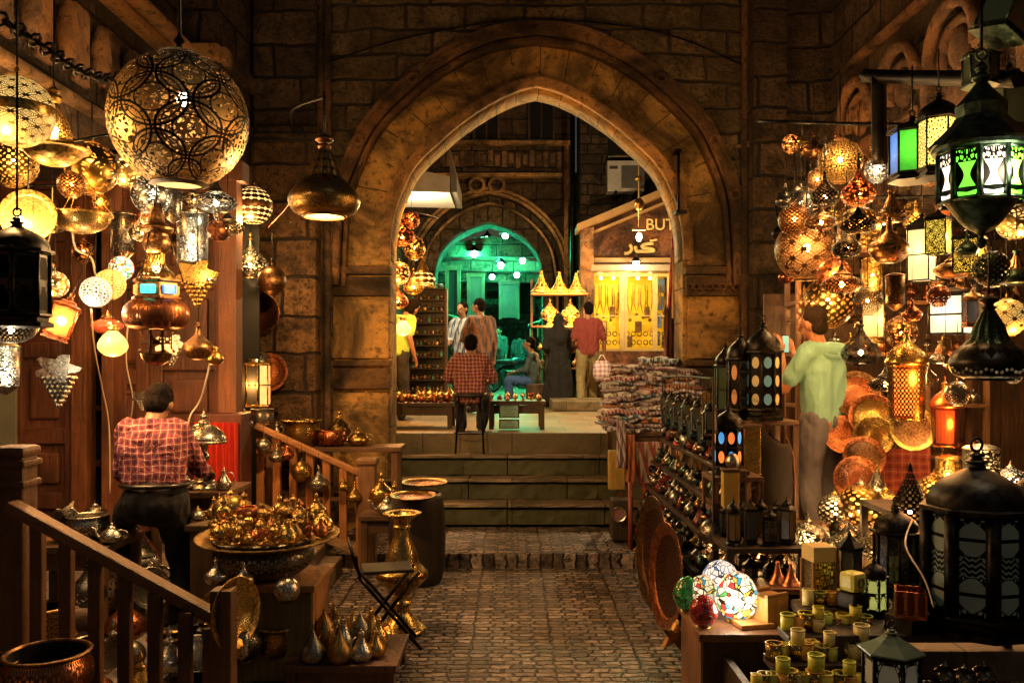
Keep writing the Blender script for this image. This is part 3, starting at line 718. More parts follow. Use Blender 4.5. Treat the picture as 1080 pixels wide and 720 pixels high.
def slant(px0, py0, px1, py1, th, y0, y1):
    b.prism([(PX(px0, Ds), PZ(py0, Ds)), (PX(px1, Ds), PZ(py1, Ds)), (PX(px1, Ds), PZ(py1+th, Ds)), (PX(px0, Ds), PZ(py0+th, Ds))], y0, y1)
slant(608, 238, 800, 158, 7, 15.3, 15.9); slant(622, 245, 800, 171, 3, 15.5, 15.7)
c_, d_ = sbx(619, 623, 243, 280, 15.5, 15.7); b.box(c_, d_); c_, d_ = sbx(619, 800, 272, 277, 15.45, 15.7); b.box(c_, d_, bev=.01)
b.obj('gable_beam', 'paint:.34,.22,.09:.6', sh, sx_)
c_, d_ = sbx(622, 800, 280, 287, 15.3, 15.7); B().box(c_, d_, bev=.02).obj('shutter_box', 'paint:.30,.25,.18:.5', sh, sx_)
# interior
b = B(); x0, x1 = PX(622, Ds), PX(712, Ds)
b.box(((x0+x1)/2, 16.7, 2.6), (x1-x0, .04, 1.6)).box((x0-.02, 16.2, 2.6), (.04, 1.0, 1.6)).box((x1+.3, 16.2, 2.6), (.04, 1.0, 1.6)).box(((x0+x1)/2, 16.2, 3.32), (x1-x0+.4, 1.0, .04)).box(((x0+x1)/2, 16.2, 1.84), (x1-x0, .9, .04))
b.obj('interior', 'paint:.85,.62,.06:.5', sh, sx_)  # yellow walls put part of the shop glow into the colour
b = B()
for px in (625, 656, 660, 691, 706): b.box((PX(px, Ds), 15.52, 2.56), (.05 if px not in (656, 691) else .08, .06, 1.42))
for py in (290, 333, 369): b.box((PX(665, Ds), 15.52, PZ(py, Ds)), (1.42, .05, .05 if py != 333 else .02))
b.obj('window_frame', 'paint:.62,.5,.2:.4', sh, sx_)
b = B()
for i in range(11):     # hanging gold chains and pendants
    x = PX(630+i*7, 15.8); z = PZ(300, 15.8)
    b.tube([(x-.04, 15.9, z), (x-.045, 15.9, z-.35), (x, 15.88, z-.5-.05*(i % 3)), (x+.045, 15.9, z-.35), (x+.04, 15.9, z)], .012, 5); b.ball((x, 15.87, z-.55-.05*(i % 3)), .035, 6)
for i in range(24):
    x = PX(629+(i % 12)*6.5, 15.7); z = PZ(352+(i//12)*9, 15.7); b.torus((x, 15.7, z), .04, .012, 'Y', 10, 5)
b.obj('jewellery', 'olddbrass', sh, sx_)
for i in range(9):
    x = PX(628+i*9.2, 16.2); z = 2.05+.28*(i % 4); B().box((x, 16.3, z), (.10+.03*(i % 2), .08, .22), bev=.02).obj('goods_silhouette', 'paint:.10,.05,.015:.4', sh, sx_)  # dark colour makes silhouettes against the yellow window
b = B()
for i in range(4): b.box((PX(697, Ds)+.03*i, 16.0, 2.1+.33*i), (.14, .1, .26), bev=.02)
b.obj('hanging_goods', 'paint:.14,.25,.5:.5', sh, sx_)
light(sh, (-.1, .5, 2.2), (1, .62, .08), 17, .12); light(sh, (-.45, .45, 1.5), (1, .62, .08), 9, .1)
for i in range(5): B().ball((PX(634+i*13, 15.8), 15.85, PZ(293, 15.8)), .028, 8).obj('spot_bulb', 'bulb:1,.8,.4:30', sh, sx_)
# sign lettering
def text(s_, loc, size, mat, parent, name='lettering', ext=.012, bold=.0015):
    cu = bpy.data.curves.new(name, 'FONT'); cu.body = s_; cu.size = size; cu.extrude = ext; cu.offset = bold
    o = bpy.data.objects.new(name, cu); C.objects.link(o); bpy.context.evaluated_depsgraph_get().update()
    me = bpy.data.meshes.new_from_object(o); bpy.data.objects.remove(o); me.materials.clear(); me.materials.append(M(mat))
    o = bpy.data.objects.new(name, me); C.objects.link(o); o.parent = parent; o.location = loc; o.rotation_euler = (R(90), 0, 0); return o
text('BUT', (PX(681, Ds)-2.2, .04, PZ(242, Ds)-PZ_), .29, 'paint:.85,.66,.28:.4', sh)
b = B(); zz = PZ(262, Ds)
def stroke(pts, r): b.tube([(PX(x, Ds), 15.57, PZ(y, Ds)) for x, y in sp_px(pts)], r, 6)
def sp_px(p): return [(q.x, q.y) for q in sp(p, 4)]
stroke([(690, 256), (681, 257), (678, 260), (688, 262), (690, 264), (676, 264.5)], .035); stroke([(676, 264.5), (672, 264), (671, 259)], .035)
stroke([(665, 257), (667, 262), (664, 266), (659, 267)], .035); stroke([(686, 253.5), (694, 252)], .025)
b.obj('script_lettering', 'paint:.85,.66,.28:.4', sh, sx_)
# AC unit
ac = thing('air_conditioner', 'white boxy air conditioner on the dark house wall above the shop', 'air conditioner', (PX(660, 16.6), 16.6, PZ(202, 16.6)))
B().box((0, .15, .3), (.72, .34, .6), bev=.02).obj('casing', 'paint:.6,.6,.58:.5', ac)
b = B()
for r_ in (.06, .11, .16, .2): b.torus((.13, -.03, .28), r_, .008, 'Y', 18, 5)
b.box((.13, -.028, .28), (.44, .01, .44)); b.obj('fan_grille', 'paint:.12,.12,.12:.5', ac)
B().box((-.24, -.03, .46), (.16, .01, .06), bev=.004).obj('badge', 'paint:.06,.06,.06:.4', ac)
for x_ in (-.2, .2): B().box((x_, .15, -.05), (.04, .5, .1)).obj('bracket', 'iron', ac)

# ---- the green-lit street beyond the far gateway
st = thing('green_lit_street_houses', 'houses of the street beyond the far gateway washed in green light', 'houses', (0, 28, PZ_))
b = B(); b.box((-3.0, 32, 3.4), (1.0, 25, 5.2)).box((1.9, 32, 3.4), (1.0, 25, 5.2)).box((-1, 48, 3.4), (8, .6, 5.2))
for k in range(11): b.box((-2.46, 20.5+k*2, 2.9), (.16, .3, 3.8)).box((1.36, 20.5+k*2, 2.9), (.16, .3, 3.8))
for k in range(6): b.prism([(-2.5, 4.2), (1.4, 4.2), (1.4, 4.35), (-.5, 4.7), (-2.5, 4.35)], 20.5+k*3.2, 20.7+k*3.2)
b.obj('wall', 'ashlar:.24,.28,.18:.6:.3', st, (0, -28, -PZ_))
for (px, py0, py1, wd, D_, m_) in ((502, 292, 335, 12, 24, 'wood:.05,.05,.03'), (537, 300, 335, 16, 27, 'wood:.05,.06,.04'), (554, 285, 330, 14, 30, 'void'), (478, 285, 330, 9, 22, 'void')):
    z0, z1 = PZ(py1, D_), PZ(py0, D_)
    o = B().box((PX(px, D_), D_, (z0+z1)/2), (wd*D_/FOC, .1, z1-z0)).obj('doorway', m_, st, (0, -28, -PZ_))
    fb = B()
    for s_ in (-1, 1): fb.box((PX(px, D_)+s_*(wd*D_/FOC/2+.04), D_-.06, (z0+z1)/2), (.09, .12, z1-z0+.1))
    fb.box((PX(px, D_), D_-.06, z1+.05), (wd*D_/FOC+.2, .14, .12)); fb.obj('door_frame', 'wood:.10,.08,.03', o)
for k, (x, y, z, wd, m_) in enumerate([(-2.1, 20.3, 2.6, .9, 'cloth:.3,.5,.3:.1,.2,.12:6'), (1.05, 21.0, 2.7, .7, 'cloth:.45,.5,.3:.1,.25,.15:5'), (-2.0, 23.5, 2.9, 1.0, 'cloth:.2,.3,.2:.5,.5,.4:5'), (.95, 25.5, 2.8, .9, 'cloth:.4,.4,.3:.1,.2,.15:5')]):
    B().prism([(x-wd/2, z+.3*(x < 0)), (x+wd/2, z+.3*(x > 0)), (x+wd/2, z+.3*(x > 0)+.04), (x-wd/2, z+.3*(x < 0)+.04)], y, y+1.2).obj('awning', m_, st, (0, -28, -PZ_))
    for j in range(3): B().box((x+(.32 if x < 0 else -.3), y+.2+.35*j, 1.12+.2*(j % 2)), (.3, .28, .4+.3*(j % 2)), bev=.02).obj('stall_box', 'wood:.25,.2,.12', st, (0, -28, -PZ_))
    B().box((x+(.42 if x < 0 else -.4), y+.1, z-.25), (.04, .5, .3), bev=.01).obj('signboard', 'paint:.14,.2,.10:.5', st, (0, -28, -PZ_))
gl = [(514, 253, 21), (521, 261, 21.5), (533, 249, 22), (528, 280, 21), (537, 268, 23), (510, 280, 24), (545, 290, 25), (500, 268, 20.5), (541, 258, 22.5), (519, 292, 26), (551, 275, 23), (524, 293, 34), (531, 300, 40)]
pl = ['highest on the left', 'in the middle of the cluster', 'tucked behind at the upper right', 'lowest and brightest', 'right of the cluster', 'dim one on the left', 'small one far down the street', 'leftmost of all under the arch', 'second from the right, high up', 'farthest and lowest of all', 'rightmost of all under the arch', 'deep in the street at its middle', 'tiny, at the far end of the street']
wob_ = B().tube([(-2.4, 21, 5.0), (-.5, 21.6, 4.75), (1.3, 22, 5.0)], .015, 5).tube([(-2.4, 23.2, 4.8), (1.3, 23.6, 4.8)], .015, 5)
tag(wob_.obj('street_wire', 'iron'), 'thin black wires carrying the green street lamps beyond the far gate', 'wire')
for (px, py, D_), q in zip(gl, pl):
    t = thing('street_lamp', 'green-white street lamp glowing beyond the far gate, '+q, 'street lamp', P(px, py, D_), 0, 'green street lamps beyond the far gate')
    B().ball((0, 0, 0), .085, 10).obj('bulb', 'bulb:.45,1,.75:60', t)
    B().lathe([(.03, .22), (.05, .16), (.16, .08), (.17, .06)], 12).tube([(0, 0, .2), (0, 0, max(.3, 4.85-PZ(py, D_)))], .01, 5).obj('lamp_shade', 'iron', t)
    light(t, (0, -.14, -.12), (.02, 1, .40), 105, .1)

for lab, pts in (('thin black cable drooping across the ashlar above the gateway', [(PX(330, 7.7), 7.86, 4.35), (PX(430, 7.7), 7.86, 4.62), (PX(560, 7.7), 7.86, 4.78), (PX(700, 7.7), 7.86, 4.66), (PX(800, 7.7), 7.84, 4.30)]),
                 ('black cable dropping down the masonry right of the gateway', [(PX(812, 7.6), 7.72, 5.2), (PX(815, 7.6), 7.68, 4.2), (PX(810, 7.6), 7.72, 3.75), (PX(822, 7.6), 7.64, 2.9)])):
    tag(B().tube(sp(pts, 6), .009, 5).obj('cable', 'iron'), lab, 'cable')
# ------------------------------------------------------------------ shapes of the goods
# each shape: list of (part, profile [(r, z)...] in units of its largest radius, material slot, options)
def arc(r0, z0, a0, a1, rx=1.0, rz=None, n=10):
    rz = rx if rz is None else rz
    return [(max(.0005, r0+rx*math.cos(R(a0+(a1-a0)*i/n))), z0+rz*math.sin(R(a0+(a1-a0)*i/n))) for i in range(n+1)]
HOOK = [(.02, 0), (.05, .03), (.03, .07), (.07, .12), (.03, .17), (.015, .22)]
def hook(z, s=1): return [(r*s, z+h*s) for r, h in HOOK]
SH = {
 # hanging lamps: z = 0 at the middle
 'globe': dict(parts=[('shade', arc(0, 0, -68, 74), 0), ('cap', arc(0, 0, 74, 88, 1.03)+hook(1.03, 1.2), 1), ('bottom_ring', arc(0, 0, -72, -66, 1.04), 1)], bulb=(.05, .11), top=1.25),
 'band_globe': dict(parts=[('shade', arc(0, 0, -68, -6), 0), ('waist_band', arc(0, 0, -8, 8, 1.03), 1), ('dome', arc(0, 0, 6, 72), 0), ('cap', arc(0, 0, 72, 88, 1.05)+hook(1.04, 1.3), 1)], bulb=(.0, .1), top=1.3),
 'onion': dict(parts=[('shade', sp2([(.35, -.62), (.8, -.45), (1, -.05), (.85, .35), (.45, .75), (.2, 1.1), (.1, 1.4)]), 0), ('bottom_rim', [(.3, -.66), (.4, -.66), (.42, -.6), (.34, -.56)], 1), ('finial', sp2([(.12, 1.36), (.18, 1.45), (.05, 1.55), (.13, 1.66), (.02, 1.85)]), 1)], bulb=(.0, .13), top=1.85),
 'genie': dict(parts=[('body', sp2([(.58, -.62), (.86, -.52), (1, -.28), (1.0, -.08), (.82, .2), (.6, .36)]), 0), ('neck', sp2([(.62, .35), (.5, .46), (.44, .6), (.36, .85), (.24, 1.1), (.14, 1.3)]), 2, dict(flute=.07, nf=12)),
                  ('collar', sp2([(.14, 1.28), (.2, 1.36), (.12, 1.44), (.24, 1.52), (.24, 1.6), (.1, 1.68), (.03, 1.72)]), 1), ('lower_lens', [(.0005, -.60), (.56, -.61)], 3), ('rim', [(.55, -.66), (.62, -.66), (.64, -.6), (.56, -.58)], 1)], bulb=None, top=1.72, lz=-.8),
 'bell_flare': dict(parts=[('dome', sp2([(.5, .1), (.47, .35), (.36, .7), (.2, 1.0), (.12, 1.2)]), 0), ('brim', sp2([(.48, .12), (.75, 0), (1, -.12), (1.0, -.18), (.82, -.2)]), 1), ('lower_bowl', sp2([(.82, -.2), (.66, -.42), (.35, -.6), (.03, -.66)]), 1), ('collar', sp2([(.12, 1.18), (.2, 1.26), (.22, 1.38), (.1, 1.45), (.18, 1.55), (.03, 1.7)]), 1)], bulb=(.4, .12), top=1.7),
 'half_bowl': dict(parts=[('bowl', sp2([(.0006, -.62), (.35, -.58), (.75, -.38), (.97, -.08), (1, .04)]), 0), ('rim', [(.98, .02), (1.04, .02), (1.04, .1), (.98, .1)], 1)], bulb=(-.1, .13), top=.12, cords=3),
 'drop': dict(parts=[('shade', sp2([(.12, -.98), (.5, -.9), (.92, -.55), (1, -.15), (.75, .35), (.42, .68), (.34, .8)]), 0), ('socket', [(.34, .78), (.36, .84), (.36, 1.12), (.2, 1.2), (.05, 1.25)], 1)], bulb=None, top=1.25, lz=-1.2),
 'bottle': dict(parts=[('body', sp2([(.1, -.9), (.6, -.8), (1, -.3), (.95, .1), (.5, .5), (.22, .8), (.16, 1.2), (.24, 1.3)]), 0), ('stopper', sp2([(.2, 1.3), (.1, 1.4), (.12, 1.5), (.02, 1.6)]), 1)], bulb=None, top=1.6),
 'ufo': dict(parts=[('shade', sp2([(.2, -.45), (.6, -.4), (.95, -.12), (1, .05), (.75, .3), (.4, .45)]), 0), ('crown', sp2([(.4, .44), (.46, .5), (.3, .62), (.16, .8), (.05, 1.0)]), 1), ('pendant_knob', sp2([(.2, -.44), (.12, -.55), (.15, -.65), (.02, -.8)]), 1)], bulb=(.0, .13), top=1.0),
 'tube': dict(parts=[('shade', [(.8, -1.5), (.85, -1.46), (.9, 1.2), (.8, 1.3)], 0), ('top_plate', sp2([(.8, 1.28), (.95, 1.32), (.6, 1.5), (.1, 1.6)]), 1), ('tip', sp2([(.8, -1.5), (.5, -1.8), (.04, -2.1)]), 1)], bulb=(.0, .15), top=1.6),
 # standing pieces: z = 0 at the foot
 'pear_jug': dict(parts=[('body', sp2([(.6, 0), (.85, .15), (1, .55), (.9, 1.0), (.5, 1.6), (.28, 2.1), (.26, 2.4)]), 0), ('lid', sp2([(.3, 2.38), (.28, 2.5), (.12, 2.62), (.14, 2.72), (.02, 2.85)]), 1), ('foot', [(.62, 0), (.7, 0), (.66, .1), (.6, .12)], 1)], handle=(.28, 2.2, .95, .8), base=True),
 'teardrop': dict(parts=[('body', sp2([(.55, 0), (.85, .12), (1, .55), (.85, 1.1), (.45, 1.7), (.15, 2.3), (.05, 2.8)]), 0), ('tip', sp2([(.06, 2.78), (.12, 2.86), (.02, 3.0)]), 1)], base=True),
 'cone_jar': dict(parts=[('body', sp2([(.75, 0), (.95, .1), (1, .9), (.95, 1.6), (.8, 1.9)]), 0), ('cover', sp2([(.86, 1.88), (.8, 2.0), (.3, 2.7), (.06, 3.1)]), 1), ('knob', sp2([(.05, 3.08), (.12, 3.16), (.02, 3.3)]), 1)], handle=(.9, 1.5, .95, .5), base=True),
 'urn': dict(parts=[('foot', sp2([(.95, 0), (.98, .12), (.7, .35), (.35, .75), (.3, 1.0), (.42, 1.15), (.3, 1.3), (.35, 1.55)]), 1), ('body', sp2([(.34, 1.5), (.62, 1.75), (1, 2.15), (1.0, 2.4), (.8, 2.62), (.68, 2.8), (.6, 3.15), (.38, 3.7), (.3, 4.1)]), 0), ('belly_band', [(1.0, 2.12), (1.05, 2.18), (1.05, 2.38), (1.0, 2.44)], 2), ('lip', sp2([(.3, 4.08), (.36, 4.2), (.3, 4.3), (.42, 4.5), (.74, 4.7), (.76, 4.76), (.5, 4.74), (.25, 4.5)]), 1)], base=True),
 'drum_pot': dict(parts=[('body', sp2([(.8, 0), (.9, .1), (.98, .6), (.95, 1.1), (1, 1.3)]), 0), ('rim', [(.98, 1.28), (1.06, 1.3), (1.06, 1.38), (.96, 1.4), (.9, 1.3)], 1), ('inside', [(.95, 1.3), (.9, .3), (.001, .28)], 3)], base=True),
 'cauldron': dict(parts=[('body', sp2([(.35, 0), (.7, .1), (.96, .4), (1, .75), (.9, 1.0), (.86, 1.1)]), 0), ('rim', sp2([(.86, 1.08), (.95, 1.12), (.98, 1.17), (.9, 1.2), (.84, 1.15)]), 1), ('inside', sp2([(.84, 1.15), (.86, .8), (.7, .3), (.001, .15)]), 3)], base=True),
 'table_lamp': dict(parts=[('base', sp2([(.6, 0), (.62, .12), (.45, .3), (.5, .42), (.25, .6)]), 1), ('stem', sp2([(.22, .6), (.14, .8), (.24, 1.0), (.13, 1.2), (.26, 1.5), (.13, 1.75), (.2, 1.95), (.12, 2.15)]), 1), ('shade', sp2([(.98, 2.2), (1.0, 2.32), (.85, 2.6), (.5, 2.9), (.2, 3.02)]), 0), ('finial', sp2([(.2, 3.0), (.26, 3.08), (.1, 3.2), (.17, 3.35), (.05, 3.5), (.01, 3.75)]), 1), ('rim', [(.96, 2.12), (1.02, 2.14), (1.02, 2.26), (.97, 2.26)], 1)], bulb=(2.4, .14), base=True),
 'egg': dict(parts=[('shade', sp2([(.35, .12), (.75, .35), (1, .95), (.9, 1.5), (.55, 2.05), (.001, 2.3)]), 0), ('foot', sp2([(.5, 0), (.52, .06), (.35, .16)]), 1)], base=True),
 'pierced_ball': dict(parts=[('shade', arc(0, .95, -70, 80, 1.0, .95), 0), ('finial', sp2([(.18, 1.86), (.22, 1.95), (.08, 2.05), (.02, 2.3)]), 1), ('foot', [(.3, 0), (.42, 0), (.40, .08), (.32, .1)], 1)], bulb=(.8, .14), base=True),
 'spike': dict(parts=[('shade', sp2([(.3, .1), (.8, .35), (1, .9), (.8, 1.6), (.45, 2.4), (.12, 3.2)]), 0), ('tip', sp2([(.12, 3.15), (.17, 3.25), (.02, 3.6)]), 1), ('foot', sp2([(.45, 0), (.5, .05), (.3, .14)]), 1)], bulb=(.9, .14), base=True),
 'teapot': dict(parts=[('body', sp2([(.45, 0), (.9, .25), (1, .65), (.7, 1.1), (.4, 1.3)]), 0), ('lid', sp2([(.42, 1.28), (.3, 1.5), (.1, 1.6), (.14, 1.72), (.02, 1.85)]), 1)], spout=True, handle=(.5, 1.15, .95, .35), base=True),
 'figurine': dict(parts=[('base', [(.8, 0), (.8, .2), (.5, .3), (.001, .31)], 1), ('body', sp2([(.3, .3), (.5, .8), (.3, 1.3), (.6, 1.7), (.5, 2.1), (.15, 2.4), (.3, 2.7), (.1, 3.0), (.02, 3.3)]), 0, dict(flute=.22, nf=3))], base=True),
 'goblet': dict(parts=[('foot', sp2([(.8, 0), (.8, .08), (.2, .25), (.12, .8), (.2, 1.0)]), 1), ('bowl', sp2([(.2, 1.0), (.8, 1.3), (1, 1.9), (.9, 2.2), (.86, 2.2), (.8, 1.7), (.001, 1.2)]), 0)], base=True),
 'cup': dict(parts=[('holder', [(.92, 0), (1, .04), (1, 1.9), (.9, 1.9), (.9, .12), (.001, .1)], 0, dict(mi=1)), ('rim', [(.86, 1.88), (1.06, 1.9), (1.06, 2.02), (.86, 2.02)], 1)], base=True),
 'incense': dict(parts=[('bowl', sp2([(.4, 0), (.45, .1), (.2, .35), (.3, .5), (.9, .9), (1, 1.2)]), 0), ('lid', sp2([(1, 1.2), (.9, 1.6), (.5, 2.0), (.2, 2.3)]), 2), ('finial', sp2([(.2, 2.28), (.28, 2.4), (.1, 2.6), (.18, 2.8), (.02, 3.1)]), 1)], base=True),
 'funnel': dict(parts=[('cone', sp2([(1, 0), (.98, .1), (.6, .6), (.3, 1.2), (.12, 1.9)]), 0), ('tip', sp2([(.12, 1.88), (.18, 2.0), (.02, 2.2)]), 1)], base=True),
 'bead_tower': dict(parts=[('crown', sp2([(.5, 2.6), (.95, 2.7), (1.0, 3.0), (.7, 3.5), (.25, 3.9), (.1, 4.3)]), 1), ('bead_skirt', [(.80, 0.0), (.86, .8), (.92, 1.8), (.96, 2.65)], 0), ('inner_shade', [(.55, .2), (.6, 2.5)], 2), ('finial', sp2([(.1, 4.28), (.18, 4.4), (.05, 4.55), (.01, 5.0)]), 1), ('bottom_ring', [(.78, -.05), (.86, -.05), (.86, .05), (.78, .05)], 1)], base=True, top=5.0),
}
PRO = {}
def chainwork(b, z0, z1, r=.05, link=None):
    """a run of chain from z0 up to z1"""
    if z1-z0 < .02: return
    if z1-z0 > .8 or not link:
        b.tube([(0, 0, z0), (0, 0, z1)], r, 5); return
    n = max(1, int((z1-z0)/link)); h = (z1-z0)/n
    for i in range(n):
        pts = []
        for j in range(8):
            a = 2*PI*j/8; x, z = math.cos(a)*h*.28, math.sin(a)*h*.62
            pts.append((x, 0, z0+h*(i+.5)+z) if i % 2 else (0, x, z0+h*(i+.5)+z))
        b.tube(pts, r, 4, closed=True)

def make(shape, label, cat, loc, size, mats, group=None, up=0, rz=0, lit=None, tilt=None, name=None, seg=20):
    """lathe-built thing; size = largest radius in metres; up = length of the chain it hangs by (m); lit = (watts, colour)"""
    key = (shape, tuple(mats), round(up/size, 1), lit, seg); d = SH[shape]
    if key not in PRO:
        root = bpy.data.objects.new(name or shape, None); C.objects.link(root); PRO[key] = root; root.empty_display_size = .2
        for q in d['parts']:
            part, prof, slot = q[:3]; o = q[3] if len(q) > 3 else {}
            m = mats[slot] if slot < len(mats) else mats[-1]
            if m is None: continue
            b = B(); b.lathe(prof, seg*2 if o.get('nf') else seg, flute=o.get('flute', 0), nf=o.get('nf', 0)); b.obj(part, m, root)
        if d.get('handle'):
            z0, z1, ro, _ = d['handle']; r0 = d['handle'][3]
            B().tube(sp([(r0*.9, 0, z0), (1.25, 0, z0+.2*(z1-z0)), (1.4, 0, z0+.6*(z1-z0)), (1.0, 0, z1), (r0*.5, 0, z1)], 3), .06, 6).obj('handle', mats[min(1, len(mats)-1)], root)
        if d.get('spout'):
            p = sp([(-.8, 0, .4), (-1.3, 0, .7), (-1.5, 0, 1.2), (-1.8, 0, 1.4)], 3); n = len(p)
            B().tube(p, [.2-.13*i/n for i in range(n)], 6).obj('spout', mats[0], root)
        if d.get('cords'):
            b = B()
            for i in range(3):
                a = 2*PI*i/3+.4; b.tube([(math.cos(a), math.sin(a), .06), (0, 0, 1.5)], .02, 4)
            b.obj('cord', mats[1], root)
        if up > 0:
            b = B(); chainwork(b, 1.5 if d.get('cords') else d['top']*.98, up/size+d['top'], .028, .28); b.obj('chain', 'iron', root)
        if lit:
            watts, col = lit
            if d.get('bulb'):
                z, r = d['bulb']
                B().ball((0, 0, z), r, 10, (1, 1, 1.25)).obj('bulb', 'bulb:%g,%g,%g:45' % tuple(min(1, c*1.15) for c in col), root)
                if mats[0][0] in 'wgem' and not d.get('cords') and shape != 'bell_flare': light(root, (0, -.75, -.95) if not d.get('base') else (0, -1.0, .1), col, watts, .03)
                else: light(root, (0, 0, z-r*2.2), col, watts, .025)
            else: light(root, (0, 0, d.get('lz', -1.0)-.05), col, watts, .03)
        o = root
    else: o = dup(PRO[key])
    o.location = loc; o.scale = (size, size, size)
    o.rotation_euler = (tilt[0], tilt[1], rz) if tilt else (0, 0, rz)
    return tag(o, label, cat, group)

def lantern(label, loc, w, h, n=6, frame='iron', pane='glass:.3,.2,.08', roof='dome', ring=True, watts=None, col=WARM, up=0, group=None, rz=0, rows=1, fret=None, cat='lantern', bowl=False, base=True, panes2=None, taper=1.0, name='lantern', roofmat=None, ztf=None, post=.028, zbf=None):
    """n-sided lantern: base, frame, glass panes, roof, finial, ring; loc = foot (or lowest point when hanging)"""
    key = ('L', round(w/h, 2), n, frame, pane, roof, watts, round(up/w, 1), rows, fret, bowl, base, panes2, taper, ring, roofmat, ztf, post, zbf)
    if key not in PRO:
        t = bpy.data.objects.new(name, None); C.objects.link(t); PRO[key] = t; t.empty_display_size = .2
        r = .5; H = h/w; a0 = PI/n  # unit width 1
        zb = .12*H if base else 0.0
        if bowl: zb = .30*H
        zt = H*(.66 if roof in ('dome', 'onion') else .74)
        if ztf: zt = H*ztf
        if zbf: zb = H*zbf
        rmat = roofmat or frame
        if bowl:
            B().lathe(sp2([(.02, 0), (.07, .03*H), (.03, .07*H), (.2, .12*H), (.34, .2*H), (.46, .27*H), (.52, .295*H)]), 20).obj('lower_bowl', frame, t)
        elif base:
            B().lathe([(.001, .005), (r*1.12, .005), (r*1.12, zb*.3), (r*.96, zb*.45), (r*.96, zb*.7), (r*1.1, zb*.85), (r*1.08, zb), (.001, zb)], n, a0=a0, smooth=False).obj('base', frame, t)
        b = B()
        for i in range(n):
            a = a0+2*PI*i/n; c, s = math.cos(a), math.sin(a)
            b.tube([(r*c*taper, r*s*taper, zb), (r*c, r*s, zt)], post, 5)
            a2 = a0+2*PI*(i+1)/n; c2, s2 = math.cos(a2), math.sin(a2)
            for k in range(rows+1):
                f = k/rows; rr = r*(taper+(1-taper)*f); z = zb+(zt-zb)*f
                b.tube([(rr*c, rr*s, z), (rr*c2, rr*s2, z)], .024, 4)
        b.lathe([(r*1.0, zt), (r*1.16, zt+.01*H), (r*1.16, zt+.03*H), (r*1.0, zt+.04*H), (.001, zt+.04*H)], n, a0=a0, smooth=False)
        b.obj('frame', frame, t)
        for i in range(n):
            a = a0+2*PI*i/n; a2 = a0+2*PI*(i+1)/n
            for k in range(rows):
                f0, f1 = k/rows, (k+1)/rows
                p = [pane, panes2][(i+k) % 2] if panes2 else pane
                b = B(); q = []
                for (aa, ff) in ((a, f0), (a2, f0), (a2, f1), (a, f1)):
                    rr = r*.97*(taper+(1-taper)*ff); q.append(b.bm.verts.new((rr*math.cos(aa), rr*math.sin(aa), zb+(zt-zb)*ff)))
                b.face(q, [(0, 0), (1, 0), (1, 1), (0, 1)]); o = b.obj('pane', p, t)
                if fret: pass
        z = zt+.04*H; hh = H-z
        prof = {'dome': [(r*1.02, z), (r*.98, z+.18*hh), (r*.8, z+.38*hh), (r*.45, z+.55*hh), (r*.2, z+.66*hh), (r*.16, z+.74*hh)],
                'onion': [(r*.9, z), (r*1.0, z+.15*hh), (r*.85, z+.35*hh), (r*.4, z+.55*hh), (r*.15, z+.72*hh)],
                'pagoda': [(r*1.25, z), (r*.7, z+.25*hh), (r*.6, z+.32*hh), (r*.62, z+.45*hh), (r*.3, z+.62*hh), (r*.1, z+.74*hh)],
                'cone': [(r*1.2, z), (r*1.18, z+.06*hh), (r*.6, z+.4*hh), (r*.2, z+.7*hh)],
                'flat': [(r*1.1, z), (r*1.1, z+.1*hh), (r*.4, z+.5*hh), (r*.12, z+.7*hh)]}[roof]
        B().lathe(sp2(prof) if roof in ('dome', 'onion') else prof, n if roof != 'dome' else max(n, 8), a0=a0, smooth=roof in ('dome', 'onion')).obj('roof', rmat, t)
        zz = z+.72*hh
        fo = B().lathe(sp2([(r*.14, zz), (r*.24, zz+.06*hh), (r*.1, zz+.12*hh), (r*.16, zz+.17*hh), (.01, zz+.25*hh)]), 10)
        fo.obj('finial', rmat, t)
        if ring: B().torus((0, 0, H+.05), .07, .016, 'Y', 14, 5).obj('ring', frame, t)
        if up > 0:
            b = B(); chainwork(b, H+.08, H+.08+up/w, .02, .2); b.obj('chain', 'iron', t)
        if watts:
            B().ball((0, 0, (zb+zt)/2), .07, 8).obj('bulb', 'bulb:%g,%g,%g:30' % col, t)
            light(t, (0, -.62, (zb+zt)/2), col, watts, .03)
            if pane[0] == 't': light(t, (0, 0, (zb+zt)/2+.1), (1, .8, .55), min(1.6, 14*w*w), .03)
        o = t
    else: o = dup(PRO[key])
    o.location = loc; o.scale = (w, w, w); o.rotation_euler = (0, 0, rz)
    return tag(o, label, cat, group)

def plate(label, loc, r, mat='brass', rim=None, normal=(0, -1, 0), group=None, cat='plate', name='engraved_plate', pat=None):
    key = ('plate', mat, rim, pat)
    if key not in PRO:
        t = bpy.data.objects.new(name, None); C.objects.link(t); PRO[key] = t
        B().lathe([(.001, .0), (.25, .004), (.55, .002), (.60, .03), (.74, .035), (.78, .06)], 40).obj('dish', pat or mat, t)
        B().lathe([(.77, .055), (.82, .09), (.97, .11), (1.0, .125), (.99, .10), (.9, .075), (.79, .04), (.6, -.01), (.001, -.03)], 40).obj('rim', rim or mat, t)
        o = t
    else: o = dup(PRO[key])
    o.location = loc; o.scale = (r, r, r); o.rotation_euler = Vector(normal).to_track_quat('Z', 'Y').to_euler()
    return tag(o, label, cat, group)

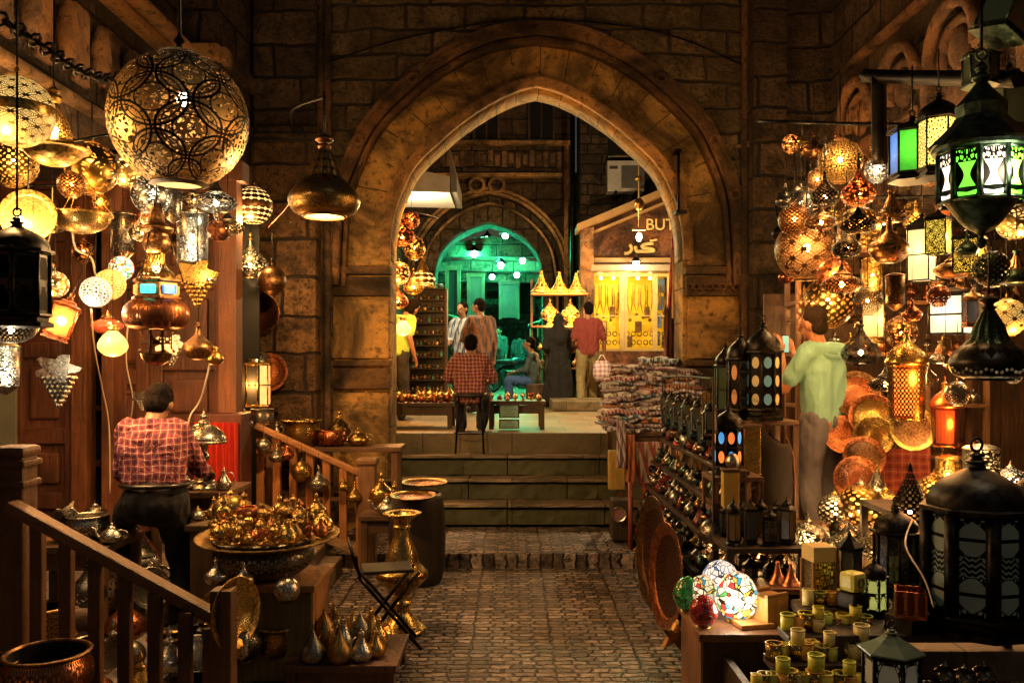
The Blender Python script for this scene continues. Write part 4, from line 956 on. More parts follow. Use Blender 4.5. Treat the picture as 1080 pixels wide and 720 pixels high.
def grapes(label, loc, s, mat, leafmat, rows=8, up=0, group=None, rz=0):
    key = ('grape', mat, leafmat, rows, round(up, 2)); n = 0
    if key not in PRO:
        t = bpy.data.objects.new('grape_cluster', None); C.objects.link(t); PRO[key] = t
        b = B()
        for k in range(rows):
            w = rows-k
            for i in range(w):
                for j in range(2): b.ball(((i-(w-1)/2)*.16+rnd.uniform(-.02, .02), (j-.5)*.14, -.2-k*.145), .088, 8)
        b.obj('grape_cluster_beads', mat, t)
        b = B(); pts = []
        for i in range(30):
            a = 2*PI*i/30; rr = .5*(1+.28*math.cos(5*a+.5)+.06*math.cos(17*a)); pts.append((rr*math.cos(a)*1.25, .12+rr*math.sin(a)*.75))
        b.prism(pts, -.13, -.10); b.obj('leaf', leafmat, t)
        if up: B().tube([(0, 0, .2), (0, 0, up)], .015, 5).obj('chain', 'iron', t)
        o = t
    else: o = dup(PRO[key])
    o.location = loc; o.scale = (s, s, s); o.rotation_euler = (0, 0, rz)
    return tag(o, label, 'grape ornament', group)

def table(label, x, y, z, w, d, mat='wood:.14,.07,.03', z0=0, cat='table', name='display_table', cloth=None):
    t = thing(name, label, cat, (x, y, z0)); h = z-z0
    B().box((0, 0, h-.02), (w, d, .04), bev=.006).obj('table_top', cloth or mat, t)
    for sx in (-1, 1):
        for sy in (-1, 1): B().box((sx*(w/2-.04), sy*(d/2-.04), (h-.04)/2), (.05, .05, h-.04), bev=.005).obj('leg', mat, t)
    B().box((0, -(d/2-.04), h-.09), (w-.12, .025, .09), bev=.004).obj('apron', mat, t)
    return t
def crate(label, x, y, z, w, d, mat='wood:.30,.15,.05', z0=0, cat='wooden box', name='wooden_box', front=None):
    t = thing(name, label, cat, (x, y, z0)); h = z-z0
    B().box((0, 0, h-.018), (w+.03, d+.03, .035), bev=.006).obj('top_board', mat, t)
    b = B(); n = max(2, int(w/.12))
    b.box((0, -(d/2-.02), (h-.04)/2), (w-.01, .02, h-.04), bev=.004); b.obj('front_panel', front or mat, t)
    B().box((w/2-.012, 0, (h-.04)/2), (.024, d-.04, h-.04), bev=.004).obj('side_panel', mat, t)
    B().box((-w/2+.012, 0, (h-.04)/2), (.024, d-.04, h-.04), bev=.004).obj('side_panel', mat, t)
    B().box((0, (d/2-.02), (h-.04)/2), (w-.01, .02, h-.04)).obj('back_panel', mat, t)
    return t
# ------------------------------------------------------------------ people
def capsule(bm, a, b_, ra, rb, n=12):
    a, b_ = Vector(a), Vector(b_)
    d = (b_-a); L = d.length
    q = d.normalized().to_track_quat('Z', 'Y').to_matrix() if L > 1e-5 else Matrix.Identity(3)
    rings = []
    for k in range(5): t = -PI/2+PI/2*k/4; rings.append((ra*math.cos(t), ra*math.sin(t)))
    for k in range(5): t = PI/2*k/4; rings.append((rb*math.cos(t), L+rb*math.sin(t)))
    V = [[bm.verts.new(a+q @ Vector((max(r, 1e-4)*math.cos(2*PI*j/n), max(r, 1e-4)*math.sin(2*PI*j/n), z))) for j in range(n)] for r, z in rings]
    for i in range(len(V)-1):
        for j in range(n): bm.faces.new([V[i][j], V[i][(j+1) % n], V[i+1][(j+1) % n], V[i+1][j]])
    bm.faces.new(V[0][::-1]); bm.faces.new(V[-1])
def ell(bm, c, r, mat=None, seg=16):
    t = bmesh.new(); bmesh.ops.create_uvsphere(t, u_segments=seg, v_segments=seg//2+2, radius=1)
    mp = {}
    for v in t.verts:
        q = Vector((v.co.x*r[0], v.co.y*r[1], v.co.z*r[2]))
        if mat is not None: q = mat @ q
        mp[v] = bm.verts.new(q+Vector(c))
    for f in t.faces: bm.faces.new([mp[v] for v in f.verts])
    t.free()
TMP = bpy.data.scenes.new('workbench')
def remesh(bm, name, vox, mat, parent, smooth=3, wr=0, wscale=9, seed=0):
    bmesh.ops.recalc_face_normals(bm, faces=bm.faces)
    me = bpy.data.meshes.new(name); bm.to_mesh(me); bm.free()
    o = bpy.data.objects.new(name, me); TMP.collection.objects.link(o)
    m = o.modifiers.new('r', 'REMESH'); m.mode = 'VOXEL'; m.voxel_size = vox; m.use_smooth_shade = True
    if smooth: s_ = o.modifiers.new('s', 'SMOOTH'); s_.iterations = smooth; s_.factor = .6
    with bpy.context.temp_override(scene=TMP, view_layer=TMP.view_layers[0]):
        dg = bpy.context.evaluated_depsgraph_get(); dg.update()
        nm = bpy.data.meshes.new_from_object(o.evaluated_get(dg)); nm.name = name
    bpy.data.objects.remove(o); bpy.data.meshes.remove(me)
    if wr:
        cos = [v.co.copy() for v in nm.vertices]; nos = [v.normal.copy() for v in nm.vertices]; flat = []
        for c_, n_ in zip(cos, nos):
            p = c_*wscale+Vector((seed, seed*2, 0)); q = Vector((p.x*1.1, p.y*1.1, p.z*.55))
            c_ += n_*((abs(noise.noise(q))*1.6-.45+.5*noise.noise(q*2.3))*wr); flat.extend(c_)
        nm.vertices.foreach_set('co', flat)
    for f in nm.polygons: f.use_smooth = True
    nm.materials.clear(); nm.materials.append(M(mat))
    o = bpy.data.objects.new(name, nm); C.objects.link(o); o.parent = parent
    return o
BASEJ = dict(pelvis=(0, 0, .95), chest=(0, 0, 1.28), neck=(0, 0, 1.46), head=(0, .02, 1.60),
             sl=(-.185, 0, 1.41), sr=(.185, 0, 1.41), el=(-.24, -.02, 1.13), er=(.24, -.02, 1.13), wl=(-.26, .06, .89), wr=(.26, .06, .89),
             hl=(-.09, 0, .92), hr=(.09, 0, .92), kl=(-.10, .03, .50), kr=(.10, .03, .50), al=(-.11, -.02, .08), ar=(.11, -.02, .08),
             tl=(-.13, .15, .035), tr=(.13, .15, .035), look=(0, 1, 0))
def person(label, loc, rz, J={}, vox=.012, skin='skin:.30,.15,.08', top='plain:.3,.5,.2', trou='plain:.1,.1,.1', shoes='paint:.03,.025,.02:.5', sleeve=.75, hair=True, hs=1.0, bulk=1.0, group=None, robe=None, hood=False, belt=None, curl=.6, long=True, wrk=1.0, hairc='hair', hcut=1.0):
    j = {k: Vector(v) for k, v in {**BASEJ, **J}.items()}
    t = thing('person', label, 'person', loc, rz, group); t.scale = (hs, hs, hs)
    bm = bmesh.new()
    # torso
    def torso(bm, g, low=True, pv=None):
        pv = j['pelvis'] if pv is None else pv
        side = (j['sr']-j['sl']).normalized(); hip = (j['hr']-j['hl']).normalized()
        for s in (-1, 1):
            capsule(bm, j['chest']+side*.075*s, pv+hip*.062*s, .105*bulk+g, .098*bulk+g)
            capsule(bm, j['chest']+side*.06*s+Vector((0, 0, .02)), (j['sl'], j['sr'])[s > 0]*.8+j['neck']*.2, .10*bulk+g, .055*bulk+g)
        capsule(bm, j['sl']*.93+j['sr']*.07, j['sr']*.93+j['sl']*.07, .062*bulk+g, .062*bulk+g)
        if low and g > .01: ell(bm, j['pelvis']-Vector((0, 0, .015)), (.172*bulk, .134*bulk, .115))
        elif low:
            for s, h in ((-1, 'hl'), (1, 'hr')): ell(bm, (j['pelvis']+j[h])/2, (.100+g*.7, .112+g*.7, .12+g*.7))
    torso(bm, 0)
    capsule(bm, j['neck']-(j['head']-j['neck'])*.3, j['head'], .058, .052)
    f = Vector(j['look']).normalized(); upv = (j['head']-j['neck']).normalized(); rt = f.cross(upv).normalized(); upv = rt.cross(f)
    hm = Matrix((rt, f, upv)).transposed(); hd = j['head']+upv*.03
    ell(bm, hd+hm @ Vector((0, -.012, .02)), (.076, .094, .098), hm); ell(bm, hd+hm @ Vector((0, .022, -.045)), (.058, .066, .068), hm)
    capsule(bm, hd+hm @ Vector((0, .095, .012)), hd+hm @ Vector((0, .112, -.02)), .010, .016, 8)
    ell(bm, hd+hm @ Vector((0, .088, -.052)), (.026, .014, .012), hm, 8)
    for s in (-1, 1):
        ell(bm, hd+hm @ Vector((s*.079, -.005, -.008)), (.012, .022, .033), hm, 8); ell(bm, hd+hm @ Vector((s*.032, .080, .012)), (.016, .012, .011), hm, 8)
        ell(bm, hd+hm @ Vector((s*.032, .084, .032)), (.022, .010, .007), hm, 8)
    for a, b_, c in (('sl', 'el', 'wl'), ('sr', 'er', 'wr')):
        capsule(bm, j[a], j[b_], .052, .042); capsule(bm, j[b_], j[c], .042, .027)
        d = (j[c]-j[b_]).normalized(); s = -1 if a == 'sl' else 1
        hl = j.get('f'+a[1]); hdir = (Vector(hl).normalized() if hl is not None else d)
        pl = hdir.cross(Vector((0, 0, 1)));  pl = Vector((1, 0, 0)) if pl.length < .3 else pl.normalized()
        nrm = pl.cross(hdir).normalized()     # palm normal
        pc = j[c]+hdir*.05
        m3 = Matrix((pl, hdir, nrm)).transposed()
        ell(bm, pc, (.038, .052, .016), m3, 10)
        for k in range(4):
            o_ = pl*(-.028+.0188*k); L = (.036, .043, .040, .030)[k]; st_ = pc+hdir*.040+o_
            k1 = st_+(hdir*math.cos(curl*.5)-nrm*math.sin(curl*.5))*L; k2 = k1+(hdir*math.cos(curl*1.5)-nrm*math.sin(curl*1.5))*L*.85
            capsule(bm, st_, k1, .0095, .0085, 8); capsule(bm, k1, k2, .0085, .007, 8)
        th = pc-hdir*.025+pl*(-s)*.034*(1 if s < 0 else 1); k1 = th+(pl*(-s)*.7+hdir*.8-nrm*.3).normalized()*.038
        capsule(bm, th, k1, .011, .010, 8); capsule(bm, k1, k1+(hdir*.9-nrm*.35-pl*(-s)*.1).normalized()*.03, .010, .0085, 8)
    for h, k, a, to in (('hl', 'kl', 'al', 'tl'), ('hr', 'kr', 'ar', 'tr')):
        capsule(bm, j[h], j[k], .082, .052); capsule(bm, j[k], j[a], .054, .034); capsule(bm, j[a], j[to], .038, .03)
    remesh(bm, 'body', vox, skin, t, 2)
    # shirt
    cv = vox*1.0
    if top and not robe:
        bm = bmesh.new(); torso(bm, .026, long, None if long else j['pelvis'].lerp(j['chest'], .38))
        for a, b_, c in (('sl', 'el', 'wl'), ('sr', 'er', 'wr')):
            if sleeve <= 1: capsule(bm, j[a], j[a].lerp(j[b_], sleeve), .068, .064)
            else: capsule(bm, j[a], j[b_], .068, .056); capsule(bm, j[b_], j[b_].lerp(j[c], sleeve-1), .056, .045)
        remesh(bm, 'shirt', cv, top, t, 4, .019*wrk, 9, rnd.random()*9)
    if trou and not robe:
        bm = bmesh.new()
        for h, k, a in (('hl', 'kl', 'al'), ('hr', 'kr', 'ar')):
            capsule(bm, j[h], j[k], .108, .08); capsule(bm, j[k], j[a]+Vector((0, 0, .03)), .08, .066)
        ell(bm, j['pelvis']-Vector((0, 0, .02)), (.158, .116, .11) if long else (.200, .162, .150))
        remesh(bm, 'trousers', cv, trou, t, 4, .016*max(wrk, .9), 8, rnd.random()*9)
    if belt:
        b = B(); b.torus((0, 0, 0), 1, .12, 'Z', 28, 6); o = b.obj('belt', belt, t); o.location = j['pelvis']+Vector((0, .01, .085)); o.scale = (.182*bulk, .150*bulk, .12)
    if robe:
        bm = bmesh.new(); torso(bm, .03)
        for s, h in ((-1, 'al'), (1, 'ar')):
            capsule(bm, j['pelvis']+Vector((s*.05, 0, 0)), j[h]+Vector((s*.07, 0, .05)), .15, .15)
            capsule(bm, j['pelvis']+Vector((s*.04, .05, 0)), j[h]+Vector((s*.0, .12, .05)), .13, .14); capsule(bm, j['pelvis']+Vector((s*.04, -.03, 0)), j[h]+Vector((s*.0, -.12, .05)), .13, .14)
        for a, b_, c in (('sl', 'el', 'wl'), ('sr', 'er', 'wr')): capsule(bm, j[a], j[b_], .085, .085); capsule(bm, j[b_], j[c], .085, .08)
        if hood: ell(bm, hd+hm @ Vector((0, -.02, .01)), (.105, .105, .125), hm); capsule(bm, hd-upv*.05-f*.03, j['chest']-f*.03, .10, .17)
        remesh(bm, 'robe', cv, robe, t, 4, .016, 6, rnd.random()*9)
    if shoes:
        for a, to in (('al', 'tl'), ('ar', 'tr')):
            bm = bmesh.new(); capsule(bm, j[a]-Vector((0, 0, .02)), j[to], .048, .042); remesh(bm, 'shoe', .01, shoes, t, 2)
    if hair and not hood:
        bm = bmesh.new(); ell(bm, hd+hm @ Vector((0, -.026, .038)), (.087*hcut, .098*hcut, .094*hcut), hm); ell(bm, hd+hm @ Vector((0, -.050, -.02)), (.078*hcut, .062*hcut, .075*hcut), hm)
        remesh(bm, 'hair', .009, hairc, t, 2, .005, 40, 3)
    return t
# ================================================================== LEFT SHOP
CHAINTOP = 3.95
def hang(shape, label, px, py, D, rpx, mats, cat='hanging lamp', lit=None, up=.25, group='lamps hanging over the left shop', **k):
    return make(shape, label, cat, P(px, py, D), rpx*D/FOC, mats, group, up=up, lit=lit, **k)
# iron rods / sagging chains that carry the lamps
def carrier(label, pts, r=.012, mat='iron', cat='rod', name='hanging_rod'):
    return tag(B().tube(sp([tuple(p) for p in pts], 6), r, 5).obj(name, mat), label, cat)
def chainline(label, pts, r=.02, mat='iron'):
    p = sp([tuple(q) for q in pts], 8); b = B()
    for i in range(len(p)-1):
        a, c = p[i], p[i+1]; d = (c-a); m = (a+c)/2; u = d.normalized(); v = u.orthogonal().normalized() if i % 2 else u.cross(u.orthogonal()).normalized()
        b.tube([m+u*math.cos(2*PI*k/8)*d.length*.62+v*math.sin(2*PI*k/8)*r for k in range(8)], r*.28, 4, closed=True)
    return tag(b.obj('slack_chain', mat), label, 'chain')
chainline('heavy slack chain swagged across the upper left corner above the brass lamps', [P(-25, 5, 3.9), P(40, 45, 4.2), P(85, 75, 4.6), P(125, 82, 5.2), P(175, 60, 6.4)], .035)
carrier('thin dark pole crossing above the big globe lamp, out from the left wall', [(-3.0, 4.2, 3.78), (-.9, 4.2, 3.78)], .02)
carrier('upper bare wire strung across the left shop behind the globe lamps', [P(-40, 142, 4.6), P(60, 150, 4.7), P(130, 140, 5.0), P(250, 128, 7.0)], .008)
carrier('lower bare wire strung across the left shop above the small globe lamps', [P(-40, 190, 5.0), P(60, 196, 5.2), P(150, 184, 5.6), P(262, 172, 7.3)], .008)
carrier('blackened beam carrying lamps across the front of the left shop', [(-3.6, 5.1, 2.86), (-2.9, 5.1, 2.86), (-1.75, 5.1, 2.86)], .028)
carrier('iron bracket rod holding the genie-bottle lamp out from the corner pillar', [(-1.95, 7.6, 3.66), (-1.6, 6.2, 3.45), (-1.1, 5.0, 3.17)], .012)

# the big globe
t = hang('globe', 'huge pierced bronze globe lamp with interlaced circles, largest lamp on the left', 189, 127, 4.2, 71, ['e:pewter:arab:9:4.5', 'iron'], lit=None, up=1.1, group=None, seg=48)
for ch in list(t.children):
    if ch.name.startswith('shade'): ch.data.materials[0] = M('G:brass:6:3')
B().ball((.1, -.1, .28), .10, 10).obj('bulb', 'bulb:1,.85,.6:60', t); light(t, (.0, -.1, .02), WARM, 7, .03)
B().lathe([(.0006, -.93), (.36, -.94)], 28).obj('lower_lens', 'g:1,.5,.12:2.6', t)
hang('genie', 'dark bronze genie-bottle lamp with fluted neck hanging before the left pier', 342, 205, 5.0, 37, ['e:olddbrass:circ:10:2', 'bronze', 'e:olddbrass:bands:12:4', 'g:1,.62,.22:1.6'], lit=(105, WARM), up=.25, group=None, seg=36)

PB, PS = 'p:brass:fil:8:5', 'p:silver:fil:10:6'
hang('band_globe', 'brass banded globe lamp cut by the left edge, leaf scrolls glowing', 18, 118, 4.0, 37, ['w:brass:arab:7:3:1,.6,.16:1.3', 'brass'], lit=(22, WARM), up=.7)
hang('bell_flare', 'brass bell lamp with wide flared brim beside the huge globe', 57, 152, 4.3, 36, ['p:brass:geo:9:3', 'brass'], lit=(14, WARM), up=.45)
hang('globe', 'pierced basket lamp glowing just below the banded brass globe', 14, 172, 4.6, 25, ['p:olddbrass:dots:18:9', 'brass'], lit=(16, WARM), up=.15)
hang('globe', 'medium scrollwork globe lamp with white-hot bulb under the flared bell lamp', 97, 178, 4.9, 27, ['p:brass:fil:6:4', 'brass'], lit=(18, WARM), up=.2)
hang('globe', 'small globe lamp half hidden behind the left rim of the huge globe', 134, 180, 5.3, 18, ['w:brass:fil:6:4:1,.62,.2:2.4', 'brass'], lit=(10, AMBER), up=.15)
hang('globe', 'small silver scrollwork globe lamp right below the huge globe', 160, 205, 5.1, 21, [PS, 'silver'], lit=(14, WHITE), up=.2)
hang('half_bowl', 'open golden half-bowl lamp on three cords, glowing yellow inside', 86, 228, 4.7, 30, ['e:gold:geo:16:3', 'brass'], lit=(14, WARM), up=.15)
hang('tube', 'silver filigree star-tip lamp hanging left of the red door post', 203, 250, 5.6, 18, ['p:silver:fil:14:14', 'pewter'], lit=(9, WHITE), up=.15)
hang('ufo', 'silver filigree lamp above the filigree tube lamp, under the huge globe', 228, 214, 5.5, 22, ['p:silver:fil:16:6', 'pewter'], lit=(10, WHITE), up=.2)
hang('band_globe', 'ribbed bronze globe lamp hanging on the pillar between huge globe and genie lamp', 267, 217, 6.8, 20, ['w:bronze:bands:16:4:1,.6,.2:1.6', 'bronze'], lit=(24, WARM), up=.5)
hang('onion', 'pierced silver onion lamp lit on the corner pillar above the copper tray', 264, 280, 6.9, 19, ['p:pewter:fil:12:7', 'bronze'], lit=(24, WARM), up=.3)
hang('globe', 'plain dark ball lamp touching the pierced onion lamp', 287, 296, 6.8, 15, ['bronze', 'bronze'], up=.3)
hang('globe', 'small golden crackle globe lamp dangling left of the door', 58, 300, 5.0, 14, ['w:brass:fil:5:3:1,.7,.3:1.5', 'brass'], lit=(8, AMBER), up=.5)
hang('globe', 'small white fretwork globe lamp, left one of the touching pair', 101, 308, 4.9, 16, ['w:silver:geo:5:3:1,.82,.6:1.1', 'silver'], lit=(10, WHITE), up=.45)
hang('globe', 'small yellow fretwork globe lamp, right one of the touching pair', 116, 300, 5.1, 16, ['w:brass:geo:6:4:1,.6,.15:1.1', 'brass'], lit=(8, AMBER), up=.4)
hang('drop', 'amber ribbed drop lamp glowing in front of the dark door gap', 119, 361, 5.0, 15, ['g:1,.55,.12:1.7', 'brass'], lit=(14, AMBER), up=.6)
hang('globe', 'tiny globe lamp with blue and red chips beside the copper-bodied lantern', 128, 283, 5.4, 13, ['mosaic:1.2:multi', 'brass'], lit=(6, WARM), up=.3)
hang('ufo', 'coral red glass saucer lamp hanging between the globes and the door', 113, 344, 5.4, 17, ['glass:.35,.07,.04', 'bronze'], up=.4)
hang('bottle', 'round dark bronze bottle hanging at the red door post', 209, 365, 5.3, 16, ['bronze', 'bronze'], cat='hanging bottle', up=.6)
hang('drop', 'little brass bell dangling on a long chain right of the dark bottle', 227, 376, 5.3, 9, ['brass', 'brass'], cat='bell', up=.8)
hang('half_bowl', 'dim silver bowl lamp near the left edge below the black lantern', 12, 345, 4.2, 27, ['p:pewter:dots:26:6', 'iron'], lit=(8, WHITE), up=.1)
hang('tube', 'small silver filigree tube at the far left edge under the dim bowl lamp', 6, 385, 4.6, 15, ['p:silver:fil:12:10', 'pewter'], lit=(6, WHITE), up=.2)
# flat glowing disc
d = plate('round gold dish lamp hung on edge, lit pale pink on one side', P(30, 228, 4.5), 28*4.5/FOC, 'brass', normal=(.35, -1, .05), cat='hanging lamp', name='dish_lamp', pat='e:gold:geo:3:6')
light(d, (-.2, -.25, .7), WARM, 12, .03); B().ball((-.25, -.2, .25), .14, 8).obj('bulb', 'bulb:1,.8,.6:30', d)
B().tube([(0, 1.0, .1), (0, 3.0, .1)], .03, 5).obj('chain', 'iron', d)
# black lantern at the left edge
lantern('black fretwork lantern at the left edge, with a domed lid', P(18, 345, 3.7), 62*3.7/FOC, 118*3.7/FOC, 8, 'iron', 'e:iron:ogee:1:1', 'dome', up=.6, bowl=False)
# large Ottoman copper lantern : built by hand
D_ = 4.8; t = thing('ottoman_lantern', 'large copper-bellied lantern with red and turquoise glass windows and dark gallery', 'hanging lamp', P(165, 330, D_)); s_ = 33*D_/FOC; t.scale = (s_,)*3
B().lathe(sp2([(.58, -.52), (.9, -.42), (1.02, -.1), (.95, .2), (.72, .42)]), 36).obj('belly', 'e:copper:geo:20:.4', t)
B().lathe([(.74, .40), (.80, .44), (.80, .5), (.70, .52), (.66, .95), (.76, 1.0), (.76, 1.06), (.6, 1.1)], 6, smooth=False).obj('window_frame', 'bronze', t)
for i in range(6):
    a = 2*PI*i/6+PI/6
    o = B().box((.62*math.cos(a), .62*math.sin(a), .73), (.46, .02, .28), rz=a+PI/2, bev=.05).obj('window_glass', ('g:1,.25,.05:2.2', 'g:.05,.75,.7:2.2', 'g:.1,.3,.9:1.4')[i % 3], t)
B().lathe(sp2([(.6, 1.08), (.5, 1.3), (.3, 1.5), (.26, 1.7), (.26, 1.9)]), 24).obj('neck', 'p:brass:dots:18:4', t)
B().lathe(sp2([(.26, 1.9), (.36, 2.0), (.44, 2.25), (.36, 2.5), (.5, 2.62), (.5, 2.75), (.3, 2.85), (.2, 3.2), (.08, 3.5)]), 24).obj('crown', 'bronze', t)
B().lathe([(.5, -.50), (.56, -.55), (.56, -.62), (.5, -.64), (.50, -1.15), (.58, -1.18), (.58, -1.28), (.48, -1.3)], 8, smooth=False).obj('gallery', 'p:bronze:ogee:8:1', t)
B().lathe(sp2([(.48, -1.3), (.4, -1.5), (.2, -1.65), (.02, -1.7)]), 16).obj('bottom_cup', 'bronze', t)
B().ball((0, 0, 1.4), .12, 8).obj('bulb', 'bulb:1,.8,.4:40', t); light(t, (0, -.2, 1.65), WARM, 14, .03)
b = B(); chainwork(b, 3.5, 6.2, .03, .3)
for i in range(3): a = 2*PI*i/3+.3; b.tube([(.8*math.cos(a), .8*math.sin(a), 1.0), (.1*math.cos(a), .1*math.sin(a), 3.5)], .02, 4)
b.obj('chain', 'iron', t)
# grape ornaments
grapes('silver grape cluster with leaf hanging flat against the left door', P(62, 392, 5.0), 22*5/FOC*1.5, 'silver', 'silver', 7, up=2.0)
grapes('golden vine leaf and grapes beside the copper-bellied lantern, lit yellow', P(208, 292, 5.2), 24*5.2/FOC*1.3, 'brass', 'e:gold:fil:6:6', 6, up=2.4)
grapes('lower silver grape cluster behind the copper-bellied lantern', P(181, 366, 5.4), 20*5.4/FOC*1.2, 'silver', 'pewter', 5, up=2.0)
# copper star lantern, tilted
t = lantern('small copper window lantern hanging tilted at the left door', P(57, 358, 4.8), .17, .26, 4, 'copper', 'glass:.4,.16,.07', 'pagoda', up=.3, watts=5, col=AMBER); t.rotation_euler = (0, .35, .4)
# copper trays on the corner pillar
plate('oval hammered copper tray hung on the corner pillar below the onion lamp', (PX(272, 7.5), 7.52, PZ(330, 7.5)), .19, 'copper', pat='e:copper:geo:8:8', cat='tray', name='copper_tray')
plate('second copper tray lower on the corner pillar behind the domed lamp', (PX(283, 7.5), 7.52, PZ(392, 7.5)), .17, 'copper', pat='e:copper:fil:9:9', cat='tray', name='copper_tray')
# dangling cables
def cable(label, pts, r=.006, mat='paint:.5,.42,.3:.5'): return tag(B().tube(sp([tuple(q) for q in pts], 6), r, 5).obj('cable', mat), label, 'cable')
cable('pale lamp cable dropping from the wire to the small golden crackle globe', [P(55, 198, 5.2), P(54, 240, 5.0), P(50, 262, 5.0), P(57, 284, 5.0)])
cable('pale cable looping from the half-bowl lamp down to the touching globes', [P(76, 240, 4.7), P(80, 262, 4.8), P(96, 272, 4.9), P(101, 290, 4.9)])
cable('pale cable running down the dark door gap to the floor', [P(96, 326, 5.0), P(100, 370, 5.6), P(108, 410, 6.2), P(115, 450, 6.4), P(116, 520, 6.4)])
cable('white cable curling down beside the coral saucer lamp', [P(136, 330, 5.2), P(133, 380, 5.8), P(140, 420, 6.2), P(136, 450, 6.4)], .005, 'paint:.7,.68,.6:.5')
cable('white cable slung from the dark bottle down to the silver table lamp', [P(222, 380, 5.4), P(212, 420, 5.6), P(200, 440, 5.6), P(196, 470, 5.6)], .006, 'paint:.7,.68,.6:.5')
cable('thin orange wire from the genie-bottle lamp to the pillar lamp', [P(312, 205, 5.2), P(300, 222, 6.0), P(283, 240, 6.8)], .005, 'copper')

# ---- furniture and goods on the left
table('dark low table by the left door piled with silverware', -2.47, 4.85, .62, .56, .5, z0=.12)
G = 'silverware on the low table by the left door'
def put(shape, label, px, z, D, rpx, mats, cat, group=None, **k):
    return make(shape, label, cat, (PX(px, D), D, z), rpx*D/FOC, mats, group, **k)
grapes('silver grape basket lying on the low table, its tip to the left', (-2.52, 4.75, .76), .16, 'silver', 'silver', 6, rz=.3).rotation_euler = (R(70), R(-50), 0)
put('cauldron', 'round silver bowl with bird-shaped lid nearest the plaid-shirted man', 92, .62, 4.8, 22, ['e:silver:geo:18:2', 'silver', 'silver', 'silver'], 'bowl', G)
put('teapot', 'small silver teapot at the right end of the low table', 118, .62, 4.7, 12, ['silver', 'silver'], 'teapot', G)
put('pierced_ball', 'small silver filigree ball behind the silver teapot', 100, .62, 5.0, 15, [PS, 'silver'], 'lamp', G)
put('cone_jar', 'tall engraved silver jar with pointed lid standing on the shop floor behind the handrail', 140, .12, 5.2, 30, ['e:silver:fil:10:6', 'e:silver:geo:12:3'], 'jar')
put('drum_pot', 'dark engraved pot on the floor behind the handrail, right of the tall silver jar', 166, .12, 4.9, 22, ['e:pewter:arab:8:2', 'pewter', 'pewter', 'void'], 'pot')
put('onion', 'black and silver onion lamp sitting on the floor at the far left of the handrail', 92, .40, 4.5, 20, ['p:pewter:fil:10:6', 'iron'], 'lamp')
put('drum_pot', 'low brass drum on the floor left of the handrail post', 45, .12, 4.6, 26, ['e:olddbrass:geo:16:2', 'brass', 'brass', 'void'], 'pot')
for i, (px, D, z, r, m_, lab) in enumerate([(120, 4.3, .0, 22, 'silver', 'silver domed food cover leaning behind the first balusters'), (78, 4.1, .0, 24, 'brass', 'brass domed pot low behind the handrail near the newel'), (212, 4.4, .0, 20, 'pewter', 'grey domed pot below the lower end of the handrail'), (178, 4.2, .0, 22, 'silver', 'silver domed pot half hidden by the middle balusters'), (148, 3.9, .0, 22, 'brass', 'brass lidded pot at the bottom edge behind the balusters'), (100, 3.9, 0, 20, 'copper', 'copper lidded pot at the bottom edge near the copper cauldron')]):
    put('incense', lab, px, z, D, r, ['e:%s:geo:14:2' % m_, m_, 'e:%s:fil:10:3' % m_], 'pot', 'lidded pots behind the near handrail')
for (px, py, D, r, nrm, m_, lab) in [(158, 620, 4.35, 22, (.7, -.6, .3), 'silver', 'round engraved silver plate leaning behind the middle balusters'), (230, 640, 4.3, 20, (.5, -.8, .2), 'brass', 'small brass plate leaning under the handrail end'), (120, 690, 3.9, 22, (-.5, -.7, .6), 'pewter', 'grey plate leaning at the bottom edge behind the balusters'), (205, 690, 4.0, 20, (.6, -.5, .6), 'silver', 'bright plate lying tilted at the bottom behind the last balusters')]:
    plate(lab, P(px, py, D), r*D/FOC, m_, normal=nrm, pat='e:%s:geo:8:5' % m_, group='plates behind the near handrail')

# near handrail
nr = thing('stair_railing', 'near dark wooden stair railing descending to the right in the left foreground', 'railing', (-1.75, 3.7, 0))
RW = 'wood:.17,.075,.03'
def nobj(b, name, mat=RW): return b.obj(name, mat, nr, (1.75, -3.7, 0))
a0_ = P(22, 530, 3.75); a1_ = P(228, 660, 3.6); dv = a1_-a0_; ang = math.atan2(dv.z, dv.x)
rotm = Matrix.Rotation(-ang, 3, 'Y')
nobj(B().box((a0_+a1_)/2+Vector((0, 0, .0)), (dv.length, .085, .05), rot=rotm, bev=.012), 'handrail', 'wood:.26,.12,.05:x')
nobj(B().box(((a0_+a1_)/2)+Vector((0, 0, -.66)), (dv.length, .05, .06), rot=rotm, bev=.01), 'bottom_rail', 'wood:.26,.12,.05:x')
for i in range(7):
    f = (i+.6)/6.6; p = a0_.lerp(a1_, min(f, .97)); nobj(B().box((p.x, p.y, p.z-.35), (.055, .045, .66), bev=.008), 'baluster')
b = B(); xN = PX(17, 3.78); b.box((xN, 3.78, .60), (.125, .125, 1.20), bev=.01).box((xN, 3.78, 1.17), (.155, .155, .03), bev=.008).box((xN, 3.78, 1.22), (.15, .15, .05), bev=.02).box((xN, 3.78, 1.08), (.15, .15, .03), bev=.008)
nobj(b, 'newel_post')
nobj(B().box((PX(236, 3.6), 3.6, .33), (.09, .09, .66), bev=.01), 'end_post')

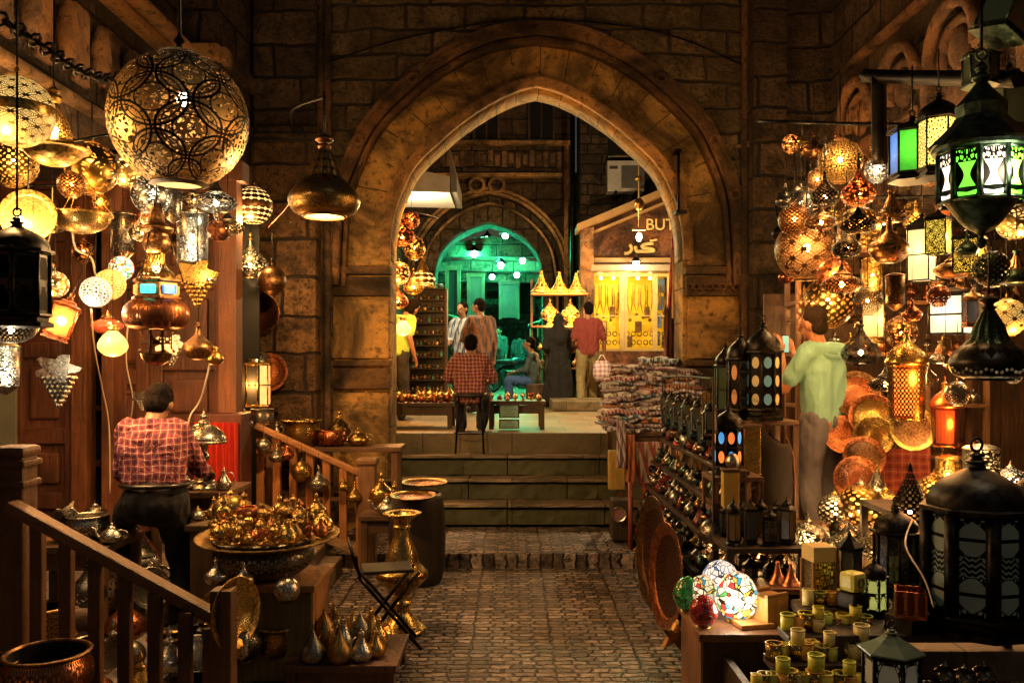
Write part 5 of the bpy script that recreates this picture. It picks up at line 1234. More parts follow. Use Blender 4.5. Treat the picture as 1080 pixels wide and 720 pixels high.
# copper cauldron at the bottom left
tt = table('small dark stool under the copper cauldron in the bottom left corner', PX(48, 3.3), 3.3, .30, .34, .34, name='low_stool', cat='stool')
make('cauldron', 'hammered copper cauldron with dark rim in the bottom left corner', 'cauldron', (PX(50, 3.3), 3.3, .30), 45*3.3/FOC, ['e:copper:geo:20:1.4', 'bronze', 'bronze', 'void'], seg=32)
make('cauldron', 'polished brass cauldron cut by the left edge beside the copper one', 'cauldron', (PX(-18, 3.3), 3.32, .30), 34*3.3/FOC, ['brass', 'brass', 'brass', 'void'], seg=32)

# table with the silver table lamp
table('narrow dark table against the shopfront carrying the silver table lamp', PX(213, 5.6), 5.6, PZ(513, 5.6), .5, .5, z0=.12)
make('table_lamp', 'ornate silver table lamp with openwork dome shade on a turned stem', 'table lamp', (PX(215, 5.5), 5.5, PZ(516, 5.5)), 23*5.5/FOC, ['e:silver:fil:12:3', 'silver'], seg=28)
make('teapot', 'silver teapot left of the table lamp foot', 'teapot', (PX(197, 5.45), 5.45, PZ(515, 5.5)), .05, ['silver', 'silver'])
make('pear_jug', 'small silver jug right of the table lamp foot', 'jug', (PX(236, 5.45), 5.45, PZ(515, 5.5)), .05, ['silver', 'silver'])
# red cabinet, lit by a point light with no fixture in front
t = thing('red_cabinet', 'red cloth-hung cabinet behind the silver table lamp', 'cabinet', (PX(228, 6.3), 6.3, .12))
B().box((0, .15, .56), (.36, .25, 1.12), bev=.01).obj('carcass', 'wood:.12,.03,.02', t)
b = B(); n = 40
for i in range(n):
    x0, x1 = -.16+.32*i/n, -.16+.32*(i+1)/n; y0, y1 = .02*math.sin(i*1.1), .02*math.sin((i+1)*1.1)
    b.face([b.bm.verts.new((x0, y0-.01, .45)), b.bm.verts.new((x1, y1-.01, .45)), b.bm.verts.new((x1, y1-.01, 1.06)), b.bm.verts.new((x0, y0-.01, 1.06))], None, True)
    b.face([b.bm.verts.new((x0, y0+.01, .45)), b.bm.verts.new((x0, y0+.01, 1.06)), b.bm.verts.new((x1, y1+.01, 1.06)), b.bm.verts.new((x1, y1+.01, .45))], None, True)
b.obj('red_curtain', 'plain:.45,.02,.008', t)
light(t, (.0, -.45, 1.2), (1, .35, .08), 6, .05)

# far railing beside the steps
fr = thing('stair_railing', 'far wooden stair railing with hung brass pots beside the corner pillar', 'railing', (-1.5, 6.7, 0))
LIT_WOOD = 'wood:.50,.20,.06'  # orange lamplight on the posts is put into the wood colour
def fobj(b, name, mat=LIT_WOOD): return b.obj(name, mat, fr, (1.5, -6.7, 0))
c0 = P(272, 448, 6.7); c1 = P(388, 504, 6.6); dv = c1-c0; rot2 = Matrix.Rotation(-math.atan2(dv.z, dv.x), 3, 'Y')
fobj(B().box((c0+c1)/2, (dv.length, .06, .045), rot=rot2, bev=.01), 'handrail', 'wood:.45,.2,.07:x')
fobj(B().box(((c0+c1)/2)+Vector((0, 0, -.62)), (dv.length, .05, .07), rot=rot2, bev=.01), 'stringer', 'wood:.40,.24,.12:x')
for i in range(7):
    p = c0.lerp(c1, (i+.1)/6.6); zb = p.z-.6; fobj(B().box((p.x, p.y+.03, p.z-.33), (.06, .05, .62), bev=.008), 'baluster')
fobj(B().box((PX(388, 6.6), 6.6, .42), (.13, .13, .84), bev=.012).box((PX(388, 6.6), 6.6, .86), (.16, .16, .05), bev=.015), 'newel_post', 'wood:.28,.14,.06')
# steps up from the lane to the left shop
b = B()
for k in range(3): b.box((-1.55-.13*k, 5.9, .07+.093*k), (.5, 1.3, .14), bev=.012)
struct(b, 'side_steps', 'slab:.30,.22,.16:.6')
# shelf behind the rail with pots
SHZ = PZ(470, 7.2)
shf = thing('pot_shelf', 'dark wooden shelf behind the far railing carrying engraved pots', 'shelf', (-1.5, 7.25, 0))
B().box((0, 0, SHZ-.02), (1.15, .34, .04), bev=.006).obj('board', 'wood:.2,.09,.04:x', shf)
for s in (-1, 1): B().box((s*.52, 0, (SHZ-.04)/2), (.05, .3, SHZ-.04)).obj('upright', 'wood:.2,.09,.04', shf)
B().box((0, .1, .45), (1.0, .03, .03)).obj('rail', 'wood:.2,.09,.04:x', shf)
GP = 'pots on the shelf behind the far railing'
put('drum_pot', 'tall engraved brass drum pot, largest on the shelf behind the far railing', 318, SHZ, 7.2, 20, ['e:brass:geo:16:3', 'gold', 'brass', 'void'], 'pot', GP)
put('cauldron', 'copper scalloped pot right of the engraved drum pot', 350, SHZ, 7.15, 15, ['e:copper:bands:12:2', 'copper', 'copper', 'void'], 'pot', GP)
put('incense', 'brass incense burner above the copper scalloped pot', 358, SHZ+.001, 7.3, 12, ['e:brass:geo:12:2', 'brass', 'p:brass:fil:8:3'], 'incense burner', GP)
put('teapot', 'brass teapot near the right end of the pot shelf', 378, SHZ, 7.2, 11, ['brass', 'brass'], 'teapot', GP)
put('pear_jug', 'slim silver jug at the left end of the pot shelf', 292, SHZ, 7.2, 9, ['silver', 'silver'], 'jug', GP)
# small lit lamp with dome on the pillar
wl = lantern('glass lantern with pierced white dome mounted on the corner pillar', (PX(270, 7.2), 7.2, PZ(436, 7.2)), .24, .62, 8, 'brass', 'g:1,.5,.16:1.2', 'dome', roofmat='e:silver:bands:16:2', watts=10, col=AMBER, rows=2)
tag(B().box((PX(270, 7.4), 7.42, PZ(438, 7.3)), (.26, .4, .03), bev=.006).obj('wall_bracket', 'iron'), 'iron shelf bracket under the domed glass lantern', 'bracket')
# hung pots on the far rail
GH = 'pots hung from the far railing'
for i, (px, py, r, shp, m_, lab) in enumerate([(278, 470, 8, 'globe', 'silver', 'small round silver pot, first on the far handrail'), (292, 482, 8, 'onion', 'silver', 'small silver onion pot, second on the far handrail'), (318, 497, 11, 'globe', 'brass', 'round brass pot hung at the middle of the far handrail'), (336, 508, 11, 'bottle', 'silver', 'large pear-shaped silver pot hung lowest on the far handrail'), (362, 512, 6, 'drop', 'brass', 'tiny brass bell hung before the newel on the far handrail'), (374, 524, 9, 'onion', 'brass', 'brass onion pot hung closest to the far newel'), (258, 445, 9, 'bottle', 'silver', 'silver bottle hanging left of the far handrail top'), (303, 478, 7, 'drop', 'copper', 'tiny copper bell hung between two silver pots on the far handrail')]):
    make(shp, lab, 'hanging pot', P(px, py, 6.55), r*6.55/FOC, ['e:%s:geo:12:4' % m_, m_], GH, up=.10)
# bow-tie shaped silver piece above the rail
put('drum_pot', 'black and silver inlaid box at the top of the far handrail', 277, PZ(452, 6.7)+.03, 6.72, 12, ['e:silver:bands:8:1', 'iron', 'iron', 'void'], 'box')
# things around the far newel
for i, (px, py, r, m_, lab) in enumerate([(402, 505, 13, 'brass', 'brass ewer on top of the side table behind the newel'), (416, 515, 10, 'gold', 'gold ewer right of the brass ewer behind the newel'), (408, 528, 11, 'silver', 'silver ewer at the front of the newel table')]):
    put(('incense', 'figurine', 'teapot')[i], lab, px, PZ(540, 6.4), 6.4+.1*(1-i), r, [m_, m_, 'e:%s:fil:6:3' % m_], 'ewer', 'ewers behind the far newel')
table('small dark table behind the far newel crowded with ewers', PX(412, 6.45), 6.5, PZ(540, 6.4), .42, .5)

# round tray tables on a dark drum
t = thing('drum_table', 'tall dark drum beside the steps carrying two round brass trays', 'drum table', (PX(440, 6.3), 6.3, 0))
B().lathe(sp2([(.17, 0), (.2, .1), (.21, .4), (.19, .62), (.16, .66)]), 24).lathe([(.15, .655), (.001, .655)], 20).obj('drum', 'wood:.03,.02,.015', t)
plate('upper round brass tray on the dark drum beside the steps', (PX(448, 6.45), 6.45, .70), .175, 'brass', normal=(0, -.03, 1), pat='e:copper:geo:8:5', cat='tray', name='round_tray', group='round trays beside the steps')
plate('lower round brass tray in front of the upper one beside the steps', (PX(436, 6.1), 6.1, .655), .165, 'brass', normal=(0, -.05, 1), pat='e:copper:geo:8:5', cat='tray', name='round_tray', group='round trays beside the steps')

# tall brass urn
make('urn', 'tall hammered brass urn with flared lip standing at the left edge of the lane', 'urn', (PX(424, 5.14), 5.14, 0), .150, ['e:gold:geo:12:5', 'gold', 'e:brass:bands:18:1'], seg=36)
# folding stool
t = thing('folding_stool', 'black folding stool with crossed legs between bench and brass urn', 'stool', (PX(408, 4.85), 4.85, 0), .25)
B().box((0, 0, .45), (.28, .22, .02), bev=.008).obj('seat', 'paint:.008,.008,.008:.7', t)
for sy in (-1, 1):
    B().tube([(-.17, sy*.12, .44), (.18, sy*.12, .01)], .011, 6).obj('leg', 'iron', t); B().tube([(.17, sy*.10, .44), (-.18, sy*.10, .01)], .011, 6).obj('leg', 'iron', t)
B().tube([(-.16, .13, .44), (-.21, .13, .60), (-.21, -.13, .60), (-.16, -.13, .44)], .010, 6).obj('backrest', 'iron', t)

# wooden box with the big engraved pot and the great tray
BZ = PZ(607, 4.5)
crate('greenish wooden box, orange lamplight coloured into its sides, under the great brass tray', PX(292, 4.5), 4.52, BZ, .46, .42, 'wood:.50,.22,.07', front='wood:.20,.16,.06')  # orange of the sides is lamplight put into the wood colour
crate('narrow wooden cupboard left of the box, under the table lamp corner', PX(237, 4.9), 5.0, PZ(550, 4.9), .34, .4, 'wood:.22,.13,.06')
put('cauldron', 'large dark engraved cauldron on the wooden box under the great tray', 278, BZ, 4.5, 52, ['e:pewter:geo:22:2', 'pewter', 'pewter', 'void'], 'cauldron', seg=36).scale.z = .17
TZ = PZ(566, 4.5)
plate('great round brass tray crowded with little brass figures, on the dark cauldron', (PX(283, 4.5), 4.5, TZ-.03), .37, 'olddbrass', normal=(0, -.04, 1), pat='e:brass:geo:8:5', cat='tray', name='great_tray')
shp_cyc = ['figurine', 'teapot', 'goblet', 'figurine', 'pear_jug', 'figurine', 'incense']
nm_cyc = ['brass animal figurine', 'brass teapot', 'brass goblet', 'tall brass figurine', 'brass jug', 'slender brass figurine', 'brass censer']
rows = [(-.20, 7, 'back row'), (-.09, 9, 'second row'), (.03, 10, 'middle row'), (.14, 8, 'front row'), (.23, 6, 'front edge')]
k = 0
for dy, n, rn in rows:
    for i in range(n):
        half = math.sqrt(max(.01, .31**2-dy**2)); x = -half+2*half*(i+.5)/n+rnd.uniform(-.01, .01)
        shp = shp_cyc[k % 7]; nm = nm_cyc[k % 7]; k += 1
        s = rnd.uniform(.030, .044)*(1.45 if dy < -.05 else 1)
        yy = 4.5-dy+rnd.uniform(-.02, .02)
        make(shp, '%s, %s from the left in the %s on the great brass tray' % (nm, ORD[i], rn), nm.split()[-1], (PX(283, 4.5)+x, yy, TZ+.012), s, [('gold', 'brass', 'copper', 'olddbrass')[(k*3) % 4], 'brass', 'e:brass:fil:5:2'], 'little brass wares on the great tray', rz=rnd.uniform(0, 6), seg=12)
put('pierced_ball', 'round brass openwork globe at the back left of the great tray', 243, TZ, 4.75, 19, ['e:gold:geo:8:5', 'gold'], 'globe')
for i in range(6):
    make(('teapot', 'pear_jug', 'incense')[i % 3], '%s of the silver and brass pieces left of the great tray, counted from the lamp' % ORD[i], ('teapot', 'jug', 'censer')[i % 3], (PX(205+i*7, 4.9)+.03*(i % 2), 4.95+.07*(i % 3), PZ(550, 4.9)), .045, [('silver', 'brass', 'copper')[i % 3], 'brass', 'brass'], 'pieces on the narrow cupboard', seg=14)
# hanging drops under the tray
make('bottle', 'silver drop-shaped flask hung on the left under the great tray', 'flask', P(228, 606, 4.15), .055, ['silver', 'silver'], 'flasks hung under the great tray', up=.08)
make('onion', 'tall silver teardrop flask under the front of the great tray', 'flask', P(257, 612, 4.12), .05, ['silver', 'silver'], 'flasks hung under the great tray', up=.05)
make('globe', 'squat silver flask with pointed top under the right of the great tray', 'flask', P(302, 622, 4.15), .065, ['silver', 'silver'], 'flasks hung under the great tray', up=.05)
make('tube', 'small silver tassel hanging below the embossed oval plate', 'tassel', P(255, 678, 3.7), .035, ['e:silver:fil:6:6', 'silver'], up=.02)
plate('embossed brass plate seen nearly edge-on at the end of the near handrail', P(246, 646, 3.65), .155, 'brass', normal=(.93, -.38, .05), pat='e:gold:geo:6:7')
# low bench with brass jugs
JB = .14
t = table('low dark bench in the lane crowded with brass jugs', PX(366, 4.35), 4.4, JB, .56, .5, 'wood:.13,.06,.035', name='low_bench', cat='bench')
js = [('teardrop', 330, 4.2, 15, 'pewter', 'pointed grey teardrop flask, front left on the low bench'), ('teardrop', 358, 4.2, 15, 'olddbrass', 'pointed old-gold teardrop flask, front centre on the low bench'), ('pear_jug', 381, 4.22, 13, 'silver', 'tapered silver jug, front right of centre on the low bench'), ('pear_jug', 396, 4.28, 12, 'brass', 'round-lidded brass jug at the right end of the low bench'),
      ('cone_jar', 342, 4.4, 14, 'olddbrass', 'tall capped brass jar behind the grey teardrop flask'), ('pear_jug', 362, 4.42, 13, 'silver', 'silver coffee pot in the middle row of the low bench'), ('cone_jar', 380, 4.45, 12, 'pewter', 'slim capped grey jar in the middle row of the low bench'), ('pear_jug', 399, 4.46, 12, 'gold', 'gold jug with loop handle, middle row right end of the low bench'),
      ('incense', 352, 4.6, 13, 'brass', 'brass censer in the back row of the low bench'), ('teardrop', 372, 4.6, 11, 'gold', 'slender gold flask in the back row of the low bench'), ('pear_jug', 392, 4.6, 12, 'brass', 'brass coffee pot, back right on the low bench')]
for shp, px, D, r, m_, lab in js: put(shp, lab, px, JB, D, r*.92, [m_, m_, 'e:%s:geo:8:3' % m_], lab.split()[2 if lab.split()[1] in 'grey silver brass gold capped grey' else 2] if False else ('jar' if 'jar' in lab else 'flask' if 'flask' in lab else 'censer' if 'censer' in lab else 'jug'), 'metal jugs and flasks on the low bench', rz=rnd.uniform(-1, 1)-1.2)

# the man in the plaid shirt, one foot up, leaning forward (back to us)
person('man in red plaid shirt and black trousers leaning forward with one knee raised', (PX(166, 5.0), 5.0, .05), .10,
       dict(pelvis=(.02, -.12, .82), chest=(-.03, -.02, 1.10), neck=(-.05, .06, 1.25), head=(-.04, .14, 1.345), sl=(-.205, .06, 1.205), sr=(.12, .05, 1.205),
            el=(-.245, .10, .95), er=(.20, .17, .96), wl=(-.22, .30, .86), wr=(.2, .36, .92), hl=(-.08, -.11, .79), hr=(.11, -.12, .79), kl=(-.26, .20, .66), kr=(.14, .02, .42),
            al=(-.22, .12, .30), ar=(.15, -.05, .16), tl=(-.23, .27, .26), tr=(.16, .12, .115), look=(.0, .8, -.5)),
       top='plaid:.34,.04,.05:.75,.62,.55:.03,.02,.05:25', trou='plain:.008,.008,.010', sleeve=1.8, bulk=1.02, belt='paint:.01,.01,.01:.3', vox=.010, long=False, hs=.96)
tag(B().box((-2.30, 5.2, .20), (.3, .3, .15), bev=.02).obj('crate', 'wood:.2,.1,.05'), 'dark crate under the raised foot of the man in plaid', 'crate')

for i in range(9):
    m_ = ('brass', 'silver', 'copper', 'pewter')[i % 4]
    make(('drum_pot', 'pierced_ball', 'incense', 'cauldron')[(i*3) % 4], '%s of the dim floor wares behind the near handrail, counted from the newel post' % ORD[i], 'pot', (-2.25+.13*i, 4.15+.12*(i % 3), .12), .075+.015*(i % 3), ['e:%s:geo:12:3' % m_, m_, m_, 'void'], 'dim wares on the floor behind the near handrail', seg=16)
for i in range(7):
    m_ = ('silver', 'brass', 'bronze')[i % 3]
    make(('bottle', 'drop', 'globe', 'onion')[i % 4], '%s small lamp from the left on the lower bare wire of the left shop' % ORD[i], 'hanging lamp', P(22+i*33, 252+(i*37) % 60, 5.9), .055+.012*(i % 3), ['p:%s:fil:7:4' % m_, m_], 'small lamps on the lower wire', up=.5, lit=(3, AMBER) if i % 2 == 0 else None, seg=16)

XL = [('globe', 75, 195, 4.6, 14, 'p:bronze:dots:16:9', 'small bronze dotted globe between flared bell lamp and scrollwork globe'), ('onion', 150, 245, 5.0, 14, 'p:silver:fil:8:5', 'small silver filigree onion lamp left of the copper-bellied lantern crown'), ('ufo', 240, 240, 5.9, 17, 'p:pewter:dots:20:8', 'grey dotted saucer lamp under the silver filigree lamps'),
      ('globe', 35, 270, 4.4, 10, 'p:brass:dots:12:7', 'tiny brass dotted globe below the round gold dish lamp'), ('tube', 183, 215, 5.2, 10, 'p:silver:fil:8:8', 'slim silver tube lamp in the shadow below the huge globe'), ('onion', 75, 330, 5.3, 11, 'p:copper:fil:6:4', 'small copper filigree onion lamp over the silver grape cluster')]
for shp, px, py, D, r, m_, lab in XL:
    hang(shp, lab, px, py, D, r, [m_, m_.split(':')[1]], up=.3, seg=22, lit=(5, AMBER) if r > 12 else None)

for i in range(9):
    m_ = ('brass', 'silver', 'copper')[i % 3]
    make(('globe', 'onion', 'ufo', 'globe', 'tube')[i % 5], '%s little openwork lamp from the left, high row before the wooden shopfront' % ORD[i], 'hanging lamp', P(30+i*25, 205+(i*31) % 42, 5.6), .06+.014*((i*2) % 3), ['p:%s:fil:8:5' % m_, m_], 'little openwork lamps before the wooden shopfront', up=.4, lit=(4, AMBER) if i % 2 else None, seg=18)
grapes('third silver grape cluster, small, beside the dark door gap', P(150, 420, 5.9), .10, 'silver', 'pewter', 5, up=2.0)
# ================================================================== COURTYARD GOODS AND PEOPLE
GA = 'amber lamps at the left inside the arch'
for i, (px, py, D, r, shp, m_, w_, lab) in enumerate([
    (424, 250, 9.4, 14, 'onion', 'p:copper:fil:6:4', 10, 'amber onion lamp highest at the left inside the arch'), (437, 262, 9.8, 12, 'globe', 'p:brass:fil:6:4', 8, 'amber globe lamp just right of the highest onion lamp'),
    (421, 288, 9.5, 12, 'globe', 'w:copper:fil:5:3:1,.5,.1:1.6', 8, 'copper globe lamp in the middle of the amber lamp string'), (436, 303, 9.8, 11, 'onion', 'p:brass:geo:6:3', 8, 'brass onion lamp right of the middle copper globe'),
    (420, 318, 9.6, 11, 'onion', 'p:copper:dots:14:8', 6, 'dotted copper onion lamp low on the left of the string'), (446, 292, 10.2, 13, 'genie', 'w:brass:bands:10:3:1,.6,.18:1.6', 8, 'squat orange genie-bottle lamp beside the green street'),
    (425, 345, 9.8, 9, 'drop', 'g:1,.62,.2:1.6', 6, 'lowest amber drop lamp at the left inside the arch'), (434, 232, 10.2, 9, 'globe', 'p:copper:fil:6:4', 5, 'little copper globe at the top of the string under the awning')]):
    make(shp, lab, 'hanging lamp', P(px, py, D), r*D/FOC, [m_, 'brass', 'brass', 'g:1,.6,.2:2'], GA, up=.25, lit=(w_*3.2, AMBER), seg=16)
tag(B().tube([(-1.9, 9.3, 3.45), (-1.2, 9.6, 3.35), (-.9, 10.4, 3.4), (-1.9, 10.8, 3.5)], .012, 5).obj('hanging_rod', 'iron'), 'bent rod holding the amber lamps at the left inside the arch', 'rod')
# goods rack
t = thing('goods_rack', 'tall dark rack packed with rows of small trinkets left of the far gateway', 'rack', (PX(449, 12), 12, PZ_))
RW_, RH_ = .58, 1.75
for k in range(11): B().box((0, 0, .15+k*.16), (RW_, .18, .015)).obj('shelf', 'wood:.06,.04,.03', t)
for s_ in (-1, 1): B().box((s_*RW_/2, 0, RH_/2), (.03, .2, RH_)).obj('upright', 'wood:.06,.04,.03', t)
B().box((0, .1, RH_/2), (RW_, .02, RH_)).obj('back', 'wood:.04,.03,.02', t)
for k in range(11):
    for i in range(9):
        m_ = ('silver', 'brass', 'gold', 'pewter', 'glass:.1,.3,.25', 'copper')[(k*5+i*7) % 6]
        o = make(('cone_jar', 'goblet', 'egg', 'pear_jug')[(i+k) % 4], '%s trinket from the left on the %s shelf of the courtyard rack' % (ORD[i], ORD[k]), 'trinket', (PX(449, 12)-.235+i*.058, 11.95, PZ_+.16+k*.16), .021+.004*((i*k) % 3), [m_, m_], 'trinkets on the courtyard rack', seg=8)
# tables on the courtyard edge
table('long dark trestle table of brass wares at the left of the platform', -1.12+.02, 9.35, PZ_+.40-.12, .95, .55, 'wood:.08,.05,.03', z0=PZ_)
table('dark stall table of brass wares right of the seated man', .05, 9.3, PZ_+.30, .62, .5, 'wood:.08,.05,.03', z0=PZ_)
ZA, ZB = PZ_+.28, PZ_+.30
k = 0
for i in range(13):
    for j in range(2):
        shp = ('teardrop', 'teapot', 'incense', 'cauldron', 'pierced_ball')[k % 5]; k += 1
        make(shp, '%s brass ware from the left, %s row of the trestle table' % (ORD[i], ('front', 'back')[j]), 'brassware', (-1.53+i*.07, 9.18+.26*j, ZA), rnd.uniform(.04, .055)*(1.3 if j else 1), [('gold', 'brass', 'e:gold:fil:6:3', 'copper')[(k*3) % 4]]*3+['void'], 'brass wares on the trestle table', rz=rnd.uniform(0, 6), seg=12)
for i in range(7):
    for j in range(2):
        make(('figurine', 'goblet', 'teapot', 'incense')[(i+j) % 4], '%s brass piece from the left in the %s row on the stall table' % (ORD[i], ('front', 'back')[j]), 'brassware', (-.22+i*.085, 9.15+.25*j, ZB), rnd.uniform(.022, .036), [('gold', 'brass', 'copper')[(i+j) % 3]]*3, 'brass pieces on the stall table', rz=rnd.uniform(0, 6), seg=10)
make('pierced_ball', 'glowing brass openwork lamp at the left end of the trestle table', 'lamp', (-1.42, 9.15, ZA), .09, ['p:gold:fil:6:4', 'gold'], lit=(10, AMBER))
# framed papers on the stall front
t = thing('framed_notice', 'pale green framed notices with faint writing below the stall table', 'notice', (PX(537, 9.0), 9.0, PZ_))
for z0, h in ((.13, .13), (.02, .085)):
    B().box((0, 0, z0+h/2), (.19, .015, h), bev=.003).obj('paper', 'paint:.30,.55,.48:.6', t); fb = B()
    for s_ in (-1, 1): fb.box((s_*.1, -.003, z0+h/2), (.014, .026, h+.01))
    fb.box((0, -.004, z0), (.2, .026, .012)).box((0, -.004, z0+h), (.2, .026, .012)); fb.obj('frame', 'wood:.06,.04,.03', t)
    fb = B()
    for q in range(int(h/.022)): fb.box((-.005+.01*(q % 2), -.0095, z0+.02+q*.022), (.13-.03*(q % 3), .002, .006))
    fb.obj('writing', 'paint:.08,.16,.13:.7', t)
# bar stool and seated man
SX, SD = PX(496, 8.55), 8.55; Z1 = .13+.198*2   # stands on the stairs
t = thing('bar_stool', 'tall black bar stool on the steps under the seated man', 'stool', (SX, SD, .724))
B().lathe([(.001, .56), (.16, .56), (.17, .575), (.16, .60), (.001, .605)], 20).obj('seat', 'paint:.02,.018,.015:.5', t)
for sx in (-1, 1):
    for sy in (-1, 1): B().tube([(sx*.11, sy*.09, .57), (sx*.14, sy*.12, .0)], .011, 6).obj('leg', 'iron', t)
B().torus((0, 0, .2), .16, .008, 'Z', 16, 5).obj('foot_ring', 'iron', t)
person('man in red and white checked shirt sitting on the bar stool, back turned', (SX, SD, .724-.06+.20), 0,
       dict(pelvis=(0, 0, .52), chest=(0, .03, .80), neck=(0, .06, .96), head=(0, .10, 1.06), sl=(-.18, .04, .91), sr=(.18, .04, .91), el=(-.27, .10, .68), er=(.27, .10, .68),
            wl=(-.12, .32, .62), wr=(.12, .32, .62), hl=(-.09, .03, .50), hr=(.09, .03, .50), kl=(-.15, .40, .44), kr=(.15, .40, .44), al=(-.12, .30, .10), ar=(.12, .30, .10), tl=(-.12, .44, .06), tr=(.12, .44, .06), look=(0, .8, -.45)),
       top='plaid:.40,.10,.09:.80,.72,.62:.08,.02,.03:24', trou='plain:.02,.02,.03', sleeve=.9, hs=.86, vox=.012)
# people in the courtyard
ZC = PZ_
person('woman in striped blue top standing on the left of the pair before the green arch', (PX(488, 12.8), 12.8, ZC), 2.6, dict(wr=(.1, .25, 1.1), er=(.24, .06, 1.14)), top='cloth:.55,.6,.62:.06,.12,.25:9', trou='plain:.03,.05,.10', sleeve=1.7, hs=.93, vox=.014)
person('woman in dark embroidered tunic turned away, right of the standing pair', (PX(507, 12.2), 12.2, ZC), .5, dict(wl=(-.05, .28, 1.1), el=(-.26, .08, 1.12), head=(-.02, .03, 1.6), look=(-.6, .8, -.2)), top='cloth:.10,.07,.08:.30,.13,.06:7', trou='plain:.02,.03,.07', sleeve=1.7, hs=.93, vox=.014)
person('person in lime green striped shirt bent over the brass table by the left jamb', (PX(418, 10.6), 10.6, ZC-.05), -.6, dict(head=(.08, .22, 1.5), chest=(0, .05, 1.26), neck=(.04, .12, 1.40), sr=(.2, .08, 1.34), sl=(-.16, .05, 1.36)), top='cloth:.35,.62,.06:.5,.75,.15:14', trou='plain:.03,.03,.03', hs=.95, vox=.014)
person('seated person in blue jeans beside the lamp stand, facing left', (PX(563, 14.4), 14.4, ZC-.12), 1.4,
       dict(pelvis=(0, 0, .58), chest=(0, .02, .88), neck=(0, .05, 1.06), head=(0, .08, 1.19), sl=(-.17, .02, 1.0), sr=(.17, .02, 1.0), el=(-.2, .12, .76), er=(.2, .12, .76), wl=(-.1, .34, .72), wr=(.1, .34, .72), hl=(-.09, .03, .56), hr=(.09, .03, .56), kl=(-.11, .44, .58), kr=(.11, .44, .58), al=(-.11, .42, .16), ar=(.11, .5, .16), tl=(-.11, .58, .13), tr=(.11, .66, .13)),
       top='plain:.05,.08,.08', trou='plain:.04,.10,.28', sleeve=1.7, hs=.95, vox=.014)
tag(B().box((PX(566, 14.4), 14.4, ZC+.19), (.36, .36, .36), bev=.02).obj('box_seat', 'wood:.1,.06,.03'), 'dark box seat under the person in blue jeans', 'seat')
person('woman in long black abaya and headscarf walking away in the courtyard', (PX(589, 14.0), 14.0, ZC), .15, dict(wl=(-.14, .25, 1.05), wr=(.18, .2, .95)), robe='plain:.006,.006,.007', hood=True, hair=False, top=None, trou=None, hs=.87, vox=.014)
person('man in maroon polo and olive trousers walking beside the woman in black', (PX(620, 13.8), 13.8, ZC), .1,
       dict(al=(-.16, -.22, .12), kl=(-.13, -.02, .50), tl=(-.17, -.08, .05), ar=(.12, .16, .08), kr=(.11, .14, .5), tr=(.13, .33, .05), wr=(.30, .10, .84), er=(.27, -.02, 1.12), wl=(-.2, .25, 1.0), look=(-.3, 1, 0)),
       top='plain:.20,.035,.03', trou='plain:.24,.20,.09', sleeve=.85, hs=.97, vox=.013)
t = thing('shopping_bag', 'white and pink checked plastic carrier bag hanging from the right hand', 'bag', (PX(635, 13.7), 13.72, ZC+.42))
b = B(); b.lathe([(.001, 0), (.12, .0), (.15, .12), (.14, .28), (.10, .33)], 12, scale=1, smooth=True)
for v in b.bm.verts: v.co.y *= .45
b.obj('sack', 'plaid:.75,.65,.68:.9,.9,.9:.35,.08,.2:14', t); B().tube([(-.08, 0, .31), (-.02, 0, .42), (.02, 0, .42), (.08, 0, .31)], .008, 5).obj('handle', 'paint:.8,.75,.75:.5', t)
# small far figures in the green street
for i, (px, D, rz_, m_, lab) in enumerate([(517, 22, .4, 'plain:.12,.25,.3', 'far pedestrian in pale clothes in the green street, nearest the left wall'), (527, 24, 2.5, 'plain:.05,.10,.09', 'far pedestrian in dark clothes behind the pale one in the green street'), (548, 27, 0, 'plain:.03,.06,.06', 'small distant pedestrian on the right side of the green street')]):
    person(lab, (PX(px, D), D, ZC), rz_, top=m_, trou='plain:.02,.03,.03', sleeve=1.5, vox=.02, shoes=None, group='pedestrians in the green street')
# motorbikes
def motorbike(label, px, D, rz):
    t = thing('motorbike', label, 'motorbike', (PX(px, D), D, ZC), rz, 'motorbikes parked in the green street')
    for x in (-.6, .6):
        o = B().torus((x, 0, .3), .26, .06, 'Y', 20, 8).obj('wheel', 'paint:.02,.02,.02:.6', t); B().torus((x, 0, .3), .19, .02, 'Y', 16, 5).lathe([(.03, -.05), (.03, .05)], 8, (x, 0, .3)).obj('rim', 'pewter', o)
    B().box((0, 0, .42), (.42, .2, .26), bev=.06).obj('engine', 'pewter', t)
    B().tube(sp([(-.6, 0, .3), (-.3, 0, .62), (.1, 0, .68), (.42, 0, .85), (.6, 0, .3)], 4), .035, 6).obj('frame', 'iron', t)
    B().ball((.12, 0, .76), .2, 10, (1.2, .6, .6)).obj('fuel_tank', 'paint:.03,.05,.08:.3', t)
    B().box((-.32, 0, .76), (.55, .22, .1), bev=.04).obj('saddle', 'paint:.02,.02,.02:.6', t)
    B().tube([(.35, -.32, 1.0), (.42, 0, .92), (.35, .32, 1.0)], .016, 6).obj('handlebar', 'iron', t)
motorbike('dark motorbike parked in the green street, nearer one', 541, 21.5, .4); motorbike('second dark motorbike behind the nearer one in the green street', 530, 25, -.2)

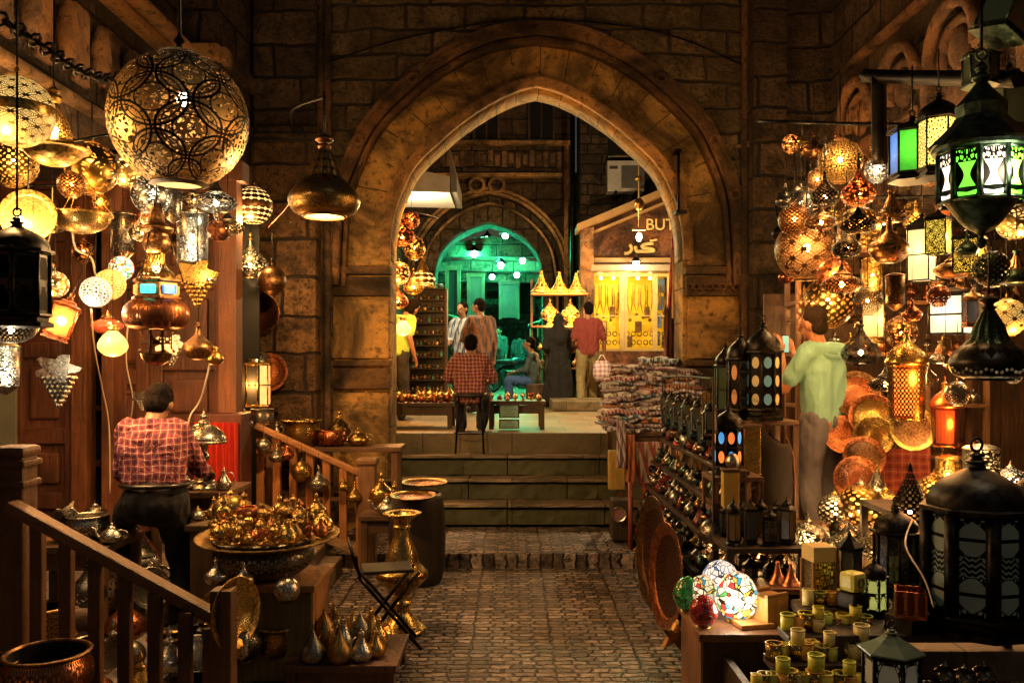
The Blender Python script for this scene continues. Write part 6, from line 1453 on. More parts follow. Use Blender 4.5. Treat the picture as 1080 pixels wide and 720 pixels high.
# lamp stand right of the arch
t = thing('lamp_stand', 'shop stand with shelves of glowing tent-shaped lamps left of the jewellery shop', 'stand', (PX(590, 14.9), 15.0, ZC))
for z in (.62, 1.35, 1.92): B().box((0, 0, z), (1.0, .4, .03), bev=.005).obj('shelf', 'wood:.30,.14,.05:x', t)
for s_ in (-1, 1): B().box((s_*.48, .1, 1.1), (.04, .05, 2.2)).obj('post', 'wood:.2,.1,.04', t)
gg = 'glowing lamps on the courtyard stand'
for i, (px, z, r, shp, lab) in enumerate([(571, 1.95, .19, 'funnel', 'left'), (590, 1.95, .18, 'funnel', 'middle'), (608, 1.95, .17, 'funnel', 'right')]):
    o = make(shp, '%s tent-shaped orange lamp on the top shelf of the courtyard stand' % lab, 'lamp', (PX(px, 14.9), 14.95, ZC+z), r, ['w:brass:fil:8:4:1,.5,.08:1.5', 'brass'], gg, seg=16); light(o, (0, -1.2, .3), AMBER, 22, .05)
for i, (px, r, lab) in enumerate([(580, .2, 'left'), (602, .2, 'right')]):
    o = make('incense', '%s domed orange lamp on the middle shelf of the courtyard stand' % lab, 'lamp', (PX(px, 14.9), 14.95, ZC+1.37), r*.8, ['w:brass:fil:8:2:1,.5,.08:1.4', 'brass', 'w:brass:fil:9:3:1,.55,.1:1.6'], gg, seg=16); light(o, (0, -1.3, .4), AMBER, 20, .05)
for i in range(8):
    make(('globe', 'drop')[i % 2], '%s bauble from the left hanging under the courtyard stand shelf' % ORD[i], 'ornament', (PX(562+i*7.5, 14.8), 14.78, ZC+1.08-.09*(i % 3)), .055, [('w:brass:fil:4:3:1,.5,.1:1.2', 'brass', 'glass:.4,.05,.03')[i % 3], 'brass'], 'baubles on the courtyard stand', up=.08, seg=10)
for i in range(7):
    make(('teapot', 'goblet', 'incense')[i % 3], '%s metal ware from the left on the low shelf of the courtyard stand' % ORD[i], 'ware', (PX(562+i*9, 14.8), 14.9, ZC+.635), .06, [('brass', 'silver', 'copper')[i % 3]]*3, 'wares on the low shelf of the courtyard stand', seg=10)
# hanging rod lamp before the shop
t = thing('pulley_lamp', 'small lamp bulb on a tall brass-coloured hanging rod before the shop sign', 'hanging lamp', P(674, 250, 11.5))
B().tube([(0, 0, .08), (0, 0, 1.2)], .012, 6).obj('rod', 'paint:.55,.4,.18:.4', t)
B().lathe(sp2([(.02, .36), (.05, .38), (.07, .46), (.03, .52)]), 10).lathe([(.03, .75), (.06, .78), (.03, .82)], 10).obj('knob', 'brass', t)
B().box((0, 0, .1), (.18, .05, .02), bev=.006).obj('cross_arm', 'paint:.6,.45,.2:.4', t)
B().ball((0, 0, 0), .04, 10, (1, 1, 1.5)).obj('bulb', 'bulb:1,.8,.5:14', t); light(t, (0, .15, -.1), (1, .66, .30), 220, .05)  # strong light added to this small bulb to brighten the courtyard wall
t = thing('flood_lamp', 'dazzling white lamp above the yellow display window', 'lamp', P(671, 277, 15.1))
B().ball((0, 0, 0), .06, 10).obj('bulb', 'bulb:1,.85,.55:90', t); B().lathe([(.09, .02), (.05, .08), (.02, .1)], 12).tube([(0, 0, .1), (0, .2, .14)], .015, 5).obj('lamp_shade', 'iron', t); light(t, (0, -.15, -.05), (1, .70, .35), 26, .05)
tag(B().tube([(1.3, 11.5, 4.42), (4.0, 11.5, 4.50)], .02, 6).obj('bracket_arm', 'iron'), 'iron arm carrying the hanging rod lamp out from the side wall', 'bracket')
# carpets hung at the right jamb
def drape(name, label, x0, x1, z0, z1, y, mat, cat='carpet', slant=0, folds=5, amp=.03):
    b = B(); n, m_ = 24, 14; V = []
    for s_ in (0, 1):
        V.append([[b.bm.verts.new((x0+(x1-x0)*i/n+slant*j/m_, y+s_*.012+amp*math.sin(i/n*folds*2*PI+j*.15)*(.4+.6*j/m_), z1+(z0-z1)*j/m_)) for i in range(n+1)] for j in range(m_+1)])
    for s_ in (0, 1):
        for j in range(m_):
            for i in range(n): b.face([V[s_][j][i], V[s_][j][i+1], V[s_][j+1][i+1], V[s_][j+1][i]], [(i/n, j/m_)]*4, True)
    for i in range(n): b.face([V[0][0][i], V[0][0][i+1], V[1][0][i+1], V[1][0][i]]); b.face([V[0][m_][i], V[0][m_][i+1], V[1][m_][i+1], V[1][m_][i]])
    for j in range(m_): b.face([V[0][j][0], V[0][j+1][0], V[1][j+1][0], V[1][j][0]]); b.face([V[0][j][n], V[0][j+1][n], V[1][j+1][n], V[1][j][n]])
    return tag(b.obj(name, mat), label, cat)
drape('hanging_carpet', 'narrow crimson patterned carpet hung on the right of the shop front', PX(709, 9.9), PX(721, 9.9), PZ(345, 9.9), PZ(245, 9.9), 9.9, 'plaid:.40,.02,.05:.65,.1,.12:.15,.01,.03:9', slant=-.06)
drape('hanging_carpet', 'tan woven carpet hung in front of the crimson one at the right jamb', PX(711, 9.2), PX(724, 9.2), PZ(335, 9.2), PZ(262, 9.2), 9.3, 'cloth:.50,.30,.10:.35,.18,.05:8')
drape('hanging_carpet', 'dark brown blanket hanging low at the right jamb above the scarves', PX(701, 9.5), PX(722, 9.5), PZ(385, 9.5), PZ(325, 9.5), 9.5, 'cloth:.10,.03,.03:.2,.06,.04:8')
drape('hanging_cloth', 'turquoise cloth strip beside the brown blanket at the right jamb', PX(716, 9.3), PX(724, 9.3), PZ(382, 9.3), PZ(318, 9.3), 9.35, 'plain:.05,.35,.5', 'cloth')
# scarf stall
XT0, XT1 = PX(640, 8.3), PX(722, 8.0)
tz = 1.02
t = table('cloth-covered stall table heaped with folded scarves at the right of the steps', (XT0+XT1)/2+.05, 8.25-.35, tz, .82, .9, 'wood:.12,.06,.03')
cols = ['cloth:.62,.58,.66:.10,.09,.14:%d', 'cloth:.55,.50,.58:.16,.05,.09:%d', 'cloth:.8,.75,.7:.2,.2,.28:%d', 'cloth:.04,.20,.38:.75,.75,.72:%d', 'cloth:.30,.03,.07:.6,.5,.5:%d', 'cloth:.03,.025,.04:.65,.6,.62:%d', 'cloth:.42,.30,.42:.85,.82,.85:%d', 'cloth:.55,.22,.08:.06,.03,.03:%d']
cn = ['grey and black', 'grey and wine', 'cream and slate', 'blue and cream', 'wine and cream', 'black and grey', 'mauve and white', 'rust and black']
def scarf(label, x, y, z, w_, d_, h_, mat, rz, group):
    b = B(); n, m_ = 16, 10; V = []; ph = rnd.uniform(0, 9)
    prof = []
    for k in range(14):
        a = 2*PI*k/14; prof.append((math.copysign(abs(math.cos(a))**.35, math.cos(a))*d_/2, math.copysign(abs(math.sin(a))**.4, math.sin(a))*h_/2))
    for i in range(n+1):
        u = i/n-.5; sq = (1-abs(2*u)**4)*.35+.65 if 0 < i < n else .5
        V.append([b.bm.verts.new((u*w_+.008*math.sin(k*2+ph), p[0]*(.92+.08*math.sin(u*9+ph))+.012*math.sin(u*14+ph+k), p[1]*sq+.012*math.sin(u*11+ph)+.004*math.sin(u*40+k))) for k, p in enumerate(prof)])
    for i in range(n):
        for k in range(14): b.face([V[i][k], V[i][(k+1) % 14], V[i+1][(k+1) % 14], V[i+1][k]], None, True)
    b.face(V[0]); b.face(V[-1][::-1])
    o = b.obj('folded_scarf', mat); o.location = (x, y, z); o.rotation_euler = (rnd.uniform(-.08, .08), rnd.uniform(-.1, .1), rz)
    return tag(o, label, 'scarf', group)
k = 0
xc = (XT0+XT1)/2+.03
for row, (y_, n_, lv) in enumerate([(7.60, 3, 6), (7.84, 3, 10), (8.10, 3, 14), (8.36, 2, 17)]):
    for c_ in range(n_):
        for l_ in range(lv-(1 if c_ == 0 else 0)+(1 if c_ == n_-1 else 0)):
            q = k % 8; k += 1
            scarf('%s scarf, %s up in the %s pile, %s row of the scarf stall' % (cn[q], ORD[l_], ('left', 'middle', 'right')[c_ if n_ == 3 else c_*2], ('front', 'second', 'third', 'back')[row]),
                  xc-.27+.27*c_+rnd.uniform(-.03, .03)+(0.12 if n_ == 2 else 0), y_+rnd.uniform(-.02, .02), tz+.02+l_*.036, rnd.uniform(.28, .40), rnd.uniform(.24, .36), rnd.uniform(.028, .045), cols[q] % rnd.choice((9, 14, 22, 30)), rnd.uniform(-.7, .7), 'folded scarves on the scarf stall')
drape('hanging_cloth', 'striped red and cream kilim edge hanging from the front of the scarf stall', PX(668, 7.35), PX(716, 7.35), PZ(512, 7.35), PZ(466, 7.35), 7.38, 'cloth:.30,.07,.06:.5,.42,.36:11', 'kilim', folds=3, amp=.012)
for i, (px, py, lab, m_) in enumerate([(660, 470, 'fringed orange scarf dangling off the left corner of the scarf stall', 'cloth:.55,.16,.05:.3,.1,.05:20'), (650, 455, 'grey knotted scarf end dangling off the left side of the scarf stall', 'cloth:.5,.48,.5:.2,.1,.15:20'), (676, 520, 'red tassel cloth hanging low under the kilim edge', 'plain:.35,.05,.03')]):
    drape('dangling_scarf', lab, PX(px, 7.35), PX(px+9, 7.35), PZ(py+38, 7.35), PZ(py-12, 7.35), 7.33-.02*i, m_, 'scarf', folds=1.5, amp=.012)
tag(B().box((PX(650, 7.5), 7.5, PZ(495, 7.5)), (.14, .12, .34), bev=.01).obj('yellow_crate', 'wood:.45,.30,.07'), 'small upright yellowish crate beside the top steps on the right', 'crate')

t = thing('awning_lamp', 'bright lamp fixed under the grey awning at the upper left inside the arch', 'lamp', (PX(427, 11.9), 11.95, PZ(207, 11.95)))
B().ball((0, 0, 0), .05, 10).obj('bulb', 'bulb:1,.85,.6:50', t); B().lathe([(.10, .0), (.05, .06), (.03, .10)], 12).obj('lamp_shade', 'iron', t); light(t, (0, .1, -.12), (1, .72, .38), 210, .06)
# ================================================================== RIGHT SHOP
GR = 'lamps hanging over the right shop'
def hangr(shape, label, px, py, D, rpx, mats, lit=None, up=.25, **k):
    return make(shape, label, 'hanging lamp', P(px, py, D), rpx*D/FOC, mats, GR, up=up, lit=lit, **k)
carrier('blackened bar projecting under the carved niches, carrying the right lamps', [P(912, 80, 5.6), P(960, 82, 5.2), P(1075, 84, 4.2)], .045)
carrier('upright black post dropping from the blackened bar on the right', [P(926, 80, 5.5), P(927, 175, 5.5)], .05)
carrier('thin rod across the right shop above the pierced globes', [P(800, 128, 6.6), P(960, 132, 5.6), P(1110, 128, 4.4)], .014)
carrier('second thin rod across the right shop, behind and below the first', [P(820, 205, 6.4), P(960, 208, 5.9), P(1120, 200, 5.0)], .012)
carrier('near thin rod at the upper right carrying the large mosque lantern', [(.9, 3.9, 3.35), (2.9, 3.8, 3.35)], .018)
PBr, PCo, PIr, PSi, POl = 'p:brass:fil:8:5', 'p:copper:fil:8:5', 'p:iron:fil:9:5', 'p:silver:fil:10:6', 'p:olddbrass:geo:9:5'
R_ = [('globe', 886, 170, 5.4, 23, [POl, 'bronze'], 22, WARM, 'pierced brass globe lamp highest in the cluster left of the blue-green lantern'),
 ('globe', 851, 263, 5.8, 33, ['p:bronze:arab:7:4', 'bronze'], 46, WARM, 'large dark arabesque globe lamp at the far left of the right cluster'),
 ('globe', 874, 319, 6.45, 27, ['p:brass:dots:16:8', 'brass'], 14, WARM, 'golden dotted globe lamp directly above the head of the man in green'),
 ('globe', 906, 240, 5.3, 22, [PBr, 'brass'], 18, WARM, 'brass scrollwork globe lamp at the centre of the right cluster'),
 ('onion', 905, 205, 5.0, 18, [PCo, 'bronze'], 16, AMBER, 'copper scrollwork onion lamp under the highest pierced globe'),
 ('ufo', 905, 238, 4.7, 20, ['p:iron:dots:22:8', 'iron'], None, WARM, 'dark dotted saucer lamp before the centre brass globe'),
 ('bottle', 938, 260, 4.9, 20, ['e:bronze:fil:8:5', 'bronze'], None, WARM, 'large dark chased bottle lamp beside the tall white-lit lamp'),
 ('globe', 845, 215, 6.2, 18, ['p:silver:fil:12:7', 'pewter'], 10, WHITE, 'silver filigree globe lamp up on the left of the right cluster'),
 ('onion', 826, 246, 6.2, 12, ['p:iron:fil:8:5', 'iron'], None, WARM, 'small black onion lamp left of the large arabesque globe'),
 ('globe', 880, 290, 5.6, 18, ['p:copper:arab:6:3', 'copper'], 14, AMBER, 'copper arabesque globe lamp between large dark globe and golden dotted globe'),
 ('tube', 920, 290, 5.4, 12, ['p:brass:fil:10:12', 'brass'], 10, WARM, 'brass filigree tube lamp under the centre globe'),
 ('globe', 925, 180, 5.6, 13, [PSi, 'silver'], 12, WHITE, 'small silver globe lamp with bright bulb left of the blue-green lantern'),
 ('genie', 940, 225, 5.2, 15, ['p:bronze:fil:14:4', 'bronze', 'bronze', 'g:1,.6,.2:1'], 6, WARM, 'small bronze genie-bottle lamp below the blue-green lantern'),
 ('globe', 950, 350, 5.2, 17, ['p:bronze:fil:9:5', 'bronze'], 12, AMBER, 'bronze scrollwork globe behind the glowing red bead lamp'),
 ('onion', 908, 372, 5.3, 20, ['p:iron:arab:8:3', 'iron'], 8, WARM, 'dark arabesque onion lamp right of the man, above the trays'),
 ('ufo', 1005, 285, 4.6, 19, ['bronze', 'bronze'], None, WARM, 'plain bronze saucer lamp below the yellow fretwork screens'),
 ('globe', 1046, 284, 4.2, 19, ['p:tin:dots:14:8', 'tin'], None, WARM, 'dark green pierced globe under the mosque lantern'),
 ('globe', 1062, 335, 4.6, 20, ['w:brass:arab:6:3:1,.6,.15:1.0', 'brass'], 14, AMBER, 'orange arabesque globe lamp behind the big black onion lamp'),
 ('bottle', 1020, 262, 4.4, 11, ['e:tin:fil:6:4', 'tin'], None, WARM, 'slim green-black bottle lamp left of the dark green globe'),
 ('onion', 966, 235, 5.6, 13, ['p:brass:dots:14:8', 'brass'], 9, WARM, 'dotted brass onion lamp between the chased bottle and yellow screens'),
 ('globe', 1000, 215, 5.2, 13, ['p:copper:geo:8:4', 'copper'], 9, AMBER, 'copper lattice globe above the yellow fretwork screens'),
 ('drop', 830, 290, 6.3, 9, ['e:copper:fil:6:5', 'bronze'], None, WARM, 'little copper drop at the left bottom of the right cluster'),
 ('globe', 862, 190, 6.0, 12, ['p:bronze:geo:7:4', 'bronze'], 8, WARM, 'small bronze lattice globe left of the highest pierced globe'),
 ('ufo', 866, 235, 5.2, 17, ['p:bronze:fil:16:5', 'bronze'], 8, WARM, 'bronze scroll saucer lamp over the large arabesque globe'),
 ('globe', 1070, 235, 4.9, 18, ['w:brass:fil:6:4:1,.6,.2:1.0', 'brass'], 12, WARM, 'brass globe lamp cut by the right edge beside the mosque lantern')]
for shp, px, py, D, r, mats, wt, col, lab in R_:
    hangr(shp, lab, px, py, D, r, mats, lit=(wt*.75, col) if wt else None, up=.3, seg=28 if r > 20 else 18)

# mosque lantern with green and white panes
t = lantern('large dark green mosque lantern with glowing white and green vase-shaped panes', P(1035, 262, 3.8), 84*3.8/FOC, 200*3.8/FOC, 10, 'tin', 'w:iron:vase:1:1:1,.88,.72:1.9', 'pagoda', bowl=True, panes2='w:iron:vase:1:1:.18,.9,.05:1.5', watts=15, col=WHITE, up=.3, rz=.1, ztf=.50, zbf=.24, post=.035)
lantern('hexagonal hanging lantern with blue and green glass beside a gold lattice side', P(962, 192, 4.6), 44*4.6/FOC, 70*4.6/FOC, 6, 'iron', 't:.10,.25,.9:.35', 'flat', panes2='t:.10,.75,.06:.3', watts=5, col=WARM, up=.25, bowl=False)
lantern('hexagonal gold lattice lantern with white-hot bulb right of the blue-green one', P(990, 188, 4.4), 40*4.4/FOC, 92*4.4/FOC, 6, 'iron', 'w:iron:geo:2:3:1,.72,.15:1.5', 'dome', watts=8, col=WARM, up=.2)
lantern('small glass lantern with one lit amber pane under the green box lamps', P(1043, 140, 4.6), 30*4.6/FOC, 62*4.6/FOC, 4, 'tin', 'glass:.14,.08,.04', 'cone', watts=2.5, col=AMBER, up=.2)
t = lantern('square green tin lantern hung tilted in the top right corner', P(1052, 40, 4.2), 54*4.2/FOC, 60*4.2/FOC, 4, 'tin', 'glass:.05,.09,.07', 'pagoda', up=.2, ring=True, roofmat='tin'); t.rotation_euler = (.2, .35, .5)
lantern('tall dark green tin lantern with plain panes near the right edge, high up', P(1064, 142, 4.5), 34*4.5/FOC, 76*4.5/FOC, 4, 'tin', 'glass:.03,.05,.04', 'pagoda', up=.2)
lantern('small green conical tin lantern above the mosque lantern roof', P(1034, 92, 4.3), 34*4.3/FOC, 42*4.3/FOC, 6, 'tin', 'glass:.05,.07,.05', 'cone', up=.2)
# square paper-like lit lamps
lantern('tall square lamp glowing white-yellow between the dark bottle and fretwork screens', P(972, 296, 5.0), 30*5/FOC, 72*5/FOC, 4, 'iron', 't:1,.80,.40:.9', 'flat', ring=False, rows=2, watts=17, col=WARM, up=.3, base=False, rz=PI/4)
for px, py, D, w_, h_, m_, lab in [(990, 248, 4.7, 28, 40, 'w:iron:circ:2:3:1,.68,.08:1.7', 'square fretwork lamp glowing yellow, left of the mosque lantern bowl'), (1022, 268, 4.5, 34, 40, 'w:iron:circ:2:2:1,.6,.06:1.5', 'yellow fretwork lamp tucked behind the bowl of the mosque lantern')]:
    lantern(lab, P(px, py+h_*.5, D), w_*D/FOC, h_*D/FOC*1.2, 4, 'iron', m_, 'flat', ring=False, up=.3, rz=PI/4, base=False, watts=4, col=WARM)
lantern('square lamp with three tall white panes, lower right above the bead lamps', P(1003, 352, 5.0), 46*5/FOC, 54*5/FOC, 4, 'iron', 't:.95,.88,.66:.6', 'flat', ring=False, rows=2, watts=10, col=WHITE, up=.5, rz=PI/4, base=False)
lantern('small blue-tinted lantern left of the black onion lamp', P(1026, 345, 4.7), 20*4.7/FOC, 42*4.7/FOC, 6, 'bronze', 'glass:.10,.14,.30', 'dome', up=.3)
lantern('narrow tall white-lit lamp behind the man, left of the bead lamps', P(921, 362, 5.7), 22*5.7/FOC, 56*5.7/FOC, 4, 'brass', 't:1,.74,.3:.7', 'flat', ring=False, watts=7, col=WARM, up=.4, rz=PI/4)

# shelving
def stand(label, x, y, w_, d_, levels, mat='wood:.16,.08,.035', z0=.28, name='display_shelf', cat='shelf', rz=0):
    t = thing(name, label, cat, (x, y, z0), rz)
    for z in levels: B().box((0, 0, z-z0-.015), (w_, d_, .03), bev=.005).obj('board', mat+':x', t)
    H = max(levels)-z0
    for sx in (-1, 1):
        for sy in (-1, 1): B().box((sx*(w_/2-.02), sy*(d_/2-.02), H/2-.016), (.035, .035, H-.03)).obj('post', mat, t)
    return t
# --- lantern shelves left of the man
L1 = [PZ(442, 5.7), PZ(514, 5.5), PZ(575, 5.4)]
stand('dark three-tier shelf of patterned lanterns left of the man in green', PX(795, 5.7), 5.75, .50, .42, [L1[0], L1[1], .62], z0=.28)
LN = 'dark standing lanterns left of the man in green'
def stl(label, px, z, D, wpx, hpx, **k): return lantern(label, (PX(px, D), D, z), wpx*D/FOC, hpx*D/FOC, group=LN, **k)
stl('tall octagonal black lantern with coloured studded panes and spire, tallest before the man', 805, L1[0], 5.62, 36, 106, n=8, pane='w:iron:stud:1.01:3:.55,.42,.15:.12', panes2='w:iron:stud:1:3:.10,.28,.40:.12', roof='dome')
stl('slimmer black lantern with amber panes left of the tall octagonal one', 781, L1[0], 5.7, 28, 94, n=8, pane='w:iron:stud:1:2:.6,.25,.08:.12', panes2='e:pewter:spade:1:1', roof='dome')
stl('black onion-roofed lantern with green glass on the shelf behind the octagonal one', 765, L1[0], 5.9, 22, 80, n=6, pane='glass:.06,.10,.07', roof='onion')
stl('square lantern with pale lattice glass in the middle tier, right one', 812, L1[1], 5.55, 22, 58, n=4, pane='e:gold:geo:1:2', roof='flat', base=True, rz=PI/4)
stl('square lantern with small white window glass in the middle tier, left one', 787, L1[1], 5.5, 24, 62, n=4, rows=2, pane='glass:.42,.38,.22', roof='flat', rz=PI/4)
stl('round-topped black lantern with blue and orange glass studs', 768, .95, 5.1, 30, 74, n=8, rows=2, pane='w:iron:stud:1:1:1,.25,.05:.7', panes2='w:iron:stud:1:1:.08,.40,.9:.7', roof='dome')
# inlaid cream tower and shell panel
for px, py0, py1, D, wpx, pat_, lab in [(792, 450, 500, 5.35, 18, 'e:gold:circ:1:3', 'upright inlaid box with star mosaic, cream and black'), (770, 497, 538, 4.9, 17, 'paint:.62,.42,.10:.35', 'upright honey-coloured polished box with wavy stripes')]:
    z0, z1 = PZ(py1, D), PZ(py0, D)
    t = thing('inlaid_box', lab, 'box', (PX(px, D), D, z0)); w_ = wpx*D/FOC
    B().box((0, 0, (z1-z0)/2), (w_, w_*.7, z1-z0), bev=.006).obj('body', pat_, t); B().box((0, 0, z1-z0+.008), (w_*1.1, w_*.8, .016), bev=.004).obj('lid', 'wood:.1,.05,.03', t)
stand('low dark shelf of glass and boxes in front of the lantern shelves', PX(772, 5.1), 5.1, .30, .30, [.95, PZ(538, 4.9)], z0=.28)
# leather sling chair
t = thing('leather_chair', 'dark brown leather high-backed chair leaning in front of the man in green', 'chair', (PX(819, 5.4), 5.4, .28), -.15); t.scale = (.62, .8, .92)
b = B(); n = 14; V = []
for s_ in (0, 1):
    V.append([])
    for j in range(n+1):
        f = j/n; z = .18+.74*f; w_ = .10+.10*math.sin(f*PI*.85)+(.02 if f > .8 else 0); row = []
        for i in range(9):
            u = i/8*2-1; row.append(b.bm.verts.new((u*w_-.05*f+.03, .07*(u*u)+.10*math.sin(f*2.6)-.05*f+s_*.02, z+(.05*u*u if f > .9 else 0)-.08*f*u)))
        V[s_].append(row)
for s_ in (0, 1):
    for j in range(n):
        for i in range(8): b.face([V[s_][j][i], V[s_][j][i+1], V[s_][j+1][i+1], V[s_][j+1][i]], None, True)
for j in range(n):
    for i in (0, 8): b.face([V[0][j][i], V[0][j+1][i], V[1][j+1][i], V[1][j][i]], None, True)
for i in range(8):
    for j in (0, n): b.face([V[0][j][i], V[0][j][i+1], V[1][j][i+1], V[1][j][i]], None, True)
b.obj('backrest', 'paint:.012,.006,.005:.75', t)
B().tube(sp([(.17, .10, .2), (.21, .14, .5), (.19, .14, .8), (.11, .10, .93)], 4), .014, 6).obj('side_rail', 'wood:.25,.10,.04', t); B().tube(sp([(-.12, .10, .2), (-.17, .14, .5), (-.19, .14, .8), (-.20, .10, 1.0)], 4), .014, 6).obj('side_rail', 'wood:.25,.10,.04', t)
B().box((.02, -.1, .22), (.34, .36, .04), bev=.015).obj('seat', 'paint:.05,.02,.012:.3', t)
for sx in (-1, 1):
    for sy in (-1, 1): B().box((.02+sx*.14, -.1+sy*.14, .1), (.03, .03, .2)).obj('leg', 'wood:.12,.05,.03', t)

# --- the man in the green shirt
person('man in pale green hooded T-shirt and grey trousers holding a phone to his face', (PX(868, 6.2), 6.2, .28), .55,
       dict(head=(-.02, .07, 1.59), neck=(0, .03, 1.45), look=(-.15, 1, -.12), el=(-.25, .14, 1.15), wl=(-.10, .30, 1.42), er=(.24, .18, 1.17), wr=(.06, .32, 1.40), fl=(.1, .2, 1), fr=(-.1, .2, 1),
            al=(-.13, -.03, .08), ar=(.12, .05, .08)),
       top='plain:.30,.56,.42', trou='plain:.17,.15,.16', skin='skin:.52,.20,.09', sleeve=.72, hs=1.0, vox=.008, bulk=.90, wrk=.4, hairc='hair:.03,.018,.010', hcut=.955)
t = thing('phone', 'dark phone with faint turquoise screen held up by the man in green', 'phone', (PX(868, 6.2)-.19, 6.2+.27, 1.76), .55)
B().box((0, 0, 0), (.075, .010, .14), bev=.004).obj('casing', 'paint:.02,.02,.02:.2', t); B().box((0, -.006, 0), (.066, .002, .125)).obj('screen', 'g:.2,.6,.6:.5', t)
b = B(); b.torus((0, 0, 0), 1, .28, 'Z', 24, 8); o = b.obj('shirt_hood', 'plain:.30,.56,.42'); par = [q for q in C.objects if q.name.startswith('person') and q.get('label', '').startswith('man in pale')][0]
o.parent = par; o.location = (0, -.07, 1.40); o.scale = (.080, .050, .07); o.rotation_euler = (.55, 0, 0)

# --- trays behind the man
tg = 'copper and brass trays leaning on the rack right of the man'
stand('wooden plate rack leaning behind the copper trays right of the man', PX(925, 6.35), 6.45, .8, .2, [.34, PZ(452, 6.3), PZ(400, 6.3)], 'wood:.30,.13,.05')
for px, py, D, r, m_, pt, lab in [(903, 416, 6.15, 25, 'bronze', 'e:copper:geo:8:4', 'dark bronze tray, topmost of the overlapping trays right of the man'), (920, 440, 6.05, 25, 'copper', 'e:brass:geo:9:4', 'brass-centred tray, second from the top of the overlapping trays'),
        (921, 460, 5.95, 21, 'brass', 'e:gold:circ:3:3', 'ringed brass tray, middle of the overlapping trays'), (911, 482, 5.88, 22, 'copper', 'bronze', 'brown copper bowl-tray, fourth of the overlapping trays'),
        (903, 505, 5.8, 24, 'copper', 'e:copper:fil:8:8', 'red chased copper tray, lowest of the overlapping trays'), (888, 458, 6.1, 20, 'copper', 'copper', 'copper tray seen half behind the back of the man in green'),
        (962, 452, 5.7, 24, 'brass', 'bronze', 'round brass tray with dark ring hung below the bead lamps')]:
    plate(lab, P(px, py, D), r*D/FOC, m_, normal=(-.15, -1, .22), pat=pt, group=tg, cat='tray', name='copper_tray')
# --- bead lamps
t = make('bead_tower', 'bead-fringed lamp glowing red-orange under a brass crown', 'bead lamp', (PX(956, 5.0), 5.0, PZ(442, 5.0)), 21*5/FOC, ['p:brass:dots:30:10', 'e:brass:fil:10:3', 'g:1,.16,.02:2.6'], up=.3, seg=24); light(t, (0, -1.4, 2), (1, .3, .05), 9, .04)
t = make('bead_tower', 'slim bead-fringed lamp with onion-shaped bronze crown right of the red glowing one', 'bead lamp', (PX(997, 4.9), 4.9, PZ(470, 4.9)), 15*4.9/FOC, ['p:copper:dots:24:22', 'copper', 'g:1,.12,.02:1.1'], up=.5, seg=24); light(t, (0, -1.3, 1.5), (1, .3, .05), 6, .04)
# big black onion lamp
make('genie', 'big black studded onion lamp with tall spire near the right edge', 'hanging lamp', P(1043, 376, 4.1), 38*4.1/FOC, ['e:iron:bands:14:2', 'iron', 'e:tin:geo:10:3', 'iron'], up=.2, seg=36)
b = B()
for q in range(26):
    a = PI+PI*q/25; b.ball((PX(1043, 4.1)+.17*math.cos(a), 4.1+.17*math.sin(a), PZ(388, 4.1)-.02*abs(math.sin(q*.75))), .008, 6)
tag(b.obj('bead_string', 'silver'), 'string of silver beads looped round the big black onion lamp', 'beads')
# silver pierced tower lamps right
stand('dark display table of silver openwork lamps at the right', PX(1020, 4.7), 4.75, .95, .5, [PZ(535, 4.7)], 'wood:.07,.04,.025')
ZR = PZ(535, 4.7)
for shp, px, D, r, ml, lt, lab in [('tube', 1035, 4.6, 20, ['p:silver:fil:9:10', 'silver'], 10, 'tall silver openwork cylinder lamp under the black onion lamp'), ('tube', 1000, 4.85, 14, ['p:brass:fil:8:12', 'brass'], 8, 'slim brass openwork cylinder lamp left of the tall silver one')]:
    make(shp, lab, 'lamp', (PX(px, D), D, ZR+1.55*r*D/FOC+.04), r*D/FOC, ml, 'openwork lamps on the right table', lit=(lt, WARM))
make('pierced_ball', 'silver openwork ball lamp standing on the right table near the edge', 'lamp', (PX(1066, 4.7), 4.7, ZR), 22*4.7/FOC, ['p:silver:dots:16:8', 'silver'], 'openwork lamps on the right table', lit=(8, WHITE))
make('spike', 'dark openwork teardrop lamp with pointed top before the copper cloth', 'lamp', (PX(960, 4.5), 4.5, PZ(556, 4.5)), 19*4.5/FOC, ['p:iron:dots:14:10', 'iron'], lit=(4, WARM), seg=28)
make('pierced_ball', 'brass openwork ball lamp behind the dark teardrop lamp', 'lamp', (PX(985, 4.9), 4.9, PZ(535, 4.9)), 18*4.9/FOC, ['p:brass:dots:12:7', 'brass'], 'openwork lamps on the right table', lit=(10, WARM))
